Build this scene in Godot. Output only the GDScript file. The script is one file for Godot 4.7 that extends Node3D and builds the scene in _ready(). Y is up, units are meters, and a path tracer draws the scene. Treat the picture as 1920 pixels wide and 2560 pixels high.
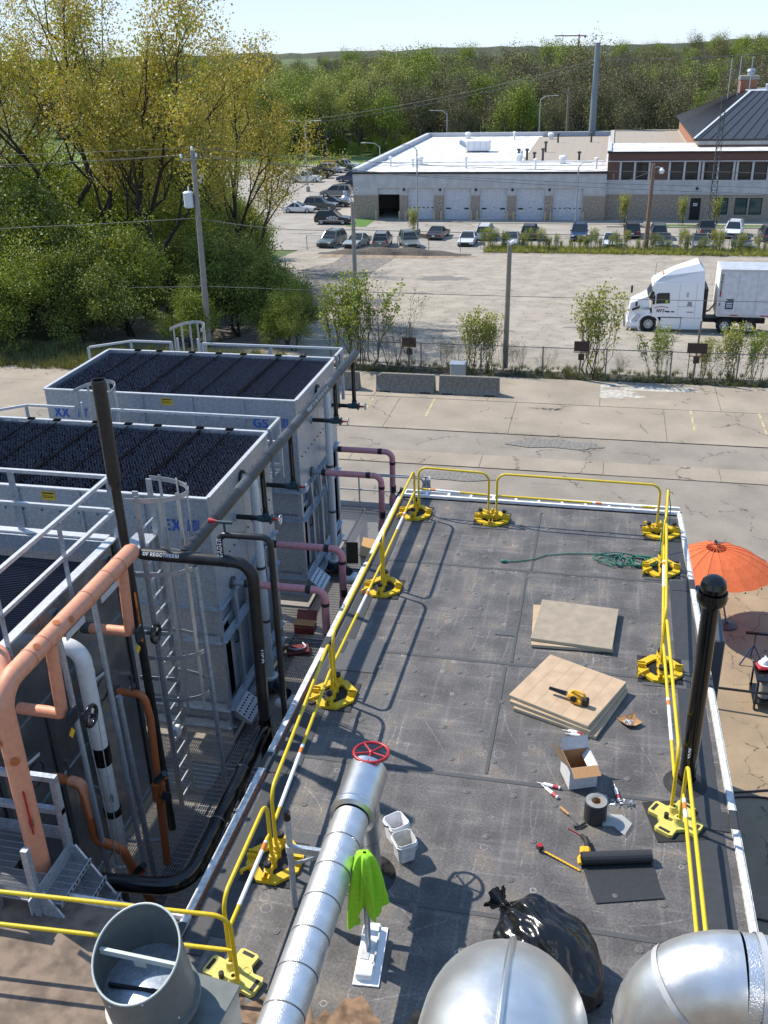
extends Node3D

# ---------------------------------------------------------------- mesh builder
class MB:
	var v := PackedVector3Array()
	var n := PackedVector3Array()
	var uv := PackedVector2Array()
	var c := PackedColorArray()
	var col := Color(1, 1, 1)
	var use_c := false
	func vert(p: Vector3, nn: Vector3, t := Vector2.ZERO) -> void:
		v.append(p); n.append(nn); uv.append(t)
		if use_c: c.append(col)
	func tri(a: Vector3, b: Vector3, d: Vector3) -> void:
		var nn := (d - a).cross(b - a).normalized()
		vert(a, nn); vert(b, nn); vert(d, nn)
	func quad(a: Vector3, b: Vector3, d: Vector3, e: Vector3) -> void:
		var nn := (d - a).cross(b - a).normalized()
		vert(a, nn, Vector2(0, 0)); vert(b, nn, Vector2(1, 0)); vert(d, nn, Vector2(1, 1))
		vert(a, nn, Vector2(0, 0)); vert(d, nn, Vector2(1, 1)); vert(e, nn, Vector2(0, 1))
	func hexa(p: Array) -> void: # p: 4 bottom then 4 top, counter-clockwise seen from above
		quad(p[3], p[2], p[1], p[0]); quad(p[4], p[5], p[6], p[7])
		for i in 4:
			var j := (i + 1) % 4
			quad(p[i], p[j], p[j + 4], p[i + 4])
	func hexa_at(q: Array, h: float) -> MB: # quad raised into a slab
		var p := q.duplicate()
		for c in q: p.append(c + Vector3(0, h, 0))
		hexa(p)
		return self
	func box(at: Vector3, s: Vector3, b := Basis()) -> MB: # at: centre
		var p := []
		for y in [-0.5, 0.5]:
			for q in [[-0.5, 0.5], [0.5, 0.5], [0.5, -0.5], [-0.5, -0.5]]:
				p.append(at + b * Vector3(q[0] * s.x, y * s.y, q[1] * s.z))
		hexa(p)
		return self
	func bev(at: Vector3, s: Vector3, r := 0.01, b := Basis()) -> MB: # box with chamfered edges
		var h := s * 0.5
		r = minf(r, minf(h.x, minf(h.y, h.z)) * 0.9)
		for ax in 3:
			var u := (ax + 1) % 3
			var w := (ax + 2) % 3
			for sg in [-1.0, 1.0]:
				var q := []
				for k in [[-1.0, -1.0], [1.0, -1.0], [1.0, 1.0], [-1.0, 1.0]]:
					var p := Vector3.ZERO
					p[ax] = h[ax] * sg; p[u] = (h[u] - r) * k[0]; p[w] = (h[w] - r) * k[1]
					q.append(at + b * p)
				if sg > 0: quad(q[3], q[2], q[1], q[0])
				else: quad(q[0], q[1], q[2], q[3])
			# edges parallel to ax
			for su in [-1.0, 1.0]:
				for sw in [-1.0, 1.0]:
					var e := []
					for k in [-1.0, 1.0]:
						var p1 := Vector3.ZERO
						p1[ax] = (h[ax] - r) * k; p1[u] = h[u] * su; p1[w] = (h[w] - r) * sw
						var p2 := Vector3.ZERO
						p2[ax] = (h[ax] - r) * k; p2[u] = (h[u] - r) * su; p2[w] = h[w] * sw
						e.append(at + b * p1); e.append(at + b * p2)
					if su * sw > 0: quad(e[0], e[2], e[3], e[1])
					else: quad(e[1], e[3], e[2], e[0])
		for sx in [-1.0, 1.0]:
			for sy in [-1.0, 1.0]:
				for sz in [-1.0, 1.0]:
					var a := at + b * Vector3(h.x * sx, (h.y - r) * sy, (h.z - r) * sz)
					var d := at + b * Vector3((h.x - r) * sx, h.y * sy, (h.z - r) * sz)
					var e := at + b * Vector3((h.x - r) * sx, (h.y - r) * sy, h.z * sz)
					if sx * sy * sz > 0: tri(a, e, d)
					else: tri(a, d, e)
		return self
	func bar(a: Vector3, d: Vector3, w: float, h: float, up := Vector3.UP) -> MB: # rectangular bar between two points
		var z := (d - a).normalized()
		if absf(z.dot(up)) > 0.98: up = Vector3.FORWARD if absf(z.z) < 0.9 else Vector3.RIGHT
		var x := up.cross(z).normalized()
		var y := z.cross(x)
		box((a + d) * 0.5, Vector3(w, h, a.distance_to(d)), Basis(x, y, z))
		return self
	func ang(a: Vector3, d: Vector3, w: float, t: float, u: Vector3, s: Vector3) -> MB: # L-profile: flanges along u and s
		bar(a + u * w * 0.5 + s * t * 0.5, d + u * w * 0.5 + s * t * 0.5, w, t, s)
		bar(a + s * (w * 0.5 + t * 0.5) + u * t * 0.5, d + s * (w * 0.5 + t * 0.5) + u * t * 0.5, t, w - t, s)
		return self
	func tube(pts: PackedVector3Array, r, seg := 12, caps := true) -> MB: # r: number or array per point
		var m := pts.size()
		var frames := []
		var ref := Vector3.UP
		var t0 := (pts[1] - pts[0]).normalized()
		if absf(t0.dot(ref)) > 0.9: ref = Vector3.RIGHT
		var x := ref.cross(t0).normalized()
		for i in m:
			var t: Vector3
			if i == 0: t = (pts[1] - pts[0]).normalized()
			elif i == m - 1: t = (pts[m - 1] - pts[m - 2]).normalized()
			else: t = ((pts[i + 1] - pts[i]).normalized() + (pts[i] - pts[i - 1]).normalized()).normalized()
			x = (x - t * x.dot(t)).normalized()
			frames.append([x, t.cross(x), t])
		var len := 0.0
		for i in m - 1:
			var ra: float = r[i] if r is Array else r
			var rb: float = r[i + 1] if r is Array else r
			var fa = frames[i]
			var fb = frames[i + 1]
			var nl := len + pts[i].distance_to(pts[i + 1])
			for k in seg:
				var a0 := TAU * k / seg
				var a1 := TAU * (k + 1) / seg
				var n00: Vector3 = fa[0] * cos(a0) + fa[1] * sin(a0)
				var n01: Vector3 = fa[0] * cos(a1) + fa[1] * sin(a1)
				var n10: Vector3 = fb[0] * cos(a0) + fb[1] * sin(a0)
				var n11: Vector3 = fb[0] * cos(a1) + fb[1] * sin(a1)
				var u0 := float(k) / seg
				var u1 := float(k + 1) / seg
				vert(pts[i] + n00 * ra, n00, Vector2(u0, len)); vert(pts[i + 1] + n11 * rb, n11, Vector2(u1, nl)); vert(pts[i + 1] + n10 * rb, n10, Vector2(u0, nl))
				vert(pts[i] + n00 * ra, n00, Vector2(u0, len)); vert(pts[i] + n01 * ra, n01, Vector2(u1, len)); vert(pts[i + 1] + n11 * rb, n11, Vector2(u1, nl))
			len = nl
		if caps:
			for e in [0, m - 1]:
				var f = frames[e]
				var re: float = r[e] if r is Array else r
				var nn: Vector3 = f[2] * (-1.0 if e == 0 else 1.0)
				for k in seg:
					var a0 := TAU * k / seg
					var a1 := TAU * (k + 1) / seg
					vert(pts[e], nn); vert(pts[e] + (f[0] * cos(a0) + f[1] * sin(a0)) * re, nn); vert(pts[e] + (f[0] * cos(a1) + f[1] * sin(a1)) * re, nn)
		return self
	func pipe(pts: Array, r: float, bend := 0.0, seg := 14, caps := true) -> MB: # polyline with rounded corners
		tube(MB.fillet(pts, bend), r, seg, caps)
		return self
	static func fillet(pts: Array, bend: float, steps := 7) -> PackedVector3Array:
		var q := PackedVector3Array()
		q.append(pts[0])
		for i in range(1, pts.size() - 1):
			var a: Vector3 = (pts[i - 1] - pts[i])
			var d: Vector3 = (pts[i + 1] - pts[i])
			var lim := minf(a.length(), d.length()) * 0.49
			a = a.normalized(); d = d.normalized()
			var ang := acos(clampf(a.dot(d), -1, 1))
			if ang > 3.0 or bend <= 0.0:
				q.append(pts[i]); continue
			var rr := bend
			var tl := rr / tan(ang * 0.5)
			if tl > lim: tl = lim; rr = tl * tan(ang * 0.5)
			var cen: Vector3 = pts[i] + (a + d).normalized() * (rr / sin(ang * 0.5))
			var s: Vector3 = pts[i] + a * tl - cen
			var e: Vector3 = pts[i] + d * tl - cen
			for k in steps + 1:
				q.append(cen + s.slerp(e, float(k) / steps))
		q.append(pts[pts.size() - 1])
		return q
	func lathe(prof: Array, at: Vector3, seg := 20, b := Basis(), smooth := false) -> MB: # profile [[r, y], ...]
		for i in prof.size() - 1:
			var p: Array = prof[i]
			var q: Array = prof[i + 1]
			var dr: float = q[0] - p[0]
			var dy: float = q[1] - p[1]
			var l := maxf(sqrt(dr * dr + dy * dy), 1e-6)
			var nr := dy / l
			var ny := -dr / l
			for k in seg:
				var a0 := TAU * k / seg
				var a1 := TAU * (k + 1) / seg
				var d0 := Vector3(cos(a0), 0, sin(a0))
				var d1 := Vector3(cos(a1), 0, sin(a1))
				var n0 := b * (d0 * nr + Vector3(0, ny, 0))
				var n1 := b * (d1 * nr + Vector3(0, ny, 0))
				var p0: Vector3 = at + b * (d0 * p[0] + Vector3(0, p[1], 0))
				var p1: Vector3 = at + b * (d1 * p[0] + Vector3(0, p[1], 0))
				var q0: Vector3 = at + b * (d0 * q[0] + Vector3(0, q[1], 0))
				var q1: Vector3 = at + b * (d1 * q[0] + Vector3(0, q[1], 0))
				vert(p0, n0); vert(q0, n0); vert(q1, n1)
				vert(p0, n0); vert(q1, n1); vert(p1, n1)
		return self
	func prism(poly: PackedVector2Array, h: float, at: Vector3, b := Basis()) -> MB: # polygon in x,z extruded up by h
		var idx := Geometry2D.triangulate_polygon(poly)
		if Geometry2D.is_polygon_clockwise(poly):
			poly.reverse()
			idx = Geometry2D.triangulate_polygon(poly)
		var up := b * Vector3.UP
		var k := 0
		while k < idx.size():
			for y in [0.0, h]:
				for j in 3:
					var p := poly[idx[k + j]]
					vert(at + b * Vector3(p.x, y, p.y), up if y > 0 else -up, p)
			k += 3
		for i in poly.size():
			var p := poly[i]
			var q := poly[(i + 1) % poly.size()]
			quad(at + b * Vector3(q.x, 0, q.y), at + b * Vector3(p.x, 0, p.y), at + b * Vector3(p.x, h, p.y), at + b * Vector3(q.x, h, q.y))
		return self
	func ball(at: Vector3, r: Vector3, seg := 12, rings := 8, b := Basis()) -> MB:
		for i in rings:
			var t0 := PI * i / rings
			var t1 := PI * (i + 1) / rings
			for k in seg:
				var a0 := TAU * k / seg
				var a1 := TAU * (k + 1) / seg
				var d := []
				for q in [[t0, a0], [t1, a0], [t1, a1], [t0, a1]]:
					d.append(Vector3(sin(q[0]) * cos(q[1]), cos(q[0]), sin(q[0]) * sin(q[1])))
				for j in [0, 1, 2, 0, 2, 3]:
					vert(at + b * (d[j] * r), (b * (d[j] / r)).normalized())
		return self
	func add(o: MB, t := Transform3D()) -> MB:
		for i in o.v.size():
			vert(t * o.v[i], (t.basis * o.n[i]).normalized(), o.uv[i])
		return self
	func mesh(check := true) -> ArrayMesh:
		if check: # front faces run clockwise: turn the triangles that do not follow their normals
			var i := 0
			while i < v.size():
				if (v[i + 2] - v[i]).cross(v[i + 1] - v[i]).dot(n[i] + n[i + 1] + n[i + 2]) < 0.0:
					var p := v[i + 1]; v[i + 1] = v[i + 2]; v[i + 2] = p
					var q := n[i + 1]; n[i + 1] = n[i + 2]; n[i + 2] = q
					var r := uv[i + 1]; uv[i + 1] = uv[i + 2]; uv[i + 2] = r
				i += 3
		var a := []
		a.resize(Mesh.ARRAY_MAX)
		a[Mesh.ARRAY_VERTEX] = v; a[Mesh.ARRAY_NORMAL] = n; a[Mesh.ARRAY_TEX_UV] = uv
		if use_c: a[Mesh.ARRAY_COLOR] = c
		var m := ArrayMesh.new()
		m.add_surface_from_arrays(Mesh.PRIMITIVE_TRIANGLES, a)
		return m

# ---------------------------------------------------------------- nodes
var taken := {}
var rng := RandomNumberGenerator.new()

func numbered(called: String) -> String:
	if not taken.has(called):
		taken[called] = 0
		return called
	taken[called] += 1
	return "%s_%03d" % [called, taken[called]]

func thing(called: String, label: String, category: String, at := Vector3.ZERO, group := "", turn := 0.0) -> Node3D:
	var o := Node3D.new()
	o.name = numbered(called)
	add_child(o)
	o.position = at
	o.rotation.y = turn
	o.set_meta("label", label); o.set_meta("category", category)
	if group: o.set_meta("group", group)
	return o

func mi(called: String, m: Mesh, mat: Material) -> MeshInstance3D:
	var o := MeshInstance3D.new()
	o.name = called
	o.mesh = m
	o.material_override = mat
	return o

func part(t: Node3D, called: String, b: MB, mat: Material, kind := "") -> MeshInstance3D: # local coordinates of t
	var o := mi(called, b.mesh(), mat)
	t.add_child(o, true)
	if kind: o.set_meta("kind", kind)
	return o

func share(t: Node3D, called: String, m: Mesh, mat: Material, at := Vector3.ZERO, turn := 0.0) -> MeshInstance3D:
	var o := mi(called, m, mat)
	t.add_child(o, true)
	o.position = at
	o.rotation.y = turn
	return o

func wpart(t: Node3D, called: String, b: MB, mat: Material, kind := "") -> MeshInstance3D: # world coordinates, t unturned
	var o := part(t, called, b, mat, kind)
	o.position = -t.position if t.get_parent() == self else Vector3.ZERO
	return o

func single(called: String, label: String, category: String, b: MB, mat: Material, group := "") -> MeshInstance3D:
	var o := mi(numbered(called), b.mesh(), mat)
	add_child(o)
	o.set_meta("label", label); o.set_meta("category", category)
	if group: o.set_meta("group", group)
	return o

func struct(called: String, b: MB, mat: Material) -> MeshInstance3D:
	var o := mi(numbered(called), b.mesh(), mat)
	add_child(o)
	o.set_meta("kind", "structure")
	return o

func copy(src: Node3D, label: String, at: Vector3, turn := 0.0, sc := 1.0, group := "") -> Node3D:
	var o: Node3D = src.duplicate()
	var base: String = src.get_meta("base_name") if src.has_meta("base_name") else String(src.name)
	o.name = numbered(base)
	add_child(o)
	o.position = at
	o.rotation = Vector3(0, turn, 0)
	o.scale = Vector3.ONE * sc
	if label: o.set_meta("label", label)
	if group: o.set_meta("group", group)
	return o

# ---------------------------------------------------------------- materials
var tex := {}

func lin(r: float, g: float, b: float) -> Color:
	return Color(r, g, b).linear_to_srgb()

func noise_img(w: int, h: int, type: int, freq: float, oct: int, sd: int) -> Image:
	var f := FastNoiseLite.new()
	f.noise_type = type
	f.frequency = freq
	f.fractal_octaves = oct
	f.seed = sd
	if type == FastNoiseLite.TYPE_CELLULAR:
		f.cellular_return_type = FastNoiseLite.RETURN_CELL_VALUE
		f.fractal_type = FastNoiseLite.FRACTAL_NONE
	return f.get_seamless_image(w, h)

# grey variation texture: value = lo..hi from layers [[image, weight], ...]
func grey_tex(key: String, size: int, layers: Array, lo: float, hi: float, gamma := 1.0) -> ImageTexture:
	if tex.has(key): return tex[key]
	var d := []
	for l in layers: d.append(l[0].get_data())
	var out := PackedByteArray()
	out.resize(size * size)
	for i in size * size:
		var s := 0.0
		for k in d.size(): s += d[k][i] * layers[k][1]
		s = pow(clampf(s / 255.0, 0.0, 1.0), gamma)
		out[i] = int(clampf(lo + (hi - lo) * s, 0.0, 1.0) * 255.0)
	var im := Image.create_from_data(size, size, false, Image.FORMAT_L8, out)
	tex[key] = ImageTexture.create_from_image(im)
	return tex[key]

func make_textures() -> void:
	var S := 512
	var soft := noise_img(S, S, FastNoiseLite.TYPE_SIMPLEX_SMOOTH, 0.012, 5, 1)
	var fine := noise_img(S, S, FastNoiseLite.TYPE_SIMPLEX_SMOOTH, 0.15, 3, 2)
	var cell := noise_img(S, S, FastNoiseLite.TYPE_CELLULAR, 0.06, 1, 3)
	var big := noise_img(S, S, FastNoiseLite.TYPE_SIMPLEX_SMOOTH, 0.006, 4, 4)
	tex["h_fine"] = ImageTexture.create_from_image(fine)
	tex["h_soft"] = ImageTexture.create_from_image(soft)
	grey_tex("soft", S, [[soft, 0.8], [fine, 0.2]], 0.84, 1.0)
	grey_tex("dirt", S, [[soft, 0.6], [fine, 0.4]], 0.62, 1.15)
	grey_tex("grain", S, [[fine, 0.75], [big, 0.25]], 0.75, 1.08)
	grey_tex("spangle", S, [[cell, 0.55], [soft, 0.45]], 0.78, 1.06)
	grey_tex("worn", S, [[soft, 0.5], [big, 0.5]], 0.5, 1.3)
	tex["n_fine"] = normal_of(fine, 3.0)
	tex["n_soft"] = normal_of(soft, 6.0)

func normal_of(im: Image, s: float) -> ImageTexture:
	var c: Image = im.duplicate()
	c.convert(Image.FORMAT_RGBA8)
	c.bump_map_to_normal_map(s)
	return ImageTexture.create_from_image(c)

var mats := {}

func mat(key: String, c: Color, rough := 0.6, metal := 0.0, t := "", scale := 1.0, opt := {}) -> StandardMaterial3D:
	if mats.has(key): return mats[key]
	var m := StandardMaterial3D.new()
	m.resource_name = key
	m.albedo_color = c
	m.roughness = rough
	m.metallic = metal
	if t:
		m.albedo_texture = tex[t]
		m.uv1_triplanar = true
		m.uv1_world_triplanar = opt.get("world", true)
		m.uv1_scale = Vector3.ONE * scale if not opt.has("scale3") else opt.scale3
	if opt.has("rough_tex"):
		m.roughness_texture = tex[opt.rough_tex]
		m.uv1_triplanar = true
		m.uv1_world_triplanar = true
	if opt.has("normal"):
		m.normal_enabled = true
		m.normal_texture = tex[opt.normal]
		m.normal_scale = opt.get("ns", 0.5)
		m.uv1_triplanar = true
		m.uv1_world_triplanar = opt.get("world", true)
		if not t: m.uv1_scale = Vector3.ONE * scale
	if opt.has("height"):
		m.heightmap_enabled = true
		m.heightmap_texture = tex[opt.height]
		m.heightmap_scale = opt.get("hs", 0.3)
		m.uv1_triplanar = true
		m.uv1_world_triplanar = opt.get("world", true)
		if not t: m.uv1_scale = Vector3.ONE * scale
	if opt.has("backlight"):
		m.backlight_enabled = true
		m.backlight = opt.backlight
	if opt.has("coat"):
		m.clearcoat_enabled = true
		m.clearcoat = opt.coat
		m.clearcoat_roughness = 0.1
	if opt.get("vc", false): m.vertex_color_use_as_albedo = true
	mats[key] = m
	return m

func M(key: String) -> StandardMaterial3D:
	assert(mats.has(key), key)
	return mats[key]

const PTS := [[60.0, -6.4], [-48.0, -6.4], [-68.0, -8.7], [-108.0, -11.4], [-118.0, -11.9], [-230.0, -12.0], [-420.0, -10.5], [-900.0, -9.0], [-2500.0, -8.0]]
func gy(z: float) -> float: # height of the ground, falling away from the plant
	for i in PTS.size() - 1:
		if z >= PTS[i + 1][0]:
			return lerpf(PTS[i][1], PTS[i + 1][1], (z - PTS[i][0]) / (PTS[i + 1][0] - PTS[i][0]))
	return -8.0

# ---------------------------------------------------------------- start
func _ready() -> void:
	rng.seed = 77
	var cam := Camera3D.new()
	cam.name = "camera"
	cam.transform = Transform3D(Basis(Vector3(0.976413, -0.025877, -0.214353), Vector3(-0.070043, 0.901136, -0.42784), Vector3(0.204232, 0.432763, 0.878069)).orthonormalized(), Vector3(0, 9.1, 0))
	cam.fov = 55.85
	cam.near = 0.05
	cam.far = 9000.0
	cam.current = true
	add_child(cam)
	var we := WorldEnvironment.new()
	we.name = "environment"
	var env := Environment.new()
	env.background_mode = Environment.BG_SKY
	var sky := Sky.new()
	var psm := ProceduralSkyMaterial.new()
	psm.sky_top_color = lin(0.17, 0.30, 0.55)
	psm.sky_horizon_color = lin(0.53, 0.63, 0.72)
	psm.sky_curve = 0.12
	psm.ground_bottom_color = lin(0.22, 0.21, 0.19)
	psm.ground_horizon_color = lin(0.55, 0.60, 0.62)
	psm.sun_angle_max = 1.0
	psm.sky_energy_multiplier = 1.0
	sky.sky_material = psm
	env.sky = sky
	env.tonemap_mode = Environment.TONE_MAPPER_LINEAR
	env.tonemap_exposure = 1.72
	env.sdfgi_enabled = true
	env.ssao_enabled = true
	env.ssil_enabled = true
	env.fog_enabled = false
	env.fog_density = 0.00016
	env.fog_light_color = lin(0.62, 0.74, 0.86)
	we.environment = env
	add_child(we)
	var sun := DirectionalLight3D.new()
	sun.name = "sun"
	sun.light_energy = 1.32
	sun.light_color = lin(1.0, 0.93, 0.82)
	sun.light_angular_distance = 0.53
	sun.shadow_enabled = true
	add_child(sun)
	sun.look_at_from_position(Vector3.ZERO, Vector3(0.855, -1.0, 0.345))
	make_textures()
	make_materials()
	build_ground()
	build_roof()
	build_all()

func make_materials() -> void:
	mat("galv", lin(0.47, 0.52, 0.58), 0.42, 0.55, "spangle", 1.6, {"rough_tex": "soft"})
	mat("galv_dark", lin(0.36, 0.39, 0.43), 0.45, 0.5, "spangle", 1.2)
	mat("stainless", lin(0.42, 0.44, 0.46), 0.24, 0.9, "soft", 0.35, {"normal": "n_soft", "ns": 0.12})
	mat("alum", lin(0.60, 0.61, 0.62), 0.38, 0.3, "soft", 1.4)
	mat("ladder_alum", lin(0.52, 0.54, 0.56), 0.4, 0.6, "soft", 1.4)
	mat("jacket", lin(0.80, 0.81, 0.82), 0.40, 0.85, "soft", 0.8, {"normal": "n_fine", "ns": 0.6})
	mat("jacket_smooth", lin(0.76, 0.76, 0.75), 0.33, 0.95, "soft", 0.5, {"normal": "n_soft", "ns": 0.10})
	mat("fill", lin(0.017, 0.019, 0.032), 0.16, 0.0, "", 1.0)
	mat("black_strap", lin(0.006, 0.006, 0.007), 1.0).metallic_specular = 0.0
	mat("steel_pipe", lin(0.030, 0.029, 0.028), 0.36, 0.25, "worn", 1.1)
	mat("black_gloss", lin(0.006, 0.006, 0.0065), 0.14, 0.0, "soft", 2.0)
	mat("valve_green", lin(0.012, 0.05, 0.062), 0.45, 0.0, "soft", 3.0)
	mat("valve_blue", lin(0.012, 0.022, 0.035), 0.5, 0.0, "soft", 3.0)
	mat("peach", lin(0.72, 0.305, 0.175), 0.55, 0.0, "soft", 1.5)
	mat("primer", lin(0.48, 0.135, 0.038), 0.6, 0.0, "soft", 2.0)
	mat("pink", lin(0.60, 0.255, 0.27), 0.62, 0.0, "soft", 2.0)
	mat("pvc", lin(0.70, 0.71, 0.70), 0.42, 0.0, "soft", 1.2)
	mat("yellow", lin(0.75, 0.53, 0.012), 0.42, 0.0, "soft", 3.0)
	mat("yellow_base", lin(0.70, 0.46, 0.012), 0.5, 0.0, "grain", 1.5)
	mat("pale_yellow", lin(0.66, 0.56, 0.13), 0.55, 0.0, "grain", 1.5)
	mat("sticker_white", lin(0.75, 0.75, 0.74), 0.4)
	mat("sticker_orange", lin(0.62, 0.18, 0.03), 0.5)
	mat("rubber", lin(0.012, 0.012, 0.013), 0.7)
	mat("red", lin(0.36, 0.014, 0.020), 0.4)
	mat("white_paint", lin(0.72, 0.72, 0.70), 0.55, 0.0, "dirt", 1.2)
	mat("white_clean", lin(0.78, 0.78, 0.78), 0.5)
	mat("rust", lin(0.22, 0.09, 0.045), 0.9, 0.0, "dirt", 2.5)
	mat("wood_pole", lin(0.24, 0.20, 0.16), 0.9, 0.0, "dirt", 1.0, {"scale3": Vector3(5, 0.4, 5)})
	mat("plywood", lin(0.52, 0.29, 0.10), 0.7, 0.0, "dirt", 1.0, {"scale3": Vector3(1.2, 4, 9)})
	mat("brown_dark", lin(0.07, 0.045, 0.025), 0.8)
	mat("iso_face", lin(0.50, 0.36, 0.235), 0.85, 0.0, "soft", 0.5)
	mat("iso_grey", lin(0.33, 0.275, 0.205), 0.9, 0.0, "soft", 0.6)
	mat("iso_edge", lin(0.50, 0.45, 0.33), 0.95, 0.0, "grain", 6.0)
	mat("cardboard", lin(0.42, 0.23, 0.10), 0.85, 0.0, "soft", 4.0)
	mat("carton_white", lin(0.66, 0.67, 0.68), 0.6, 0.0, "soft", 2.0)
	mat("tool_yellow", lin(0.72, 0.36, 0.012), 0.45)
	mat("orange_cloth", lin(0.95, 0.25, 0.085), 0.8, 0.0, "soft", 1.5, {"backlight": lin(0.8, 0.16, 0.05)})
	mat("hivis", lin(0.30, 0.66, 0.02), 0.85, 0.0, "soft", 3.0)
	mat("rope_green", lin(0.012, 0.13, 0.09), 0.7)
	mat("grey_paint", lin(0.135, 0.152, 0.143), 0.42, 0.0, "soft", 1.0)
	mat("bag", lin(0.006, 0.006, 0.007), 0.2, 0.0, "", 2.6, {"normal": "n_soft", "ns": 0.4})
	mat("membrane_new", lin(0.028, 0.029, 0.032), 0.55, 0.0, "soft", 2.0)
	mat("concrete", lin(0.40, 0.365, 0.31), 0.9, 0.0, "dirt", 0.7)
	mat("concrete_white", lin(0.50, 0.465, 0.40), 0.9, 0.0, "dirt", 0.5)
	mat("dark_steel", lin(0.09, 0.095, 0.10), 0.5, 0.4, "soft", 2.0)
	mat("grating", lin(0.42, 0.43, 0.45), 0.4, 0.4, "soft", 2.0)
	mat("glass", lin(0.02, 0.025, 0.028), 0.06)
	mat("glass_green", lin(0.045, 0.085, 0.075), 0.06)
	mat("tyre", lin(0.015, 0.015, 0.016), 0.85)
	mat("blue_paint", lin(0.012, 0.03, 0.12), 0.4)
	mat("ink_blue", lin(0.02, 0.10, 0.42), 0.6)
	mat("ink_black", lin(0.01, 0.01, 0.012), 0.6)
	mat("chalk", lin(0.7, 0.7, 0.7), 0.9)
	mat("sticker_yellow", lin(0.70, 0.42, 0.02), 0.5)
	mat("hose", lin(0.015, 0.015, 0.016), 0.6)

# crack network: dark lines between cells, broken up by noise
func crack_tex(key: String, size: int, freq: float, width: float, keep: float, sd: int, lo := 0.16) -> void:
	var f := FastNoiseLite.new()
	f.noise_type = FastNoiseLite.TYPE_CELLULAR
	f.cellular_return_type = FastNoiseLite.RETURN_DISTANCE2_SUB
	f.cellular_distance_function = FastNoiseLite.DISTANCE_EUCLIDEAN
	f.frequency = freq
	f.fractal_type = FastNoiseLite.FRACTAL_NONE
	f.seed = sd
	f.domain_warp_enabled = true
	f.domain_warp_amplitude = 0.35 / freq
	f.domain_warp_frequency = freq * 1.6
	var e := f.get_seamless_image(size, size).get_data()
	width *= 255.0
	var g := noise_img(size, size, FastNoiseLite.TYPE_SIMPLEX_SMOOTH, 0.25, 2, sd + 1).get_data()
	var b := noise_img(size, size, FastNoiseLite.TYPE_SIMPLEX_SMOOTH, 0.006, 4, sd + 2).get_data()
	var out := PackedByteArray()
	out.resize(size * size)
	for i in size * size:
		var s := 0.90 + (g[i] - 128) * 0.0009 + (b[i] - 128) * 0.0004
		var w := width * (0.4 + 1.2 * g[i] / 255.0)
		if b[i] < keep * 255.0 and e[i] < w:
			s *= lerpf(lo, 1.0, pow(clampf(e[i] / w, 0.0, 1.0), 2.0))
		out[i] = int(clampf(s, 0.0, 1.0) * 255.0)
	var im := Image.create_from_data(size, size, false, Image.FORMAT_L8, out)
	tex[key] = ImageTexture.create_from_image(im)

func ground_mat(key: String, c: Color, t: String, scale: float, dscale := 0.045) -> StandardMaterial3D:
	var m := mat(key, c, 0.92, 0.0, t, scale)
	m.detail_enabled = true
	m.detail_blend_mode = BaseMaterial3D.BLEND_MODE_MUL
	m.detail_albedo = tex["soft"]
	m.detail_uv_layer = BaseMaterial3D.DETAIL_UV_2
	m.uv2_triplanar = true
	m.uv2_world_triplanar = true
	m.uv2_scale = Vector3.ONE * dscale
	return m

func sheet(x0: float, x1: float, z0: float, z1: float, dy := 0.0, nx := 1, nz := 1, lift := 0.0) -> MB:
	var b := MB.new()
	for i in nz:
		var za := lerpf(z0, z1, float(i) / nz)
		var zb := lerpf(z0, z1, float(i + 1) / nz)
		for j in nx:
			var xa := lerpf(x0, x1, float(j) / nx)
			var xb := lerpf(x0, x1, float(j + 1) / nx)
			b.quad(Vector3(xa, gy(za) + dy, za), Vector3(xa, gy(zb) + dy, zb), Vector3(xb, gy(zb) + dy, zb), Vector3(xb, gy(za) + dy, za))
	return b

# a closed outline laid on the ground
func blot(poly: PackedVector2Array, dy: float) -> MB:
	var b := MB.new()
	var idx := Geometry2D.triangulate_polygon(poly)
	for k in idx:
		b.vert(Vector3(poly[k].x, gy(poly[k].y) + dy, poly[k].y), Vector3.UP)
	return b

func blob(cx: float, cz: float, rx: float, rz: float, n := 22, rough := 0.25) -> PackedVector2Array:
	var p := PackedVector2Array()
	for i in n:
		var a := TAU * i / n
		var r := 1.0 + rng.randf_range(-rough, rough)
		p.append(Vector2(cx + cos(a) * rx * r, cz + sin(a) * rz * r))
	return p

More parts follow.
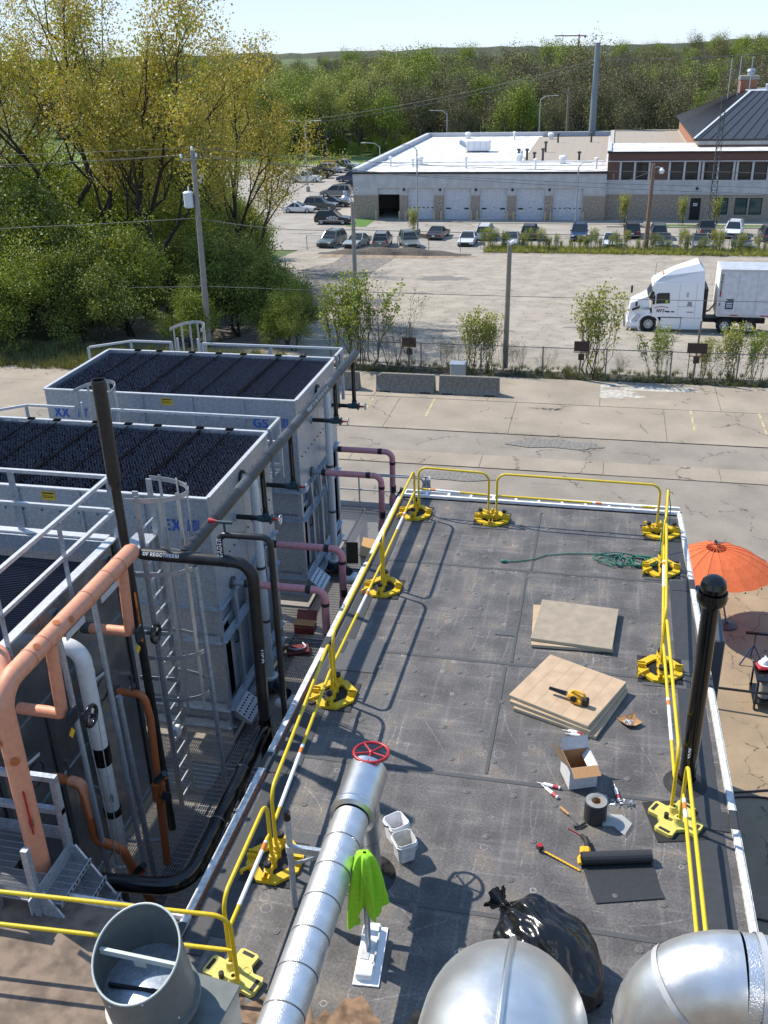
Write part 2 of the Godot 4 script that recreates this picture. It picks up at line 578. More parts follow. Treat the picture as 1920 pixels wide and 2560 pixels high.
func build_ground() -> void:
	crack_tex("crack_wide", 1024, 0.0062, 0.011, 0.44, 11, 0.40)
	crack_tex("crack_fine", 1024, 0.016, 0.035, 0.52, 21, 0.55)
	crack_tex("crack_mid", 1024, 0.009, 0.014, 0.62, 41, 0.32)
	crack_tex("crack_none", 512, 0.02, 0.0, 0.0, 31)
	ground_mat("grass", lin(0.10, 0.15, 0.030), "dirt", 0.25)
	ground_mat("asphalt", lin(0.34, 0.295, 0.24), "crack_wide", 0.085)
	ground_mat("asphalt_dark", lin(0.13,0.125,0.115), "crack_wide", 0.11)
	ground_mat("asphalt_tan", lin(0.40, 0.295, 0.185), "crack_mid", 0.14)
	ground_mat("slab", lin(0.41, 0.345, 0.265), "crack_wide", 0.06)
	ground_mat("lot", lin(0.44, 0.385, 0.31), "crack_fine", 0.075)
	ground_mat("police_lot", lin(0.42,0.38,0.325), "crack_wide", 0.03)
	ground_mat("dirt_ground", lin(0.10, 0.085, 0.065), "dirt", 0.4)
	# terrain under everything, to the horizon
	var g := MB.new()
	var zs := [60.0, -48.0, -68.0, -108.0, -118.0, -230.0, -420.0, -900.0, -2500.0]
	for i in zs.size() - 1:
		var d := -0.06
		g.quad(Vector3(-3500, gy(zs[i]) + d, zs[i]), Vector3(-3500, gy(zs[i + 1]) + d, zs[i + 1]), Vector3(3500, gy(zs[i + 1]) + d, zs[i + 1]), Vector3(3500, gy(zs[i]) + d, zs[i]))
	struct("ground", g, M("grass"))
	struct("road", sheet(-40, 70, 40, -48.2, 0.0), M("asphalt"))
	# concrete slabs of the road edge, one by one, with open joints
	var bands := [[-36.15, -37.5, 4.6, 0.012], [-40.1, -44.3, 6.2, 0.012], [-44.33, -48.15, 5.1, 0.014]]
	var bi := 0
	for bd in bands:
		var holder := Node3D.new()
		holder.name = numbered("pavement")
		holder.set_meta("kind", "structure")
		add_child(holder)
		var x := -39.0 + bi * 1.3
		while x < 60.0:
			var w: float = bd[2] * (0.8 + 0.4 * rng.randf())
			var mb := MB.new().bev(Vector3(x + w * 0.5, -6.4 + bd[3] * 0.5 + rng.randf_range(-0.002, 0.003), (bd[0] + bd[1]) * 0.5), Vector3(w - 0.016, bd[3] + 0.01, bd[0] - bd[1] - 0.02), 0.005)
			part(holder, "slab", mb, M("slab"))
			x += w
		bi += 1
	# old patches with their own outline
	struct("road_patch", blot(blob(-1.5, -39.2, 2.2, 0.5), 0.005), mat("patch", lin(0.21, 0.195, 0.175), 0.9, 0.0, "dirt", 0.8))
	struct("road_patch", blot(blob(-5.2, -35.2, 1.5, 0.45), 0.005), M("patch"))
	# worn white paint along the fence side of the concrete
	for q in [[-4.2, -47.2, 1.2, 0.5], [-1.2, -47.4, 2.6, 0.55], [3.0, -47.3, 2.2, 0.4], [-2.5, -45.7, 1.9, 0.35], [0.6, -46.2, 1.5, 0.5]]:
		struct("worn_paint", blot(blob(q[0], q[1], q[2], q[3], 26, 0.45), 0.02), M("concrete_white"))
	for k in 5: # faded yellow parking lines
		var px := -10.6 + k * 3.0 + (9.0 if k > 1 else 0.0)
		struct("parking_line", MB.new().box(Vector3(px, -6.381, -43.0), Vector3(0.10, 0.006, 2.6), Basis(Vector3.UP, 0.0)), mat("line_faded", lin(0.47, 0.385, 0.215), 0.9, 0.0, "worn", 0.9))
	# yard right of the building, where the umbrella stands
	struct("yard", sheet(2.0, 30, -2, -28.5, 0.006), M("asphalt_tan"))
	struct("road", sheet(0.5, 40, -28.5, -36.1, 0.007), M("asphalt"))
	# truck lot
	struct("truck_lot", sheet(-34, 70, -48.6, -113.0, 0.0, 1, 24), M("lot"))
	for q in [[-14.3, -88.0, 2.4, 1.3], [-15.0, -79.5, 1.3, 0.35], [-12.6, -63.0, 2.6, 1.2], [4.0, -62.0, 1.0, 0.35], [7.5, -62.3, 1.1, 0.3], [-1.5, -66.5, 0.9, 0.25], [-7.0, -64.0, 1.6, 0.4]]:
		struct("pothole_patch", blot(blob(q[0], q[1], q[2], q[3], 24, 0.3), 0.012), M("patch"))
	struct("dirt_strip", blot(blob(-25.0, -84.0, 4.2, 26.0, 40, 0.28), 0.008), mat("dirt_dark", lin(0.20, 0.18, 0.155), 0.95, 0.0, "worn", 0.35))
	struct("dirt_strip", blot(PackedVector2Array([Vector2(-30, -101), Vector2(-18, -101.6), Vector2(-13, -103.5), Vector2(-16, -106), Vector2(-30, -106)]), 0.012), mat("dirt_brown", lin(0.30, 0.215, 0.145), 0.95, 0.0, "worn", 0.3))
	struct("weed_strip", blot(PackedVector2Array([Vector2(-13, -107.2), Vector2(40, -109.5), Vector2(40, -113.4), Vector2(-13, -111.5)]), 0.03), M("dirt_ground"))
	struct("weed_strip", blot(PackedVector2Array([Vector2(-16, -48.25), Vector2(40, -48.25), Vector2(40, -49.9), Vector2(-16, -50.3)]), 0.02), M("dirt_ground"))
	# police lot
	struct("parking_lot", sheet(-75, 70, -107.0, -196.0, 0.004, 1, 10), M("police_lot"))
	for r in [[-33.5, -30.8, -126.5, -139.0], [6.0, 30.0, -128.2, -133.0]]:
		struct("lawn", sheet(r[0], r[1], r[2], r[3], 0.03), mat("lawn", lin(0.09, 0.20, 0.03), 0.95, 0.0, "dirt", 0.5))
	struct("meadow", sheet(-220, 220, -196.5, -226.0, 0.02), mat("meadow", lin(0.15, 0.25, 0.05), 0.95, 0.0, "dirt", 0.15))
	struct("far_road", sheet(-220, 60, -197.0, -200.5, 0.03), M("police_lot"))
	# left of the towers
	struct("path", blot(PackedVector2Array([Vector2(-60, -30), Vector2(-12.5, -30), Vector2(-12.5, -45), Vector2(-27, -47), Vector2(-60, -46)]), 0.012), M("asphalt"))

# ---------------------------------------------------------------- the roof we look down on
func roof_tex() -> void:
	var w := 768
	var h := 1600
	var n1 := noise_img(w, h, FastNoiseLite.TYPE_SIMPLEX_SMOOTH, 0.010, 5, 5).get_data()
	var n2 := noise_img(w, h, FastNoiseLite.TYPE_SIMPLEX_SMOOTH, 0.2, 2, 6).get_data()
	var f := FastNoiseLite.new()
	f.noise_type = FastNoiseLite.TYPE_SIMPLEX_SMOOTH
	f.frequency = 0.03
	f.fractal_octaves = 3
	var sx := PackedFloat32Array()
	var out := PackedFloat32Array()
	out.resize(w * h)
	for y in h:
		for x in w:
			var i := y * w + x
			var s1 := f.get_noise_2d(x * 0.12, y * 2.2) # marks across
			var s2 := f.get_noise_2d(x * 2.2 + 900, y * 0.10) # marks along
			var s := 0.40 + (n1[i] - 128) * 0.0008 + (n2[i] - 128) * 0.0006
			s += maxf(0.0, s1 - 0.20) * 0.14 + maxf(0.0, s2 - 0.22) * 0.14
			out[i] = s
	# scuffs, drips and chalky lines
	for k in 620:
		var x := rng.randf() * w
		var y := rng.randf() * h
		var long := rng.randf_range(8, 110)
		var ang: float = [0.0, PI / 2, rng.randf() * PI][rng.randi() % 3] + rng.randf_range(-0.06, 0.06)
		if n1[int(y) * w + int(x)] < 118 and rng.randf() < 0.75: continue
		var a := rng.randf_range(0.04, 0.19) * (1.0 if rng.randf() < 0.85 else -0.8)
		var cv := rng.randf_range(-0.006, 0.006)
		for s in int(long):
			ang += cv
			x += cos(ang); y += sin(ang)
			var xi := int(x)
			var yi := int(y)
			if xi < 1 or yi < 1 or xi >= w - 1 or yi >= h - 1: break
			if rng.randf() < 0.8: out[yi * w + xi] += a
			if rng.randf() < 0.4: out[yi * w + xi + 1] += a * 0.6
	# rings of chalk where water stood
	for k in 260:
		var cx := rng.randf() * w
		var cy := rng.randf() * h
		var r := rng.randf_range(3.0, 9.0)
		var a := rng.randf_range(0.04, 0.16)
		for s in 60:
			var t := TAU * s / 60.0
			var xi := int(cx + cos(t) * r)
			var yi := int(cy + sin(t) * r)
			if xi > 0 and yi > 0 and xi < w and yi < h: out[yi * w + xi] += a
	var by := PackedByteArray()
	by.resize(w * h * 3)
	for y in h:
		for x in w:
			var i := y * w + x
			var s := clampf(out[i], 0.12, 0.95)
			var warm := clampf((n1[i] - 165) * 0.003, 0.0, 0.08) # brownish dust stains
			by[i * 3] = int(s * 255 * (1.0 + warm * 0.35))
			by[i * 3 + 1] = int(s * 253)
			by[i * 3 + 2] = int(s * 255 * (1.02 - warm * 0.7))
	var im := Image.create_from_data(w, h, false, Image.FORMAT_RGB8, by)
	tex["roof"] = ImageTexture.create_from_image(im)

func disc_prof() -> Array: # seam plate under the membrane
	return [[0.052, 0.0], [0.045, 0.008], [0.030, 0.007], [0.022, 0.011], [0.0, 0.012]]

func build_roof() -> void:
	roof_tex()
	var m := StandardMaterial3D.new()
	m.resource_name = "membrane"
	m.albedo_texture = tex["roof"]
	m.albedo_color = lin(0.66, 0.62, 0.56)
	m.roughness = 0.62
	m.heightmap_enabled = false
	mats["membrane"] = m
	var t := thing("plant_building", "flat roofed plant building with black rubber roof and white metal edge", "building", Vector3(-1, -6.4, -12))
	# walls
	var wl := MB.new()
	wl.box(Vector3(-1.05, -3.3, -9.4), Vector3(6.2, 6.2, 19.6))
	wpart(t, "wall", wl, mat("wall_grey", lin(0.16, 0.18, 0.20), 0.7, 0.0, "soft", 0.5))
	wpart(t, "wall", MB.new().box(Vector3(-12.2, -3.5, -2.6), Vector3(16.0, 6.2, 9.6)), M("wall_grey"))
	wpart(t, "wall", MB.new().box(Vector3(-6.5, -3.5, 6.0), Vector3(27.0, 6.2, 7.4)), M("wall_grey"))
	# roof sheets (texture metres: x -4.3..2.3, z -19.4..-5.6)
	var rf := MB.new()
	var L := func(z): return lerpf(-4.05, -4.17, (z + 19.2) / 11.4)
	var R := func(z): return lerpf(1.90, 2.15, (z + 19.2) / 11.4)
	var zs := []
	for i in 15: zs.append(-19.25 + i * (13.9 / 14.0))
	var uvp := func(p: Vector3): return Vector2((p.x + 4.3) / 6.6, (p.z + 19.4) / 13.9)
	for i in 14:
		var a := Vector3(L.call(zs[i]), 0, zs[i])
		var b := Vector3(R.call(zs[i]), 0, zs[i])
		var c := Vector3(R.call(zs[i + 1]), 0, zs[i + 1])
		var d := Vector3(L.call(zs[i + 1]), 0, zs[i + 1])
		for p in [a, b, c, a, c, d]: rf.vert(p, Vector3.UP, uvp.call(p))
	wpart(t, "roof_membrane", rf, m)
	var near := MB.new()
	near.box(Vector3(-8.0, -0.028, 0.8), Vector3(24.5, 0.05, 12.3))
	near.box(Vector3(-12.2, -0.029, -6.35), Vector3(16.0, 0.05, 2.0))
	wpart(t, "roof_membrane", near, mat("old_membrane", lin(0.20, 0.145, 0.105), 0.85, 0.0, "worn", 0.55))
	wpart(t, "edge_trim", MB.new().bar(V(-4.2, 0.02, -7.38), V(-20.0, 0.02, -7.38), 0.07, 0.09), M("white_paint"))
	# caked brown silt over the near end of the sheet
	var silt := PackedVector2Array()
	for i in 40: silt.append(Vector2(-4.1 + i * 0.085, -6.62 + 0.16 * sin(i * 0.7) + 0.07 * sin(i * 2.9)))
	silt.append(Vector2(-0.8, -5.3)); silt.append(Vector2(-4.1, -5.3))
	wpart(t, "silt", MB.new().prism(silt, 0.003, V(0, 0.001, 0)), mat("silt", lin(0.24, 0.15, 0.09), 0.95, 0.0, "worn", 1.1))
	# lapped seams: thin strips lying on the sheet
	for z in [-16.35, -13.2, -10.4, -8.1]:
		wpart(t, "seam", MB.new().bev(Vector3((L.call(z) + R.call(z)) * 0.5, 0.003, z), Vector3(R.call(z) - L.call(z) - 0.3, 0.009, 0.07), 0.004), mat("seam", lin(0.075, 0.075, 0.075), 0.6, 0.0, "soft", 3.0))
	for s in [[-0.95, -19.0, -16.4], [-1.02, -16.3, -13.25], [-1.1, -13.1, -10.5]]:
		wpart(t, "seam", MB.new().bev(Vector3(s[0], 0.004, (s[1] + s[2]) * 0.5), Vector3(0.05, 0.012, s[2] - s[1]), 0.005), M("seam"))
	# cover strips along both edges, and square repair patches
	for e in [[-3.86, 0.30], [1.78, 0.36]]:
		var q := MB.new()
		var x0: float = e[0]
		q.hexa([Vector3(x0 - e[1] * 0.5 - 0.06, 0.002, -7.2), Vector3(x0 + e[1] * 0.5 + 0.06, 0.002, -7.2), Vector3(x0 + e[1] * 0.5 - 0.06, 0.002, -19.1), Vector3(x0 - e[1] * 0.5 + 0.02, 0.002, -19.1), Vector3(x0 - e[1] * 0.5 - 0.06, 0.009, -7.2), Vector3(x0 + e[1] * 0.5 + 0.06, 0.009, -7.2), Vector3(x0 + e[1] * 0.5 - 0.06, 0.009, -19.1), Vector3(x0 - e[1] * 0.5 + 0.02, 0.009, -19.1)])
		wpart(t, "edge_strip", q, mat("strip", lin(0.040, 0.041, 0.043), 0.55, 0.0, "soft", 1.2))
	for q in [[-3.2, -8.55, 0.95, 0.8], [-3.55, -13.0, 0.8, 0.9], [1.45, -13.4, 0.8, 0.8], [1.5, -16.8, 0.7, 0.8], [-3.55, -18.4, 0.7, 0.6], [-1.2, -14.1, 0.35, 0.14], [-1.95, -18.4, 0.75, 0.75]]:
		wpart(t, "roof_patch", MB.new().bev(Vector3(q[0], 0.008, q[1]), Vector3(q[2], 0.008, q[3]), 0.003), mat("patch_mem", lin(0.085, 0.086, 0.088), 0.6, 0.0, "soft", 2.0))
	# fastener plates showing through, in rows
	var pm := MB.new().lathe(disc_prof(), Vector3.ZERO, 12).mesh()
	var pmat := mat("plate", lin(0.125, 0.121, 0.113), 0.65, 0.0, "worn", 6.0)
	var z := -18.9
	var row := 0
	while z < -7.0:
		var x := -3.5 + (0.35 if row % 2 else 0.0)
		while x < 1.6:
			if rng.randf() < 0.80:
				share(t, "fastener_plate", pm, pmat, Vector3(x + rng.randf_range(-0.09, 0.09), 0.001, z + rng.randf_range(-0.08, 0.08)) - t.position)
			x += 0.62
		z += 0.68
		row += 1
	# white metal edge, in lengths with lap covers
	var seg := 3.05
	for side in 2:
		var za := -19.3
		while za < -5.0:
			var zb := minf(za + seg, -5.0)
			var fx: Callable = L if side == 0 else R
			var sg := -1.0 if side == 0 else 1.0
			var q := MB.new()
			var a := Vector3(fx.call(za) + sg * 0.03, 0.03, za + 0.004)
			var b := Vector3(fx.call(zb) + sg * 0.03, 0.03, zb - 0.004)
			q.bar(a, b, 0.075, 0.07)
			q.bar(a + Vector3(sg * 0.05, -0.13, 0), b + Vector3(sg * 0.05, -0.13, 0), 0.015, 0.30)
			wpart(t, "edge_trim", q, M("white_paint"))
			if side == 0:
				wpart(t, "rust_streak", MB.new().bar(a + Vector3(0.052, -0.012, 0.2), b + Vector3(0.052, -0.012, -0.3), 0.028, 0.035), M("rust"))
			if zb < -6:
				wpart(t, "trim_cover", MB.new().bev(Vector3(fx.call(zb) + sg * 0.03, 0.070, zb), Vector3(0.11, 0.012, 0.34), 0.004).bev(Vector3(fx.call(zb) - sg * 0.17, 0.014, zb), Vector3(0.30, 0.008, 0.36), 0.003), mat("cover_mem", lin(0.040, 0.040, 0.042), 0.5, 0.0, "soft", 2.0))
			za = zb
	# far edge: raised white gutter screen in short frames
	var x := -4.05
	while x < 1.8:
		var q := MB.new()
		q.bar(Vector3(x, 0.04, -19.34), Vector3(x + 0.5, 0.04, -19.34), 0.05, 0.06)
		q.bar(Vector3(x, 0.04, -19.56), Vector3(x + 0.5, 0.04, -19.56), 0.05, 0.06)
		q.bar(Vector3(x + 0.025, 0.038, -19.36), Vector3(x + 0.025, 0.038, -19.54), 0.05, 0.056)
		wpart(t, "gutter_frame", q, M("white_clean"))
		x += 0.5
	wpart(t, "gutter", MB.new().box(Vector3(-1.05, -0.12, -19.45), Vector3(6.1, 0.2, 0.18)), M("dark_steel"))
	# dark lean-to box on the yard side
	wpart(t, "wall_duct", MB.new().bev(Vector3(2.28, -1.1, -15.6), Vector3(0.36, 2.0, 1.9), 0.02), mat("duct_grey", lin(0.055, 0.062, 0.07), 0.5))
	wpart(t, "flexible_duct", MB.new().tube(PackedVector3Array([Vector3(2.3, -0.6, -8.2), Vector3(2.55, -0.5, -7.8), Vector3(2.75, -0.75, -7.3), Vector3(2.8, -1.6, -6.9)]), 0.11, 14), M("jacket"))

# ---------------------------------------------------------------- guard rails
func V(x: float, y: float, z: float) -> Vector3:
	return Vector3(x, y, z)

func oct(a: float, b: float) -> PackedVector2Array:
	return PackedVector2Array([Vector2(a, -b * 0.36), Vector2(a, b * 0.36), Vector2(a * 0.36, b), Vector2(-a * 0.36, b), Vector2(-a, b * 0.36), Vector2(-a, -b * 0.36), Vector2(-a * 0.36, -b), Vector2(a * 0.36, -b)])

func ring(b: MB, o: PackedVector2Array, i: PackedVector2Array, h0: float, h1: float) -> void: # plate with a hole, same number of corners
	var n := o.size()
	for k in n:
		var j := (k + 1) % n
		var O0 := V(o[k].x, h1, o[k].y); var O1 := V(o[j].x, h1, o[j].y)
		var I0 := V(i[k].x, h1, i[k].y); var I1 := V(i[j].x, h1, i[j].y)
		var d := V(0, h0 - h1, 0)
		b.quad(O0, I0, I1, O1)
		for q in [[O0, O1], [I1, I0]]:
			b.quad(q[0], q[1], q[1] + d, q[0] + d)

var base_mesh := {}

func rail_base(label: String, at: Vector3, turn: float, pale := false) -> Node3D:
	var t := thing("weighted_stand", label, "rail stand", at, "weighted bases of the yellow guard rail", turn)
	if not base_mesh.has("plate"):
		var p := MB.new()
		ring(p, oct(0.36, 0.34), oct(0.235, 0.215), 0.012, 0.055)
		base_mesh["plate"] = p.mesh()
		var br := MB.new()
		br.bev(V(0, 0.075, 0), V(0.56, 0.075, 0.075), 0.012)
		base_mesh["bridge"] = br.mesh()
		base_mesh["socket"] = MB.new().lathe([[0.052, 0.0], [0.052, 0.12], [0.040, 0.125], [0.036, 0.19], [0.022, 0.195]], V(0, 0.02, 0), 16).mesh()
		base_mesh["cap"] = MB.new().lathe([[0.044, 0.0], [0.047, 0.01], [0.047, 0.05], [0.036, 0.06], [0.012, 0.052], [0.0, 0.048]], V(0, 0.135, 0), 16).mesh()
		var lug := MB.new()
		lug.box(V(-0.035, 0.04, 0), V(0.02, 0.075, 0.12)); lug.box(V(0.035, 0.04, 0), V(0.02, 0.075, 0.12)); lug.box(V(0, 0.012, 0.05), V(0.05, 0.02, 0.02))
		base_mesh["lug"] = lug.mesh()
		base_mesh["pad"] = MB.new().bev(V(0, 0.006, 0), V(0.74, 0.012, 0.70), 0.003).mesh()
		base_mesh["handle"] = MB.new().bar(V(-0.11, 0.085, 0), V(0.11, 0.085, 0), 0.03, 0.035).bar(V(-0.11, 0.03, 0), V(-0.11, 0.09, 0), 0.03, 0.025).bar(V(0.11, 0.03, 0), V(0.11, 0.09, 0), 0.03, 0.025).mesh()
		# pale four-lobed plate
		var pl := MB.new()
		var poly := PackedVector2Array()
		for k in 4:
			var a := PI / 4 + k * PI / 2
			var d := Vector2(cos(a), sin(a))
			var s := Vector2(-d.y, d.x)
			poly.append(d * 0.44 - s * 0.17); poly.append(d * 0.47 - s * 0.12); poly.append(d * 0.47 + s * 0.12); poly.append(d * 0.44 + s * 0.17)
			var e := Vector2(cos(a + PI / 4), sin(a + PI / 4))
			poly.append(e * 0.30 - Vector2(-e.y, e.x) * 0.07); poly.append(e * 0.30 + Vector2(-e.y, e.x) * 0.07)
		pl.prism(poly, 0.05, V(0, 0.014, 0))
		base_mesh["lobes"] = pl.mesh()
		base_mesh["slot"] = MB.new().box(V(0, 0, 0), V(0.20, 0.012, 0.055)).mesh()
		base_mesh["collar"] = MB.new().lathe([[0.075, 0.0], [0.060, 0.02], [0.052, 0.10], [0.044, 0.105], [0.024, 0.105]], V(0, 0.064, 0), 18).mesh()
		base_mesh["emblem"] = MB.new().lathe([[0.075, 0.0], [0.075, 0.006], [0.06, 0.006], [0.06, 0.0]], V(0, 0.064, 0), 20).mesh()
	if pale:
		share(t, "plate", base_mesh.lobes, M("pale_yellow")).scale = V(0.72, 1, 0.72)
		for k in 4:
			var a := PI / 4 + k * PI / 2
			share(t, "handle_slot", base_mesh.slot, M("rubber"), V(cos(a) * 0.292, 0.0615, sin(a) * 0.292), PI / 2 - a).scale = V(0.72, 1, 0.8)
		for x in [-0.10, 0.10]: share(t, "collar", base_mesh.collar, M("pale_yellow"), V(x, 0, 0))
		share(t, "emblem", base_mesh.emblem, M("pale_yellow"), V(0.0, 0, 0.15)).scale = V(0.7, 1, 0.7)
		part(t, "bolt_cap", MB.new().lathe([[0.03, 0], [0.03, 0.08], [0.0, 0.085]], V(0.0, 0.06, -0.12), 12), M("rubber"))
	else:
		share(t, "plate", base_mesh.plate, M("yellow_base"))
		share(t, "bridge", base_mesh.bridge, M("yellow_base"))
		for x in [-0.25, -0.085, 0.085, 0.25]: share(t, "socket", base_mesh.socket, M("yellow_base"), V(x, 0, 0))
		for x in [-0.25, 0.25]: share(t, "socket_cap", base_mesh.cap, M("rubber"), V(x, 0.06, 0))
		for q in [[0.315, 0.0, 0.0], [-0.315, 0.0, 0.0], [0.0, 0.29, PI / 2], [0.0, -0.29, PI / 2]]:
			share(t, "lug", base_mesh.lug, M("yellow_base"), V(q[0], 0.05, q[1]), q[2] + PI / 2)
		share(t, "handle", base_mesh.handle, M("yellow_base"), V(-0.20, 0.0, -0.265), -0.75)
		share(t, "rubber_pad", base_mesh.pad, M("rubber"))
	return t

func rail_panel(label: String, a: Vector3, b: Vector3, white := []) -> Node3D:
	var t := thing("guard_rail", label, "guard rail", a, "yellow guard rail panels")
	var d := b - a
	var u := d.normalized()
	var r := 0.024
	var f := MB.new()
	f.pipe([V(0, 0.11, 0), V(0, 1.07, 0), d + V(0, 1.07, 0), d + V(0, 0.11, 0)], r, 0.19, 12)
	part(t, "frame", f, M("yellow"))
	part(t, "mid_rail", MB.new().tube(PackedVector3Array([u * 0.01 + V(0, 0.57, 0), u * 0.10 + V(0, 0.57, 0), d - u * 0.10 + V(0, 0.57, 0), d - u * 0.01 + V(0, 0.57, 0)]), [0.012, r, r, 0.012], 12), M("yellow"))
	for w in white:
		part(t, "white_label", MB.new().tube(PackedVector3Array([d * w[0] + V(0, 0.57, 0), d * w[1] + V(0, 0.57, 0)]), r + 0.0018, 12, false), M("sticker_white"))
		var l := d.length()
		part(t, "orange_label", MB.new().tube(PackedVector3Array([d * (w[0] + 0.02) + V(0, 0.57, 0), d * (w[0] + 0.02 + 0.12 / l) + V(0, 0.57, 0)]), r + 0.0028, 12, false), M("sticker_orange"))
	return t

func build_rails() -> void:
	var A := V(-3.60, 0, -18.48); var B := V(-3.60, 0, -15.24); var C := V(-3.64, 0, -11.86); var D := V(-3.47, 0, -8.40); var E := V(-3.40, 0, -6.72)
	var Mf := V(-1.94, 0, -18.46); var Rc := V(1.52, 0, -18.40); var R1 := V(1.47, 0, -16.85); var R2 := V(1.33, 0, -13.45); var R3 := V(1.40, 0, -10.06)
	var h := PI / 2
	rail_base("yellow rail base at the roof corner beside the grey stair rail", A, h)
	rail_base("yellow rail base on the tower side edge, beside the second pink pipe pair", B, h)
	rail_base("yellow rail base on the tower side edge beside the black riser", C, h)
	rail_base("yellow rail base beside the grey capped post and silver pipe", D, h)
	rail_base("pale yellow lobed rail base partly behind the grey duct box", E, h + 0.5, true)
	rail_base("yellow rail base between the two panels of the end rail", Mf, 0.0)
	rail_base("yellow rail base at the roof corner facing the umbrella", Rc, 0.1)
	rail_base("yellow rail base beside the coiled green rope", R1, h)
	rail_base("yellow rail base on the yard side beside the tall black vent", R2, h)
	var pb := rail_base("pale yellow lobed rail base on a black rubber mat", R3, h + 0.25, true)
	part(pb, "rubber_mat", MB.new().bev(V(0, 0.006, 0), V(0.72, 0.012, 0.66), 0.003), M("rubber"))
	var o := V(0, 0, 0.085)
	rail_panel("yellow guard rail panel along the tower side, ending at the roof corner", A + o, B - o, [[0.35, 0.6]])
	rail_panel("yellow guard rail panel along the tower side, over the middle pink pipes", B + o, C - o, [[0.30, 0.55]])
	rail_panel("yellow guard rail panel along the tower side, passing the black riser", C + o, D - o, [[0.55, 0.92]])
	rail_panel("yellow guard rail panel along the tower side, ending at the silver pipe", D + o, E - V(0.05, 0, 0.10), [[0.10, 0.75]])
	rail_panel("short yellow guard rail panel of the end rail, beside the grey stair rail", A + V(0.06, 0, -0.08), Mf - V(0.085, 0, 0), [[0.15, 0.6]])
	rail_panel("long yellow guard rail panel across the roof end", Mf + V(0.085, 0, 0), Rc - V(0.09, 0, 0), [[0.6, 0.9]])
	rail_panel("short yellow guard rail panel with green rope tied to it", Rc + V(0.05, 0, 0.09), R1 - o)
	rail_panel("yellow guard rail panel on the yard side, past the coiled green rope", R1 + o, R2 - o, [[0.2, 0.5]])
	rail_panel("yellow guard rail panel on the yard side, beside the tall black vent", R2 + o, R3 - V(0.05, 0, 0.10), [[0.45, 0.75]])
	rail_panel("yellow guard rail panel leading from the rubber mat under the silver elbow", R3 + V(0.04, 0, 0.11), V(1.47, 0, -6.2), [[0.03, 0.12]])
	rail_panel("yellow guard rail panel crossing behind the grey exhaust hood", V(-3.30, 0, -6.62), V(-7.6, 0, -6.35))

# ---------------------------------------------------------------- things on the roof
func flat_text(t: Node3D, called: String, words: String, size: float, at: Transform3D, m: Material, font := "Droid Sans", deep := 0.004) -> void:
	var tm := TextMesh.new()
	tm.text = words
	var f := SystemFont.new()
	f.font_names = PackedStringArray([font])
	f.font_weight = 700
	tm.font = f
	tm.font_size = 32
	tm.pixel_size = size / 32.0
	tm.depth = deep
	tm.curve_step = 1.5
	var o := mi(called, tm, m)
	t.add_child(o, true)
	o.transform = at

func board(t: Node3D, at: Vector3, turn: float, w: float, d: float, h: float, face: String) -> void:
	var b := Basis(Vector3.UP, turn)
	var p := MB.new().bev(at + V(0, h * 0.5, 0), V(w, h, d), 0.004, b)
	wpart(t, "board", p, M("iso_edge"))
	wpart(t, "board_facing", MB.new().bev(at + V(0, h + 0.001, 0), V(w - 0.006, 0.004, d - 0.006), 0.001, b), M(face))

func caulk(label: String, at: Vector3, turn: float) -> void:
	var t := thing("caulk_tube", label, "caulk tube", at, "caulk tubes lying on the roof", turn)
	var r := Basis(Vector3.FORWARD, PI / 2)
	part(t, "cartridge", MB.new().lathe([[0.0, -0.12], [0.024, -0.12], [0.025, -0.115], [0.025, 0.10], [0.022, 0.108], [0.007, 0.112]], V(0, 0.026, 0), 14, r), M("white_clean"))
	part(t, "nozzle", MB.new().lathe([[0.008, 0.11], [0.005, 0.20], [0.0, 0.20]], V(0, 0.026, 0), 10, r), M("sticker_white"))
	part(t, "label_band", MB.new().lathe([[0.0255, -0.10], [0.0255, -0.02]], V(0, 0.026, 0), 14, r), mat("caulk_red", lin(0.42, 0.05, 0.06), 0.5))

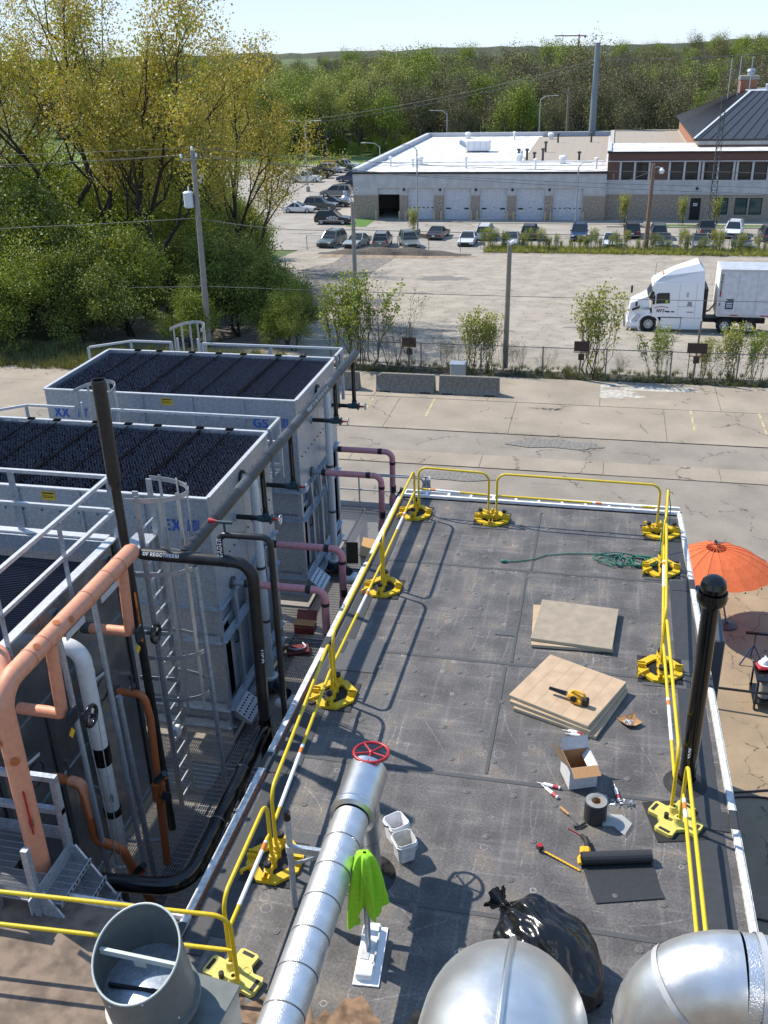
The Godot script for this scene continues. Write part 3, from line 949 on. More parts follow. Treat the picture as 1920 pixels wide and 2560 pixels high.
func build_roof_things() -> void:
	var t: Node3D
	# insulation boards
	var b1 := atan2(0.12, 1.33)
	for k in 2:
		t = thing("insulation_board", ["lower tan insulation board under the grey faced one", "grey faced insulation board on top of the low stack"][k], "insulation board", V(-0.04, 0.01 + k * 0.055, -14.45), "insulation boards lying on the roof")
		board(t, V(-0.10 + k * 0.06, 0.012 + k * 0.055, -14.42 - k * 0.03), 0.05 - k * 0.13, 1.34, 1.30, 0.05, ["iso_face", "iso_grey"][k])
	var turns := [-0.36, -0.40, -0.43]
	for k in 3:
		t = thing("insulation_board", ["bottom board of the tan insulation stack, slid out of line", "middle board of the tan insulation stack", "top board of the tan insulation stack under the leaf blower"][k], "insulation board", V(-0.08, 0.01 + k * 0.06, -12.44), "insulation boards lying on the roof")
		board(t, V([-0.02, -0.07, -0.08][k], 0.012 + k * 0.062, [-12.36, -12.40, -12.44][k]), turns[k], 1.32, 1.32, 0.055, "iso_face")
		if k == 2:
			var bb := Basis(Vector3.UP, turns[k])
			for j in 5:
				wpart(t, "score_line", MB.new().box(V(-0.08, 0.195, -12.44) + bb * V(-0.44 + j * 0.22, 0, 0), V(0.003, 0.0025, 1.30), bb), mat("score", lin(0.42, 0.30, 0.19), 0.9))
	# cordless blower
	var bt := thing("leaf_blower", "black and yellow cordless blower on the tan boards", "blower", V(0.02, 0.20, -12.12), "", -0.36)
	part(bt, "nozzle_tube", MB.new().tube(PackedVector3Array([V(-0.40, 0.09, 0), V(-0.12, 0.09, 0)]), [0.026, 0.038], 14), M("black_gloss"))
	part(bt, "housing", MB.new().lathe([[0.0, -0.13], [0.04, -0.13], [0.055, -0.08], [0.075, 0.0], [0.07, 0.08], [0.0, 0.09]], V(0.0, 0.09, 0), 14, Basis(Vector3.FORWARD, -PI / 2)).bev(V(0.06, 0.05, 0.06), V(0.17, 0.08, 0.05), 0.02), M("tool_yellow"))
	part(bt, "handle", MB.new().pipe([V(-0.05, 0.14, 0.02), V(0.0, 0.21, 0.02), V(0.16, 0.20, 0.02), V(0.18, 0.13, 0.02)], 0.018, 0.04, 8), M("tool_yellow"))
	part(bt, "battery", MB.new().bev(V(0.19, 0.075, 0.02), V(0.09, 0.13, 0.10), 0.015), M("rubber"))
	part(bt, "intake_cover", MB.new().lathe([[0.0, 0.0], [0.055, 0.0], [0.05, 0.02], [0.0, 0.02]], V(0.02, 0.09, 0.07), 14, Basis(Vector3.RIGHT, PI / 2)), M("rubber"))
	# torn paper carton of screws
	t = thing("screw_carton", "torn brown carton with loose screws beside the board stack", "carton", V(0.83, 0.01, -12.0))
	var cb := MB.new()
	var rim := [V(-0.17, 0.02, -0.06), V(-0.02, 0.06, -0.10), V(0.07, 0.10, -0.12), V(0.12, 0.05, -0.05), V(0.20, 0.05, 0.02), V(0.10, 0.05, 0.12), V(-0.02, 0.055, 0.14), V(-0.12, 0.04, 0.04)]
	var flo := [V(-0.10, 0.004, -0.04), V(-0.02, 0.004, -0.06), V(0.05, 0.004, -0.07), V(0.08, 0.004, -0.03), V(0.10, 0.004, 0.01), V(0.05, 0.004, 0.07), V(0.0, 0.004, 0.08), V(-0.06, 0.004, 0.03)]
	for i in 8:
		var j := (i + 1) % 8
		cb.quad(rim[i], rim[j], flo[j], flo[i]); cb.quad(rim[j] * 1.02 + V(0, -0.004, 0), rim[i] * 1.02 + V(0, -0.004, 0), flo[i] * 1.03, flo[j] * 1.03)
		cb.tri(flo[i], flo[j], V(0, 0.004, 0))
	part(t, "carton", cb, M("cardboard"))
	var sc := MB.new()
	for k in 70:
		var p := V(rng.randf_range(-0.06, 0.07), rng.randf_range(0.008, 0.022), rng.randf_range(-0.05, 0.06))
		var d := Vector3(rng.randf_range(-1, 1), rng.randf_range(-0.2, 0.2), rng.randf_range(-1, 1)).normalized() * 0.018
		sc.tube(PackedVector3Array([p - d, p + d]), [0.002, 0.004], 5)
	part(t, "screws", sc, M("alum"), "stuff")
	# caulk tubes
	caulk("caulk tube half under its twin at the foot of the board stack", V(0.08, 0.0, -11.61), PI - 0.12)
	caulk("caulk tube lying in front of its twin at the board stack", V(0.12, 0.0, -11.54), PI - 0.12)
	caulk("caulk tube pointing away from the open carton, upper of the pair", V(-0.20, 0.0, -10.40), PI - 0.18)
	caulk("caulk tube crossed in front of its pair beside the open carton", V(-0.19, 0.0, -10.27), PI - 0.75)
	# open white carton
	t = thing("open_carton", "open white cardboard carton with flaps turned out", "carton", V(0.15, 0.012, -10.63), "", 0.36)
	var w := 0.19
	var hh := 0.36
	for q in [[V(0, hh * 0.5, w), V(w * 2, hh, 0.008)], [V(0, hh * 0.5, -w), V(w * 2, hh, 0.008)], [V(w, hh * 0.5, 0), V(0.008, hh, w * 2)], [V(-w, hh * 0.5, 0), V(0.008, hh, w * 2)], [V(0, 0.005, 0), V(w * 2, 0.01, w * 2)]]:
		part(t, "side", MB.new().box(q[0], q[1]), M("carton_white"))
		var inn: Vector3 = q[0] * V(0.96, 1, 0.96) + V(0, 0.004, 0)
		part(t, "inner_side", MB.new().box(inn, q[1] * V(0.96 if q[1].x > 0.1 else 0.5, 0.985, 0.96 if q[1].z > 0.1 else 0.5)), M("cardboard"))
	for q in [[V(-0.19, hh, 0), V(-0.16, 0.17, 0), 0], [V(0, hh, -0.19), V(0.0, 0.18, -0.05), 1], [V(0.19, hh, 0), V(-0.10, -0.10, 0.02), 0], [V(0, hh, 0.19), V(0.0, -0.05, 0.15), 1]]:
		var e := V(0, 0, 0.185) if q[2] == 0 else V(0.185, 0, 0)
		var fl := MB.new()
		var nn: Vector3 = (q[1] as Vector3).cross(e).normalized() * 0.003
		fl.quad(q[0] - e + nn, q[0] + e + nn, q[0] + e + q[1] + nn, q[0] - e + q[1] + nn)
		part(t, "flap", fl, M("cardboard") if q[0].x < 0.1 else M("carton_white"))
		var f2 := MB.new()
		f2.quad(q[0] + e - nn, q[0] - e - nn, q[0] - e + q[1] - nn, q[0] + e + q[1] - nn)
		part(t, "flap", f2, M("carton_white") if q[0].x < 0.1 else M("cardboard"))
	# roll of cover tape with release film
	t = thing("tape_roll", "upright roll of black cover tape with clear film trailing", "tape roll", V(0.39, 0.012, -9.90))
	part(t, "roll", MB.new().lathe([[0.06, 0.30], [0.14, 0.30], [0.145, 0.295], [0.145, 0.0]], V(0, 0, 0), 32), M("membrane_new"))
	part(t, "roll_face", MB.new().lathe([[0.062, 0.302], [0.080, 0.304], [0.084, 0.302], [0.104, 0.304], [0.108, 0.302], [0.138, 0.304]], V(0, 0, 0), 32), mat("tape_edge", lin(0.22, 0.22, 0.22), 0.5))
	part(t, "core", MB.new().lathe([[0.06, 0.302], [0.066, 0.304], [0.066, 0.30], [0.06, 0.02], [0.0, 0.02]], V(0, 0, 0), 24), M("cardboard"))
	var film := MB.new()
	var fpts := [V(-0.12, 0.30, 0.02), V(0.0, 0.36, -0.10), V(0.13, 0.34, -0.08), V(0.17, 0.20, -0.06), V(0.19, 0.02, -0.10), V(0.34, 0.015, -0.12), V(0.47, 0.02, 0.02)]
	for i in fpts.size() - 1:
		var wv := V(0.01, -0.12, 0.02) if i < 4 else V(-0.10, 0.008, 0.24)
		var wv2 := V(0.01, -0.12, 0.02) if i + 1 < 4 else V(-0.10, 0.008, 0.24)
		film.quad(fpts[i], fpts[i + 1], fpts[i + 1] + wv2, fpts[i] + wv)
	var fm := mat("film", Color(0.80, 0.81, 0.80, 0.45), 0.3)
	fm.transparency = BaseMaterial3D.TRANSPARENCY_ALPHA
	part(t, "release_film", film, fm)
	# capped white tube and crumpled foil
	caulk("white tube standing off beside the tape roll and foil scrap", V(0.67, 0.0, -10.40), PI / 2 + 0.2)
	t = thing("foil_scrap", "crumpled black and silver foil scrap beside tape roll", "foil scrap", V(0.72, 0.01, -10.24))
	var fo := MB.new()
	for k in 26:
		var p := V(rng.randf_range(-0.12, 0.12), rng.randf_range(0.005, 0.05), rng.randf_range(-0.05, 0.05))
		var a := Vector3(rng.randf_range(-1, 1), rng.randf_range(-0.5, 0.5), rng.randf_range(-1, 1)) * 0.05
		var b := Vector3(rng.randf_range(-1, 1), rng.randf_range(-0.5, 0.5), rng.randf_range(-1, 1)) * 0.05
		fo.tri(p, p + a, p + b)
	part(t, "foil", fo, M("jacket_smooth"))
	# seam hook with wooden handle
	t = thing("seam_tool", "wood handled seam tool with curved black hook", "hand tool", V(0.02, 0.012, -9.93))
	wpart(t, "handle", MB.new().tube(PackedVector3Array([V(-0.06, 0.03, -10.01), V(0.0, 0.03, -9.95), V(0.06, 0.03, -9.89)]), [0.017, 0.021, 0.014], 10), M("plywood"))
	wpart(t, "shaft", MB.new().tube(PackedVector3Array([V(0.06, 0.03, -9.89), V(0.17, 0.03, -9.75)]), 0.008, 8), M("dark_steel"))
	wpart(t, "hook", MB.new().pipe([V(0.13, 0.03, -9.68), V(0.20, 0.03, -9.70), V(0.27, 0.03, -9.78)], 0.017, 0.05, 8), M("rubber"))
	# reciprocating saw
	t = thing("reciprocating_saw", "yellow reciprocating saw with red blade", "power saw", V(0.28, 0.012, -9.35))
	wpart(t, "blade", MB.new().bar(V(0.06, 0.06, -9.60), V(0.24, 0.06, -9.50), 0.004, 0.022), M("red"))
	wpart(t, "blade_clamp", MB.new().tube(PackedVector3Array([V(0.22, 0.06, -9.52), V(0.29, 0.06, -9.46)]), [0.022, 0.035], 12), M("rubber"))
	wpart(t, "gear_case", MB.new().tube(PackedVector3Array([V(0.28, 0.06, -9.48), V(0.31, 0.06, -9.38), V(0.30, 0.06, -9.30)]), [0.034, 0.042, 0.04], 12), M("rubber"))
	wpart(t, "motor_housing", MB.new().bev(V(0.285, 0.06, -9.25), V(0.13, 0.10, 0.13), 0.025, Basis(Vector3.UP, 0.1)), M("tool_yellow"))
	wpart(t, "handle", MB.new().pipe([V(0.25, 0.06, -9.20), V(0.215, 0.06, -9.12), V(0.23, 0.06, -9.03)], 0.026, 0.05, 10), M("tool_yellow"))
	wpart(t, "grip", MB.new().tube(PackedVector3Array([V(0.34, 0.06, -9.22), V(0.36, 0.06, -9.12)]), 0.025, 10), M("rubber"))
	# tape measure pulled out
	t = thing("tape_measure", "red and black tape measure with yellow blade pulled out", "tape measure", V(-0.27, 0.012, -9.22), "", -0.45)
	part(t, "case", MB.new().bev(V(0, 0.04, 0), V(0.10, 0.075, 0.085), 0.03), M("rubber"))
	part(t, "case_top", MB.new().lathe([[0.034, 0.0], [0.034, 0.006], [0.0, 0.007]], V(0, 0.077, 0), 16), M("red"))
	part(t, "blade", MB.new().bar(V(0.04, 0.03, 0.01), V(0.56, 0.008, 0.01), 0.026, 0.002), M("tool_yellow"))
	for k in 9: part(t, "mark", MB.new().box(V(0.12 + k * 0.05, 0.0285 - k * 0.0021, 0.018), V(0.006, 0.002, 0.010), Basis(Vector3.FORWARD, 0.042)), M("ink_black"))
	# roll of new membrane, partly unrolled
	t = thing("membrane_roll", "roll of new black roofing membrane partly unrolled", "membrane roll", V(0.68, 0.0, -9.05))
	var sp := PackedVector2Array()
	var dirx := V(0.82, 0, -0.20).normalized()
	var acr := V(0.20, 0, 0.82).normalized() * -1.0
	var rr := MB.new()
	var prev := Vector3.ZERO
	for k in 60:
		var a := -PI / 2 - k * 0.42
		var rad := 0.085 - k * 0.0010
		var p := V(0.24, 0.088, -9.10) + acr * (cos(a) * rad) + V(0, sin(a) * rad, 0)
		if k > 0:
			rr.quad(prev, p, p + dirx * 0.86, prev + dirx * 0.86)
		prev = p
	wpart(t, "roll", rr, M("membrane_new"))
	var sh := MB.new()
	var c0 := V(0.24, 0.006, -9.10); var c1 := V(1.08, 0.006, -9.30); var c2 := V(1.22, 0.018, -8.73); var c3 := V(0.43, 0.018, -8.50)
	for i in 8:
		var f0 := i / 8.0
		var f1 := (i + 1) / 8.0
		var y0 := 0.012 + 0.008 * sin(f0 * 7.0)
		var y1 := 0.012 + 0.008 * sin(f1 * 7.0)
		var a0 := c0.lerp(c3, f0); var a1 := c0.lerp(c3, f1); var b0 := c1.lerp(c2, f0); var b1b := c1.lerp(c2, f1)
		a0.y = y0; b0.y = y0; a1.y = y1; b1b.y = y1
		sh.quad(a0, b0, b1b, a1)
	wpart(t, "loose_sheet", sh, M("membrane_new"))
	# green rope
	var rp := PackedVector3Array([V(-1.52, 0.025, -16.62), V(-1.3, 0.02, -16.66), V(-0.95, 0.02, -16.80), V(-0.72, 0.02, -17.02), V(-0.3, 0.02, -17.16), V(0.3, 0.02, -17.25), V(0.8, 0.02, -17.18), V(1.1, 0.02, -17.05)])
	for k in 90:
		var a := k * 0.62 + sin(k * 1.7) * 0.4
		var cx := 0.85 + 0.35 * sin(k * 0.13)
		var q := V(cx + cos(a) * (0.26 + 0.07 * sin(k * 0.9)), 0.02 + 0.0006 * k, -17.02 + sin(a) * (0.22 + 0.06 * cos(k * 0.77)))
		rp.append(q)
	for q in [V(1.3, 0.05, -17.2), V(1.45, 0.1, -17.4), V(1.50, 0.5, -17.8), V(1.56, 0.9, -18.1), V(1.57, 1.09, -18.2), V(1.60, 1.0, -18.22), V(1.57, 1.05, -18.16), V(1.66, 0.6, -18.45), V(1.70, 0.05, -18.7)]: rp.append(q)
	var cv := Curve3D.new()
	for p in rp: cv.add_point(p)
	single("rope", "green rope coiled on the roof and tied to the rail", "rope", MB.new().tube(rp, 0.011, 6), M("rope_green"))
	part(get_node("rope"), "knot", MB.new().ball(V(-1.50, 0.035, -16.62), V(0.07, 0.03, 0.04), 8, 6), M("rope_green"))
	# square pails
	for k in 2:
		t = thing("pail", ["square white pail holding tools, behind another pail", "square white pail with dried residue, in front of another pail"][k], "pail", [V(-2.07, 0.012, -9.08), V(-1.91, 0.012, -8.80)][k], "square white pails on the roof", [0.75, 0.6][k])
		var pl := MB.new()
		var a := 0.105
		var bq := 0.13
		var H := 0.30
		var bt2 := func(s, y, inset): return [V(-s + inset, y, s), V(s - inset, y, s), V(s, y, s - inset), V(s, y, -s + inset), V(s - inset, y, -s), V(-s + inset, y, -s), V(-s, y, -s + inset), V(-s, y, s - inset)]
		var lo: Array = bt2.call(a, 0.0, 0.03)
		var hi: Array = bt2.call(bq, H, 0.035)
		var li: Array = bt2.call(a - 0.006, 0.012, 0.03)
		var hi2: Array = bt2.call(bq - 0.006, H, 0.035)
		for i in 8:
			var j := (i + 1) % 8
			pl.quad(lo[i], lo[j], hi[j], hi[i]); pl.quad(hi2[i], hi2[j], li[j], li[i]); pl.quad(hi[i], hi[j], hi2[j], hi2[i])
			pl.tri(li[j], li[i], V(0, 0.012, 0))
		part(t, "bucket", pl, M("white_paint") if k == 1 else M("white_clean"))
		var rimm := MB.new()
		var ra: Array = bt2.call(bq + 0.008, H - 0.05, 0.038)
		var rb: Array = bt2.call(bq + 0.010, H - 0.03, 0.038)
		for i in 8:
			var j := (i + 1) % 8
			rimm.quad(ra[i], ra[j], rb[j], rb[i]); rimm.quad(rb[i], rb[j], hi[j] - V(0, 0.03, 0), hi[i] - V(0, 0.03, 0))
		part(t, "rim", rimm, M("white_clean"))
		part(t, "bail", MB.new().pipe([V(-0.14, H - 0.04, 0), V(-0.135, H - 0.10, 0.13), V(0, H - 0.13, 0.16), V(0.135, H - 0.10, 0.13), V(0.14, H - 0.04, 0)], 0.004, 0.08, 6), M("alum"))
		if k == 0:
			part(t, "brush_handle", MB.new().tube(PackedVector3Array([V(0.05, 0.10, 0.0), V(-0.20, 0.33, 0.03)]), [0.014, 0.010], 8), M("dark_steel"))
			part(t, "roller_head", MB.new().tube(PackedVector3Array([V(-0.02, 0.16, 0.05), V(0.08, 0.13, -0.02)]), 0.02, 10), M("red"))
			part(t, "printed_label", MB.new().box(V(-0.02, 0.15, 0.1235), V(0.12, 0.05, 0.004), Basis(Vector3.RIGHT, 0.083)), M("red"))
		else:
			part(t, "dried_residue", MB.new().bev(V(0.01, 0.02, 0.0), V(0.17, 0.015, 0.17), 0.006), mat("residue", lin(0.55, 0.45, 0.30), 0.8, 0.0, "worn", 8.0))
	# tall black vent with cap
	t = thing("roof_vent", "tall black vent stack with domed cap beside the roof edge", "vent", V(1.58, 0, -10.8))
	part(t, "stack", MB.new().lathe([[0.108, 0.0], [0.105, 3.0]], V(0, 0, 0), 28), M("black_gloss"))
	part(t, "flashing_boot", MB.new().lathe([[0.30, 0.005], [0.22, 0.02], [0.135, 0.05], [0.122, 0.12]], V(0, 0, 0), 28), M("rubber"))
	part(t, "cap_ring", MB.new().lathe([[0.11, 2.80], [0.175, 2.88], [0.185, 2.93], [0.180, 3.02], [0.165, 3.02], [0.165, 2.92], [0.11, 2.86]], V(0, 0, 0), 28), M("black_gloss"))
	part(t, "cap_dome", MB.new().lathe([[0.13, 3.00], [0.155, 3.04], [0.158, 3.10], [0.14, 3.165], [0.10, 3.21], [0.05, 3.235], [0.0, 3.24]], V(0, 0, 0), 28), M("black_gloss"))
	flat_text(t, "chalk_mark", "12-7C", 0.07, Transform3D(Basis(V(0, 1, 0), V(-0.8, 0, 0.6), V(0.0, 0, 1)).orthonormalized(), V(-0.02, 0.62, 0.113)), M("chalk"))
	# silver insulated line with red hand wheel
	var px := -2.36
	var py := 1.22
	t = thing("insulated_pipe", "silver insulated pipe with red valve hand wheel at its end", "pipe", V(px, 0, -8.5))
	for k in 12:
		var za := -8.05 + k * 0.42
		var q := MB.new().tube(PackedVector3Array([V(px, py, za), V(px, py, za + 0.40)]), 0.205, 32, false)
		wpart(t, "jacket_section", q, M("jacket"))
		wpart(t, "jacket_lap", MB.new().tube(PackedVector3Array([V(px, py, za + 0.37), V(px, py, za + 0.405)]), 0.2085, 32, false), M("jacket"))
		wpart(t, "sealant_line", MB.new().tube(PackedVector3Array([V(px, py, za + 0.404), V(px, py, za + 0.418)]), 0.2075, 32, false), mat("sealant", lin(0.10, 0.10, 0.10), 0.6))
	wpart(t, "valve_cover", MB.new().lathe([[0.0, 0.78], [0.235, 0.78], [0.25, 0.765], [0.25, 0.03], [0.265, 0.02], [0.265, 0.0], [0.21, -0.02]], V(px, py, -8.10), 36, Basis(Vector3.RIGHT, -PI / 2)), M("jacket_smooth"))
	wpart(t, "valve_cover_bead", MB.new().lathe([[0.25, 0.09], [0.262, 0.10], [0.25, 0.11]], V(px, py, -8.10), 36, Basis(Vector3.RIGHT, -PI / 2)), M("jacket_smooth"))
	wpart(t, "riser", MB.new().tube(PackedVector3Array([V(px + 0.05, 0.05, -8.42), V(px + 0.05, 1.2, -8.42)]), 0.19, 28), M("jacket_smooth"))
	for y in [0.30, 0.62, 0.94]: wpart(t, "riser_lap", MB.new().tube(PackedVector3Array([V(px + 0.05, y, -8.42), V(px + 0.05, y + 0.025, -8.42)]), 0.1945, 28, false), M("jacket_smooth"))
	wpart(t, "roof_boot", MB.new().lathe([[0.36, 0.004], [0.30, 0.02], [0.22, 0.06], [0.20, 0.14]], V(px + 0.05, 0, -8.42), 28), M("bag"))
	wpart(t, "valve_stem", MB.new().tube(PackedVector3Array([V(px, py + 0.05, -8.7), V(px + 0.03, py + 0.22, -8.97)]), 0.022, 10), M("dark_steel"))
	var wb := Basis(Vector3.RIGHT, -0.10)
	var wc := V(px + 0.03, py + 0.22, -8.97)
	var hw := MB.new()
	var rg := PackedVector3Array()
	for k in 33: rg.append(wc + wb * V(cos(TAU * k / 32) * 0.21, 0, sin(TAU * k / 32) * 0.21))
	hw.tube(rg, 0.019, 10, false)
	for k in 5:
		var a := TAU * k / 5.0 + 0.3
		hw.tube(PackedVector3Array([wc, wc + wb * V(cos(a) * 0.205, 0, sin(a) * 0.205)]), 0.013, 8)
	hw.ball(wc, V(0.035, 0.03, 0.035), 10, 6)
	wpart(t, "hand_wheel", hw, M("red"))
	# strut frame under the line
	t = thing("pipe_support", "galvanised support post with black cap beside the silver pipe", "pipe support", V(-3.02, 0, -7.78))
	wpart(t, "post", MB.new().tube(PackedVector3Array([V(-3.02, 0.02, -7.78), V(-3.02, 1.40, -7.78)]), 0.036, 14), M("galv"))
	wpart(t, "post_cap", MB.new().lathe([[0.041, 0.0], [0.041, 0.09], [0.034, 0.115], [0.0, 0.12]], V(-3.02, 1.36, -7.78), 14), M("black_gloss"))
	wpart(t, "cross_arm", MB.new().bar(V(-2.99, 0.93, -7.78), V(-2.06, 0.93, -7.78), 0.05, 0.09), M("galv"))
	wpart(t, "arm_brace", MB.new().bar(V(-2.99, 0.70, -7.78), V(-2.60, 0.90, -7.78), 0.03, 0.03), M("galv"))
	wpart(t, "clamp", MB.new().tube(PackedVector3Array([V(-3.02, 0.88, -7.78), V(-3.02, 0.98, -7.78)]), 0.05, 14), M("alum"))
	# the other post of that support, on its white sleeper, with the shirt hung over it
	t = thing("pipe_support", "steel post on white painted sleeper with shirt hung over it", "pipe support", V(-2.02, 0, -7.3))
	wpart(t, "sleeper", MB.new().bev(V(-2.02, 0.07, -7.3), V(0.19, 0.10, 0.70), 0.012, Basis(Vector3.UP, 0.08)), M("white_clean"))
	wpart(t, "sleeper_pad", MB.new().bev(V(-1.99, 0.012, -7.29), V(0.29, 0.02, 0.78), 0.004, Basis(Vector3.UP, 0.08)), M("white_clean"))
	wpart(t, "rail", MB.new().bar(V(-1.94, 0.145, -7.58), V(-1.90, 0.145, -7.04), 0.02, 0.05), M("alum"))
	wpart(t, "foot_plate", MB.new().box(V(-2.03, 0.125, -7.22), V(0.09, 0.012, 0.16)), M("alum"))
	wpart(t, "post", MB.new().tube(PackedVector3Array([V(-2.02, 0.12, -7.3), V(-2.02, 1.38, -7.34)]), 0.034, 14), M("galv"))
	wpart(t, "gusset", MB.new().bar(V(-2.02, 0.13, -7.26), V(-2.02, 0.30, -7.30), 0.01, 0.06), M("alum"))
	build_shirt()
	build_bag()
	# pipe clips on the near strip
	build_near_ducts()

# a skin over a closed ring grid, with smooth normals
func skin(b: MB, g: Array, flip := 1.0) -> void:
	var m: int = g.size() - 1
	var n: int = g[0].size()
	var nr := []
	for j in m + 1:
		var row := []
		for i in n:
			var pu: Vector3 = g[j][(i + 1) % n] - g[j][(i + n - 1) % n]
			var pv: Vector3 = g[mini(j + 1, m)][i] - g[maxi(j - 1, 0)][i]
			row.append(pu.cross(pv).normalized() * flip)
		nr.append(row)
	for j in m:
		for i in n:
			var k := (i + 1) % n
			for q in [[j, i], [j + 1, i], [j + 1, k], [j, i], [j + 1, k], [j, k]]: b.vert(g[q[0]][q[1]], nr[q[0]][q[1]])

# a shirt hung over the post: the back over the top, sleeves and hem falling in folds
func build_shirt() -> void:
	var t := thing("shirt", "lime green work shirt hung over the steel post", "shirt", V(-2.02, 0.4, -7.34))
	var top := V(-2.03, 1.47, -7.36)
	var b := MB.new()
	var n := 72
	var rows := 26
	var grid := []
	for j in rows + 1:
		var f := float(j) / rows
		var row := []
		for i in n:
			var a := TAU * i / n
			var right := pow(maxf(0.0, cos(a - 0.55)), 2.0)
			var left := pow(maxf(0.0, cos(a - 2.5)), 4.0)
			var back := pow(maxf(0.0, cos(a + 1.4)), 2.0)
			var drop := 0.56 + 0.26 * right + 0.46 * left + 0.14 * back
			var reach := (0.02 + 0.205 * pow(f, 0.48)) * (1.0 - 0.22 * f) * (0.85 + 0.30 * right + 0.16 * left)
			reach += pow(f, 0.7) * (0.050 * sin(a * 5.0 + 1.2 + 1.5 * f) + 0.030 * sin(a * 9.0 - 2.0 * f) + 0.010 * sin(a * 17.0 + 4.0 * f))
			row.append(top + V(cos(a) * reach, -drop * pow(f, 1.35) + 0.012 * sin(a * 5.0) * f, sin(a) * reach * 0.9))
		grid.append(row)
	skin(b, grid, -1.0)
	wpart(t, "body", b, M("hivis"))
	var cuff := MB.new()
	var g2 := []
	for j in 7:
		var f := j / 6.0
		var row := []
		for i in 16:
			var a := TAU * i / 16.0
			row.append(V(-2.155 + 0.02 * f + cos(a) * (0.045 + 0.012 * sin(f * 9.0)), 0.74 - 0.24 * f + 0.012 * cos(a), -7.27 + sin(a) * (0.035 + 0.008 * sin(a * 3.0))))
		g2.append(row)
	skin(cuff, g2, -1.0)
	wpart(t, "sleeve", cuff, M("hivis"))

func build_bag() -> void:
	var t := thing("rubbish_bag", "full black rubbish bag with gathered tied neck", "rubbish bag", V(-0.1, 0, -7.4))
	var b := MB.new()
	var f := FastNoiseLite.new()
	f.seed = 9
	f.frequency = 1.1
	f.fractal_octaves = 2
	var f2 := FastNoiseLite.new()
	f2.seed = 4
	f2.noise_type = FastNoiseLite.TYPE_CELLULAR
	f2.cellular_return_type = FastNoiseLite.RETURN_DISTANCE
	f2.fractal_type = FastNoiseLite.FRACTAL_NONE
	f2.frequency = 2.2
	var ns := 150
	var nr := 110
	var bz := V(0.74, -0.10, 0.66).normalized() # from neck to bottom
	var cen := V(-0.10, 0.40, -7.42)
	var bx := Vector3.UP.cross(bz).normalized()
	var by := bz.cross(bx)
	var g := []
	for j in nr + 1:
		var s := float(j) / nr
		var row := []
		for i in ns:
			var a := TAU * i / ns
			var r := 0.44 * pow(sin(PI * clampf(s * 0.93 + 0.07, 0, 1)), 0.5) + 0.004
			if s < 0.2: r = lerpf(0.04, r, smoothstep(0.0, 1.0, s / 0.2))
			if j == nr: r = 0.0
			var d := bx * cos(a) + by * sin(a)
			var p := cen + bz * ((s - 0.46) * 1.45) + d * r
			var near := smoothstep(0.75, 0.02, s)
			var pleat := (sin(a * 13.0 + f.get_noise_3dv(p) * 5.0) * 0.6 + sin(a * 23.0 + f.get_noise_3dv(p * 1.7) * 6.0) * 0.4) * 0.034 * near
			var fine: float = f2.get_noise_3dv(V(p.dot(bx), p.dot(by), p.dot(bz) * 0.5) * 3.4) * 0.030
			var crease: float = fine + (f2.get_noise_3dv(V(p.dot(bx), p.dot(by), p.dot(bz) * 0.55) * 1.2) + 0.5) * 0.10 + f.get_noise_3dv(p * 1.6) * 0.07
			p += d * (pleat + crease * smoothstep(0.0, 0.3, s)) * (1.0 if j < nr else 0.0)
			p.y = maxf(p.y, 0.014)
			row.append(p)
		g.append(row)
	skin(b, g, 1.0)
	wpart(t, "sack", b, M("bag"))
	var nk := MB.new()
	var np: Vector3 = cen + bz * (-0.46 * 1.45)
	var g2 := []
	for j in 9:
		var s := j / 8.0
		var row := []
		for i in 60:
			var a := TAU * i / 60.0
			var r := 0.035 + 0.11 * pow(s, 1.2) + 0.020 * s * sin(a * 9.0) + 0.012 * s * sin(a * 17.0 + 1.0)
			row.append(np - bz * (0.13 * s * (1.0 + 0.25 * sin(a * 4.0))) + (bx * cos(a) + by * sin(a)) * r)
		g2.append(row)
	skin(nk, g2, 1.0)
	wpart(t, "gathered_neck", nk, M("bag"))
	wpart(t, "tie", MB.new().tube(PackedVector3Array([np - bz * 0.03, np + bz * 0.03]), 0.045, 12), M("bag"))

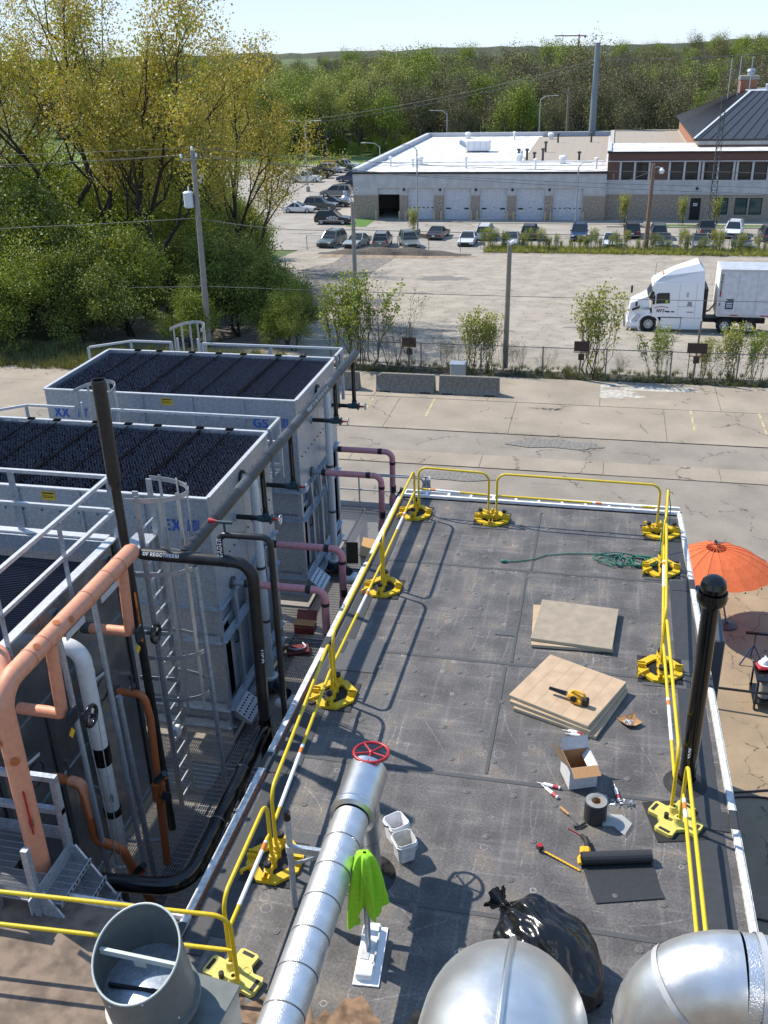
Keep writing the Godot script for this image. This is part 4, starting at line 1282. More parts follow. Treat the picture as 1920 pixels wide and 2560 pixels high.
# jacketed elbows in front of the camera, and the exhaust hood on its box
func build_near_ducts() -> void:
	var t := thing("insulated_duct", "large smooth silver elbow pipe with a seam along its top", "insulated pipe", V(-0.2, 0, -3.08))
	var R := 0.42
	var q := MB.new()
	var pts := MB.fillet([V(-0.22, 0.1, -3.50), V(-0.22, 4.70, -3.50), V(-0.22, 4.70, 0.3)], 0.50, 12)
	q.tube(pts, R, 40)
	wpart(t, "elbow_jacket", q, mat("jacket_dull", lin(0.80, 0.795, 0.775), 0.36, 0.88, "soft", 0.8, {"normal": "n_soft", "ns": 0.22}))
	var bead := MB.new()
	var seam := PackedVector3Array()
	for i in pts.size():
		var tn := (pts[mini(i + 1, pts.size() - 1)] - pts[maxi(i - 1, 0)]).normalized()
		var outw := tn.cross(Vector3.RIGHT).normalized()
		if outw.dot(V(0, 1, -1)) < 0: outw = -outw
		seam.append(pts[i] + outw * (R + 0.002))
	bead.tube(seam, 0.018, 8)
	wpart(t, "seam", bead, M("jacket_smooth"))
	t = thing("insulated_duct", "silver jacketed pipe bending towards the yard, with banded laps", "insulated pipe", V(0.9, 0, -4.6))
	var r2 := 0.27
	var c := V(0.65, 4.05, -4.28)
	var path := MB.fillet([c + V(0, -3.9, 0.3), c + V(0, 0.02, 0), c + V(3.2, 0.02, -0.10)], 0.44, 12)
	wpart(t, "elbow_jacket", MB.new().tube(path.slice(1, 14), r2, 40, false), M("jacket_dull"))
	wpart(t, "vertical_jacket", MB.new().tube(PackedVector3Array([path[0], path[1]]), r2 - 0.006, 36, false), M("jacket"))
	wpart(t, "horizontal_jacket", MB.new().tube(PackedVector3Array([path[13], path[14]]), r2 - 0.006, 36, false), M("jacket"))
	for e in [[path[1], (path[0] - path[1]).normalized(), 0.03], [path[13], (path[14] - path[13]).normalized(), 0.10], [path[1], (path[0] - path[1]).normalized(), 0.5], [path[7], (path[8] - path[6]).normalized(), 0.0]]:
		var a: Vector3 = e[0] + e[1] * e[2]
		wpart(t, "band", MB.new().tube(PackedVector3Array([a - e[1] * 0.02, a + e[1] * 0.02]), r2 + 0.006, 36, false), M("alum"))
	t = thing("insulated_duct", "silver pipe end peeking in below the banded elbow", "insulated pipe", V(1.7, 0, -3.6))
	wpart(t, "jacket", MB.new().tube(MB.fillet([V(1.42, 0.1, -3.62), V(1.42, 4.55, -3.55), V(1.42, 4.55, -1.0)], 0.4, 10), 0.28, 36), M("jacket_dull"))
	# exhaust hood
	t = thing("exhaust_hood", "grey round exhaust hood with slanted open top and damper", "exhaust hood", V(-3.2, 0, -4.8))
	var hc := V(-3.23, 2.68, -4.80)
	var tilt := Basis(Vector3.RIGHT, 0.12) * Basis(Vector3.FORWARD, -0.05)
	var out := MB.new()
	var n := 48
	var R1 := 0.36
	for i in n:
		var a0 := TAU * i / n
		var a1 := TAU * (i + 1) / n
		var e := []
		for a in [a0, a1]:
			var d := V(cos(a), 0, sin(a))
			var yt := 0.02 - 0.13 * sin(a) # slanted rim
			e.append([hc + tilt * (d * R1 + V(0, yt, 0)), hc + tilt * (d * R1 + V(0, -0.62, 0)), hc + tilt * (d * (R1 - 0.012) + V(0, yt, 0)), hc + tilt * (d * (R1 - 0.012) + V(0, -0.60, 0)), tilt * d])
		for q2 in [[0, 1, 1.0], [2, 3, -1.0]]:
			for k in [[0, q2[0]], [1, q2[0]], [1, q2[1]], [0, q2[0]], [1, q2[1]], [0, q2[1]]]:
				out.vert(e[k[0]][k[1]], e[k[0]][4] * q2[2])
		out.quad(e[0][0], e[1][0], e[1][2], e[0][2])
	wpart(t, "barrel", out, M("grey_paint"))
	var rimp := PackedVector3Array()
	for i in n + 1:
		var a := TAU * i / n
		rimp.append(hc + tilt * V(cos(a) * (R1 - 0.004), 0.02 - 0.13 * sin(a), sin(a) * (R1 - 0.004)))
	wpart(t, "rim", MB.new().tube(rimp, 0.010, 8, false), mat("grey_rim", lin(0.42, 0.45, 0.42), 0.4))
	wpart(t, "cross_bar", MB.new().bar(hc + tilt * V(-R1 + 0.02, -0.045, -0.02), hc + tilt * V(R1 - 0.02, -0.045, 0.02), 0.03, 0.05), M("grey_rim"))
	wpart(t, "hinge_tab", MB.new().box(hc + tilt * V(0.0, -0.11, 0.0), V(0.10, 0.10, 0.012), tilt), M("grey_rim"))
	wpart(t, "damper", MB.new().lathe([[0.345, -0.36], [0.0, -0.30]], hc, 32, tilt), M("galv"))
	wpart(t, "damper_gap", MB.new().box(hc + tilt * V(0, -0.315, 0.10), V(0.56, 0.05, 0.02), tilt), M("rubber"))
	wpart(t, "base_band", MB.new().lathe([[R1, -0.62], [R1 + 0.03, -0.62], [R1 + 0.03, -0.57], [R1, -0.565]], hc, 40, tilt), M("grey_paint"))
	wpart(t, "support_leg", MB.new().box(V(-3.23, 1.0, -4.80), V(0.55, 2.0, 0.55)), M("grey_paint"))
	for k in 5:
		var a := [0.5, 1.1, 1.9, 2.6, 1.5][k] as float
		wpart(t, "rivet", MB.new().ball(hc + tilt * V(cos(a) * (R1 + 0.002), [-0.5, -0.12, -0.18, -0.5, -0.40][k], sin(a) * (R1 + 0.002)), V(0.010, 0.010, 0.010), 8, 5), M("alum"))
	# grey sheet metal box beside the hood
	t = thing("duct_box", "grey sheet metal duct box beside the exhaust hood", "duct", V(-2.98, 0, -4.78))
	wpart(t, "casing", MB.new().bev(V(-2.98, 0.95, -4.78), V(0.62, 1.9, 1.0), 0.012, Basis(Vector3.UP, -0.12)), M("grey_paint"))
	wpart(t, "top_flange", MB.new().bev(V(-2.98, 1.912, -4.78), V(0.65, 0.02, 1.03), 0.006, Basis(Vector3.UP, -0.12)), M("grey_paint"))
	t = thing("junction_box", "pale grey electrical junction box beside the silver elbow", "junction box", V(-1.15, 0, -6.05))
	wpart(t, "case", MB.new().bev(V(-1.15, 0.16, -6.05), V(0.36, 0.3, 0.5), 0.01), M("grey_rim"))
	wpart(t, "lid", MB.new().bev(V(-1.15, 0.318, -6.05), V(0.38, 0.014, 0.52), 0.005), M("grey_rim"))

# ---------------------------------------------------------------- evaporative condensers and their pipes
const DK := -2.7 # deck level
const FX := -6.25 # face of the two far condensers

func fill_mesh(w: float, d: float) -> ArrayMesh: # plastic drift eliminators: rows of waved blades
	var b := MB.new()
	var rows := int(d / 0.050)
	var cols := int(w / 0.060)
	var r := RandomNumberGenerator.new()
	r.seed = 5
	for j in rows:
		var z := -d * 0.5 + (j + 0.5) * d / rows
		var ph := 0.5 * (j % 2)
		for i in cols:
			var x := -w * 0.5 + (i + ph) * w / cols
			var s := w / cols
			var h0 := 0.002 + r.randf() * 0.024
			var sk := r.randf_range(-0.012, 0.012)
			var a := V(x, r.randf() * 0.006, z - 0.024); var c := V(x + s * 0.5 + sk, h0 + 0.008, z + sk * 0.4); var e := V(x + s, r.randf() * 0.006, z - 0.024)
			var f := V(x + s * 0.5 - sk, -0.022, z + 0.026)
			b.tri(a, c, f); b.tri(c, e, f); b.tri(a, e, c)
	return b.mesh()

func bolt_row(b: MB, a: Vector3, c: Vector3, n: int, out: Vector3, r := 0.012) -> void:
	for i in n:
		b.box(a.lerp(c, (i + 0.5) / n) + out * 0.006, Vector3.ONE * r)

func condenser(label: String, fx: float, lx: float, zn: float, zf: float, top: float, sh: ArrayMesh, logo: bool) -> Node3D:
	var t := thing("condenser", label, "condenser", V((fx + lx) * 0.5, DK, (zn + zf) * 0.5))
	var w := fx - lx
	var d := zn - zf
	var cx := (fx + lx) * 0.5
	var cz := (zn + zf) * 0.5
	var yb := 0.22 # foot of the upper casing
	# upper casing panels, near and far side, overlapping flanges between them
	var np := 5
	for i in np:
		var xa := lx + w * i / np
		var xb := lx + w * (i + 1) / np
		for s in [[zn, 1.0], [zf, -1.0]]:
			wpart(t, "casing_panel", MB.new().box(V((xa + xb) * 0.5, (top + yb) * 0.5, s[0] - s[1] * 0.02), V(xb - xa - 0.012, top - yb - 0.03, 0.03)), M("galv"))
			if i > 0:
				var rib := MB.new().box(V(xa, (top + yb) * 0.5, s[0] + s[1] * 0.012), V(0.06, top - yb - 0.06, 0.028))
				wpart(t, "panel_rib", rib, M("galv"))
	for i in 2:
		var za := zn + (zf - zn) * i / 2.0
		var zb := zn + (zf - zn) * (i + 1) / 2.0
		for s in [[fx, 1.0], [lx, -1.0]]:
			wpart(t, "end_panel", MB.new().box(V(s[0] - s[1] * 0.02, (top + yb) * 0.5, (za + zb) * 0.5), V(0.03, top - yb - 0.03, absf(zb - za) - 0.012)), M("galv"))
	var bl := MB.new()
	bolt_row(bl, V(fx, top - 0.35, zn - 0.1), V(fx, top - 0.35, zf + 0.1), 9, Vector3.RIGHT, 0.03)
	bolt_row(bl, V(fx, yb + 0.75, zn - 0.1), V(fx, yb + 0.75, zf + 0.1), 12, Vector3.RIGHT, 0.025)
	bolt_row(bl, V(lx + 0.1, top - 0.45, zn), V(fx - 0.1, top - 0.45, zn), 16, V(0, 0, 1), 0.025)
	wpart(t, "bolts", bl, M("dark_steel"), "stuff")
	# bright top flange
	for q in [[V(lx - 0.01, top, zn), V(fx + 0.01, top, zn)], [V(lx - 0.01, top, zf), V(fx + 0.01, top, zf)], [V(fx, top - 0.001, zn - 0.04), V(fx, top - 0.001, zf + 0.04)], [V(lx, top - 0.001, zn - 0.04), V(lx, top - 0.001, zf + 0.04)]]:
		wpart(t, "top_flange", MB.new().bar(q[0], q[1], 0.075, 0.03), M("alum"))
	# eliminators and the seams between their packs
	var fl := share(t, "eliminator_pack", sh, M("fill"), V(cx, top - 0.075, cz) - t.position)
	fl.set_meta("kind", "stuff")
	for i in range(1, 8):
		var x := lx + w * (i + 0.12 * sin(i * 2.3)) / 8.0
		wpart(t, "pack_strap", MB.new().bar(V(x, top - 0.030, zn - 0.05), V(x, top - 0.030, zf + 0.05), 0.028 if i % 3 else 0.06, 0.012), M("black_strap"))
		wpart(t, "strap_end", MB.new().bev(V(x, top + 0.02, zf + 0.02), V(0.16, 0.03, 0.10), 0.01), M("black_strap"))
	wpart(t, "pack_base", MB.new().box(V(cx, top - 0.20, cz), V(w - 0.08, 0.12, d - 0.08)), M("black_strap"))
	# lower plenum
	wpart(t, "plenum_wall", MB.new().box(V(cx, (yb + DK) * 0.5 + 0.1, zn - 0.10), V(w - 0.1, yb - DK - 0.2, 0.04)), M("galv"))
	wpart(t, "plenum_wall", MB.new().box(V(cx, (yb + DK) * 0.5 + 0.1, zf + 0.10), V(w - 0.1, yb - DK - 0.2, 0.04)), M("galv"))
	wpart(t, "plenum_wall", MB.new().box(V(lx + 0.1, (yb + DK) * 0.5 + 0.1, cz), V(0.04, yb - DK - 0.2, d - 0.3)), M("galv"))
	for y in [0.16, -0.55, -2.05, -2.45]:
		wpart(t, "ledge_beam", MB.new().ang(V(lx, y, zn - 0.04), V(fx, y, zn - 0.04), 0.11, 0.012, Vector3.UP, V(0, 0, 1)), M("galv"))
		wpart(t, "ledge_beam", MB.new().ang(V(fx - 0.04, y, zn), V(fx - 0.04, y, zf), 0.11, 0.012, Vector3.UP, Vector3.RIGHT), M("galv"))
	for z in [zn - 0.06, zn - 0.85, cz, zf + 0.85, zf + 0.06]:
		wpart(t, "column", MB.new().bar(V(fx - 0.06, DK + 0.05, z), V(fx - 0.06, yb, z), 0.12, 0.10, Vector3.RIGHT), M("galv"))
	for i in 4:
		var z := lerpf(zn - 0.45, zf + 0.45, (i + 0.5) / 4.0)
		wpart(t, "frame_strut", MB.new().bar(V(fx - 0.02, 0.17, z), V(fx + 0.02, -0.50, z), 0.05, 0.05), M("galv"))
	wpart(t, "end_wall", MB.new().box(V(fx - 0.16, (DK + yb) * 0.5, cz), V(0.03, yb - DK - 0.1, d - 0.3)), M("galv"))
	var dr := wpart(t, "access_door", MB.new().bev(V(fx - 0.11, -1.15, zn - 0.48), V(0.04, 1.7, 0.62), 0.01), M("galv"))
	part(dr, "door_opening", MB.new().box(V(fx - 0.086, -1.15, zn - 0.36), V(0.012, 1.55, 0.30)), M("black_strap"))
	part(dr, "handle", MB.new().pipe([V(fx - 0.09, -0.75, zn - 0.74), V(fx - 0.02, -0.75, zn - 0.74), V(fx - 0.02, -1.0, zn - 0.74), V(fx - 0.09, -1.0, zn - 0.74)], 0.012, 0.03, 8), M("black_gloss"))
	# sloped perforated step under the door
	var st := MB.new()
	st.hexa([V(fx - 0.05, -2.25, zn - 0.1), V(fx + 0.34, -2.42, zn - 0.1), V(fx + 0.34, -2.42, zn - 0.75), V(fx - 0.05, -2.25, zn - 0.75), V(fx - 0.05, -2.05, zn - 0.1), V(fx + 0.34, -2.36, zn - 0.1), V(fx + 0.34, -2.36, zn - 0.75), V(fx - 0.05, -2.05, zn - 0.75)])
	var step := wpart(t, "step_box", st, M("galv"))
	var ho := MB.new()
	for i in 7:
		for j in 4:
			var f := (j + 0.7) / 4.5
			ho.box(V(lerpf(fx - 0.05, fx + 0.34, f), lerpf(-2.05, -2.36, f) + 0.002, zn - 0.17 - i * 0.085), V(0.035, 0.008, 0.035), Basis(Vector3.FORWARD, 0.67))
	part(step, "drain_holes", ho, M("black_strap"), "stuff")
	wpart(t, "sump", MB.new().box(V(cx, DK + 0.16, cz), V(w - 0.05, 0.30, d - 0.05)), M("galv"))
	# caution sticker and blue lettering on the near side
	var sk := wpart(t, "caution_sticker", MB.new().box(V(lerpf(lx, fx, 0.50), top - 0.16, zn + 0.001), V(0.26, 0.16, 0.008)), M("sticker_yellow"))
	part(sk, "print", MB.new().box(V(lerpf(lx, fx, 0.50), top - 0.11, zn + 0.006), V(0.22, 0.025, 0.004)).box(V(lerpf(lx, fx, 0.50) + 0.03, top - 0.16, zn + 0.006), V(0.14, 0.012, 0.004)).box(V(lerpf(lx, fx, 0.50) + 0.03, top - 0.19, zn + 0.006), V(0.14, 0.012, 0.004)).lathe([[0.035, 0.006], [0.02, 0.006]], V(lerpf(lx, fx, 0.50) - 0.08, top - 0.175, zn), 14, Basis(Vector3.RIGHT, PI / 2)), M("ink_black"))
	if logo:
		for q in [[lx + 0.45, true], [fx - 0.72, false]]:
			flat_text(t, "blue_lettering", ("GS" if zn < -15 else "S EX") if not q[1] else "XX", 0.30, Transform3D(Basis(), V(q[0] - 0.1, top - 0.55, zn + 0.003) - t.position), M("ink_blue"), "Droid Sans", 0.006)
			for k in 7:
				wpart(t, "logo_stripe", MB.new().bar(V(q[0] + 0.30 + k * 0.032, top - 0.64, zn), V(q[0] + 0.24 + k * 0.032 + 0.10, top - 0.42, zn), 0.014, 0.008, V(0, 0, 1)), M("ink_blue"))
	return t

func valve_set(t: Node3D, z: float, y: float, hx: float, hy: float) -> void: # tower outlet, gate valve, riser to the header
	wpart(t, "branch_pipe", MB.new().tube(PackedVector3Array([V(FX - 0.05, y, z), V(hx - 0.12, y, z)]), 0.048, 14), M("black_gloss"))
	wpart(t, "flange", MB.new().tube(PackedVector3Array([V(FX, y, z), V(FX + 0.03, y, z)]), 0.09, 18), M("galv"))
	var vb := wpart(t, "valve_body", MB.new().tube(PackedVector3Array([V(hx - 0.16, y, z), V(hx - 0.08, y, z), V(hx + 0.10, y, z)]), [0.055, 0.068, 0.062], 16).tube(PackedVector3Array([V(hx, y, z), V(hx, y + 0.14, z)]), 0.062, 16).bev(V(hx + 0.10, y, z), V(0.04, 0.15, 0.15), 0.01), M("valve_green"))
	part(vb, "stem", MB.new().tube(PackedVector3Array([V(hx + 0.12, y, z), V(hx + 0.27, y, z)]), [0.03, 0.012], 8), M("red"))
	var hw := MB.new()
	var rg := PackedVector3Array()
	for k in 17: rg.append(V(hx + 0.27, y + cos(TAU * k / 16) * 0.085, z + sin(TAU * k / 16) * 0.085))
	hw.tube(rg, 0.011, 6, false)
	for k in 4: hw.tube(PackedVector3Array([V(hx + 0.27, y, z), V(hx + 0.27, y + cos(TAU * k / 4) * 0.085, z + sin(TAU * k / 4) * 0.085)]), 0.008, 5)
	part(vb, "hand_wheel", hw, M("alum"))
	wpart(t, "riser", MB.new().tube(PackedVector3Array([V(hx, y + 0.13, z), V(hx, hy, z)]), 0.050, 14), M("black_gloss"))
	wpart(t, "stencil_print", MB.new().bar(V(hx + 0.02, y + 0.25, z + 0.048), V(hx + 0.02, hy - 0.2, z + 0.048), 0.018, 0.006), mat("stencil", lin(0.10, 0.10, 0.10), 0.8, 0.0, "worn", 14.0))

func band(t: Node3D, a: Vector3, d: Vector3, r: float, l: float, m: String) -> void:
	wpart(t, "band", MB.new().tube(PackedVector3Array([a - d * l * 0.5, a + d * l * 0.5]), r, 16, false), M(m))

func chain_wheel(t: Node3D, c: Vector3, low: float) -> void:
	var rg := PackedVector3Array()
	for k in 21: rg.append(c + V(0, cos(TAU * k / 20) * 0.13, sin(TAU * k / 20) * 0.13))
	var w := wpart(t, "chain_wheel", MB.new().tube(rg, 0.028, 8, false).tube(PackedVector3Array([c - V(0.13, 0, 0), c + V(0.04, 0, 0)]), 0.03, 10), M("black_gloss"))
	var sp := MB.new()
	for k in 5: sp.tube(PackedVector3Array([c, c + V(0, cos(TAU * k / 5) * 0.12, sin(TAU * k / 5) * 0.12)]), 0.014, 6)
	part(w, "spokes", sp, M("dark_steel"))
	var ch := MB.new()
	for s in [-0.13, 0.13]:
		var n := int((c.y - low) / 0.034)
		for k in n:
			ch.box(c + V(0.0, -k * 0.034, s * (1.0 - 0.75 * k / n)), V(0.014, 0.03, 0.006) if k % 2 else V(0.006, 0.03, 0.014))
	part(w, "chain", ch, M("galv_dark"), "stuff")

func cage(t: Node3D, cx: float, cz: float, y0: float, y1: float, hoops: Array, face: float) -> void: # ladder cage bulging along `face` (turn about y)
	var bs := Basis(Vector3.UP, face)
	for y in hoops:
		var p := []
		var r := 0.42
		for k in 19:
			var a := PI * (k / 18.0)
			p.append(V(sin(a) * 0.80, y, cos(a) * r))
		var hb := MB.new()
		for k in 18:
			var a: Vector3 = V(cx, 0, cz) + bs * p[k]
			var c: Vector3 = V(cx, 0, cz) + bs * p[k + 1]
			hb.bar(a, c, 0.008, 0.075)
		wpart(t, "cage_hoop", hb, M("ladder_alum"))
	for k in 7:
		var a := PI * (k + 0.5) / 7.0
		var q := V(cx, 0, cz) + bs * V(sin(a) * 0.79, 0, cos(a) * 0.41)
		wpart(t, "cage_bar", MB.new().bar(q + V(0, y0, 0), q + V(0, y1, 0), 0.05, 0.008, bs * V(sin(a), 0, cos(a))), M("ladder_alum"))

func railing(t: Node3D, pts: Array, y0: float, hts: Array, every: float, sz := 0.045, m := "alum", post := "galv") -> void:
	for i in pts.size() - 1:
		var a: Vector3 = pts[i]
		var b: Vector3 = pts[i + 1]
		for h in hts:
			wpart(t, "rail", MB.new().bar(V(a.x, y0 + h, a.z), V(b.x, y0 + h, b.z), sz, sz), M(m))
		var n := maxi(1, int(round(a.distance_to(b) / every)))
		for k in n + (1 if i == pts.size() - 2 else 0):
			var p := a.lerp(b, float(k) / n)
			var u := (b - a).normalized()
			wpart(t, "post", MB.new().ang(V(p.x, y0 - 0.25, p.z), V(p.x, y0 + hts[0], p.z), 0.07, 0.010, u, u.cross(Vector3.UP)), M(post))

func grating(b: MB, x0: float, x1: float, z0: float, z1: float, y: float, pitch := 0.040, cross := 0.12) -> void: # bars run along z
	var x := x0
	while x < x1:
		b.box(V(x, y - 0.016, (z0 + z1) * 0.5), V(0.006, 0.032, z0 - z1))
		x += pitch
	var z := z0
	while z > z1:
		b.box(V((x0 + x1) * 0.5, y - 0.006, z), V(x1 - x0, 0.010, 0.008))
		z -= cross

func build_towers() -> void:
	var sh := fill_mesh(5.80, 3.02)
	condenser("galvanised condenser farthest along the deck, with an empty walkway behind", FX, -12.2, -18.77, -21.95, 2.34, sh, true)
	condenser("galvanised middle condenser behind the caged ladder", FX, -12.2, -13.73, -16.90, 2.34, sh, true)
	# nearest condenser with smooth sheet sides
	var fx := -7.13
	var t := thing("condenser", "smooth sided condenser behind the peach pipes", "condenser", V(-10.0, DK, -10.3))
	var zn := -7.6
	var zf := -12.10
	var ys := [2.34, 1.02, -0.35, -2.55]
	for i in 3:
		for k in 2:
			var za := lerpf(zn, zf, k / 2.0)
			var zb := lerpf(zn, zf, (k + 1) / 2.0)
			wpart(t, "side_sheet", MB.new().box(V(fx - 0.02, (ys[i] + ys[i + 1]) * 0.5, (za + zb) * 0.5), V(0.03, ys[i] - ys[i + 1] - 0.02, za - zb - 0.012)), M("stainless"))
		wpart(t, "sheet_lap", MB.new().box(V(fx + 0.006, ys[i + 1] + 0.02, (zn + zf) * 0.5), V(0.02, 0.09, zn - zf)), M("stainless"))
		wpart(t, "end_sheet", MB.new().box(V(fx - 2.55, (ys[i] + ys[i + 1]) * 0.5, zf - 0.02), V(5.05, ys[i] - ys[i + 1] - 0.02, 0.03)), M("galv"))
	for z in [zf + 0.05, -10.6, -9.6, -8.4]:
		wpart(t, "corner_angle", MB.new().bar(V(fx + 0.016, -2.6, z), V(fx + 0.016, 0.9 if z > -12 else 2.3, z), 0.09, 0.022, Vector3.RIGHT), M("dark_steel"))
	wpart(t, "top_flange", MB.new().bar(V(fx - 0.02, 2.35, zn), V(fx - 0.02, 2.35, zf), 0.14, 0.03), M("alum"))
	wpart(t, "top_flange", MB.new().bar(V(fx - 0.1, 2.352, zf), V(fx - 5.0, 2.352, zf), 0.14, 0.03), M("alum"))
	wpart(t, "inner_beam", MB.new().bar(V(fx - 0.12, 2.2, zf + 0.10), V(fx - 5.0, 2.2, zf + 0.10), 0.04, 0.26), M("galv"))
	var fs := MB.new()
	for i in 90:
		var z := lerpf(zn, zf + 0.25, i / 89.0)
		fs.hexa([V(fx - 5.0, 1.98, z), V(fx - 0.12, 1.98, z), V(fx - 0.12, 1.98, z - 0.026), V(fx - 5.0, 1.98, z - 0.026), V(fx - 5.0, 2.01, z - 0.01), V(fx - 0.12, 2.01, z - 0.01), V(fx - 0.12, 2.01, z - 0.016), V(fx - 5.0, 2.01, z - 0.016)])
	wpart(t, "eliminator_pack", fs, M("fill"), "stuff")
	for x in [-8.0, -9.0, -10.0]: wpart(t, "pack_strap", MB.new().bar(V(x, 2.05, zn), V(x, 2.05, zf + 0.3), 0.04, 0.015), M("black_strap"))
	railing(t, [V(fx + 0.09, 0, -7.4), V(fx + 0.09, 0, -12.08), V(-12.0, 0, -12.08)], 2.34, [1.06, 0.50], 1.45, 0.055)
	for z in [-8.85, -10.3, -11.9]:
		wpart(t, "post_bracket", MB.new().bev(V(fx + 0.06, 1.95, z), V(0.09, 0.34, 0.16), 0.012), M("galv"))
	var nf := wpart(t, "name_plate", MB.new().box(V(fx + 0.004, -1.75, -9.15), V(0.008, 0.55, 0.16), Basis(Vector3.RIGHT, 0.35)), M("carton_white"))
	part(nf, "print", MB.new().box(V(fx + 0.009, -1.62, -9.10), V(0.006, 0.16, 0.15), Basis(Vector3.RIGHT, 0.35)), M("ink_blue"))
	part(nf, "print", MB.new().box(V(fx + 0.009, -1.92, -9.21), V(0.006, 0.14, 0.15), Basis(Vector3.RIGHT, 0.35)), M("red"))
	# walkways behind the far condensers
	for q in [[-16.95, -17.85, "walkway with pale rails between the two far condensers"], [-22.0, -22.9, "walkway with pale rails behind the farthest condenser"]]:
		t = thing("walkway", q[2], "walkway", V(-9.2, 1.3, q[0]))
		var gr := MB.new()
		grating(gr, -12.6, -6.2, q[0], q[1] + 0.3, 1.32, 0.05, 0.15)
		wpart(t, "grating", gr, M("grating"), "stuff")
		wpart(t, "toe_plate", MB.new().box(V(-9.4, 1.34, q[1] + 0.32), V(6.4, 0.14, 0.012)), M("galv"))
		railing(t, [V(-6.2, 0, q[0] + 0.1), V(-6.2, 0, q[1] + 0.32), V(-9.9, 0, q[1] + 0.32)], 1.32, [1.08, 0.56], 1.9, 0.05)
		railing(t, [V(-10.75, 0, q[1] + 0.32), V(-11.85, 0, q[1] + 0.32), V(-12.7, 0, q[0] + 0.1)], 1.32, [1.08, 0.56], 1.1, 0.05)
		cage(t, -10.33, q[1] + 0.32, 0.2, 2.78, [2.74, 1.3], PI / 2)
		for s in [-0.28, 0.28]: wpart(t, "ladder_rail", MB.new().bar(V(-10.33 + s, DK, q[1] + 0.25), V(-10.33 + s, 2.5, q[1] + 0.25), 0.03, 0.07), M("alum"))
		for k in 6: wpart(t, "bracket", MB.new().bar(V(-12.4 + k * 1.2, 0.9, q[0] - 0.02), V(-12.4 + k * 1.2, 1.25, q[1] + 0.35), 0.05, 0.05), M("galv"))
	# caged ladder up to the near condenser
	t = thing("cage_ladder", "aluminium ladder with safety cage on the steel deck", "ladder", V(-6.47, DK, -12.0))
	for z in [-11.76, -12.22]:
		wpart(t, "side_rail", MB.new().bar(V(-6.47, DK + 0.01, z), V(-6.47, 3.35, z), 0.03, 0.085, Vector3.RIGHT), M("ladder_alum"))
	for k in 18: wpart(t, "rung", MB.new().tube(PackedVector3Array([V(-6.47, DK + 0.22 + k * 0.305, -11.77), V(-6.47, DK + 0.22 + k * 0.305, -12.21)]), 0.017, 8), M("alum"))
	cage(t, -6.55, -11.99, -0.55, 3.35, [3.28, 2.05, 0.55, -0.25], 0.0)
	for s in [-0.3, 0.6, 1.7]: wpart(t, "wall_bracket", MB.new().bar(V(-6.5, s, -12.2), V(-7.1, s, -12.15), 0.01, 0.08), M("galv"))
	wpart(t, "step_off_plate", MB.new().box(V(-6.65, 2.38, -11.98), V(0.35, 0.03, 0.55)), M("grating"))
	wpart(t, "warning_tag", MB.new().bev(V(-6.40, -1.05, -11.83), V(0.10, 0.16, 0.16), 0.015), M("carton_white"))
	# steel deck of grating
	t = thing("steel_deck", "open steel grating deck carrying the condensers", "deck", V(-8.5, DK, -15.0))
	var cols := [[-7.1, -4.32, -8.6, -12.9], [-6.15, -4.32, -13.0, -17.2], [-6.15, -4.32, -17.3, -20.5], [-6.15, -4.32, -20.6, -24.1], [-12.4, -6.2, -12.35, -13.6], [-12.4, -6.2, -17.0, -18.6], [-12.4, -6.2, -22.1, -24.1], [-9.6, -7.15, -6.4, -8.5]]
	for c in cols:
		var g := MB.new()
		grating(g, c[0], c[1], c[2], c[3], DK, 0.040, 0.11)
		wpart(t, "grating_panel", g, M("grating"), "stuff")
		for e in [[V(c[0], DK - 0.02, c[2]), V(c[1], DK - 0.02, c[2])], [V(c[0], DK - 0.02, c[3]), V(c[1], DK - 0.02, c[3])]]:
			wpart(t, "panel_edge", MB.new().bar(e[0], e[1], 0.012, 0.06), M("galv"))
	for z in [-8.6, -12.95, -17.25, -20.55, -24.1]:
		wpart(t, "deck_beam", MB.new().bar(V(-12.6, DK - 0.22, z), V(-4.3, DK - 0.22, z), 0.14, 0.34), M("dark_steel"))
	for x in [-4.45, -6.2, -9.3, -12.4]:
		wpart(t, "deck_beam", MB.new().bar(V(x, DK - 0.26, -8.4), V(x, DK - 0.26, -24.1), 0.14, 0.3), M("dark_steel"))
		for z in [-13.0, -24.0]: wpart(t, "column", MB.new().bar(V(x, -6.4, z), V(x, DK - 0.4, z), 0.2, 0.2), M("dark_steel"))
	wpart(t, "toe_plate", MB.new().box(V(-6.2, DK + 0.08, -24.15), V(4.0, 0.2, 0.015)), M("galv"))
	# grey pipe rail at the far end of the deck
	t = thing("deck_railing", "grey tube railing across the far end of the steel deck", "railing", V(-6.0, DK, -24.15))
	for h in [1.07, 0.55]:
		wpart(t, "rail", MB.new().pipe([V(-8.4, DK + h, -24.15), V(-4.25, DK + h, -24.15), V(-4.25, DK + h, -22.7)], 0.024, 0.12, 10), mat("grey_rail", lin(0.36, 0.37, 0.39), 0.5, 0.3, "soft", 2.0))
	for x in [-7.9, -6.32, -4.4]: wpart(t, "post", MB.new().tube(PackedVector3Array([V(x, DK, -24.15), V(x, DK + 1.07, -24.15)]), 0.024, 10), M("grey_rail"))
	# stair gate frame that shows above the roof corner
	t = thing("stair_railing", "pale grey stair railing just beyond the roof corner", "railing", V(-3.3, -0.4, -20.1))
	for o in [0.0, 0.12]:
		wpart(t, "hoop", MB.new().pipe([V(-3.86 + o * 0.4, -0.6, -19.9), V(-3.68 + o * 0.4, 0.12, -20.0), V(-3.62 + o * 0.4, 0.12, -20.05), V(-3.58 + o * 0.4, -0.6, -20.0)], 0.022, 0.05, 10), M("grey_rail"))
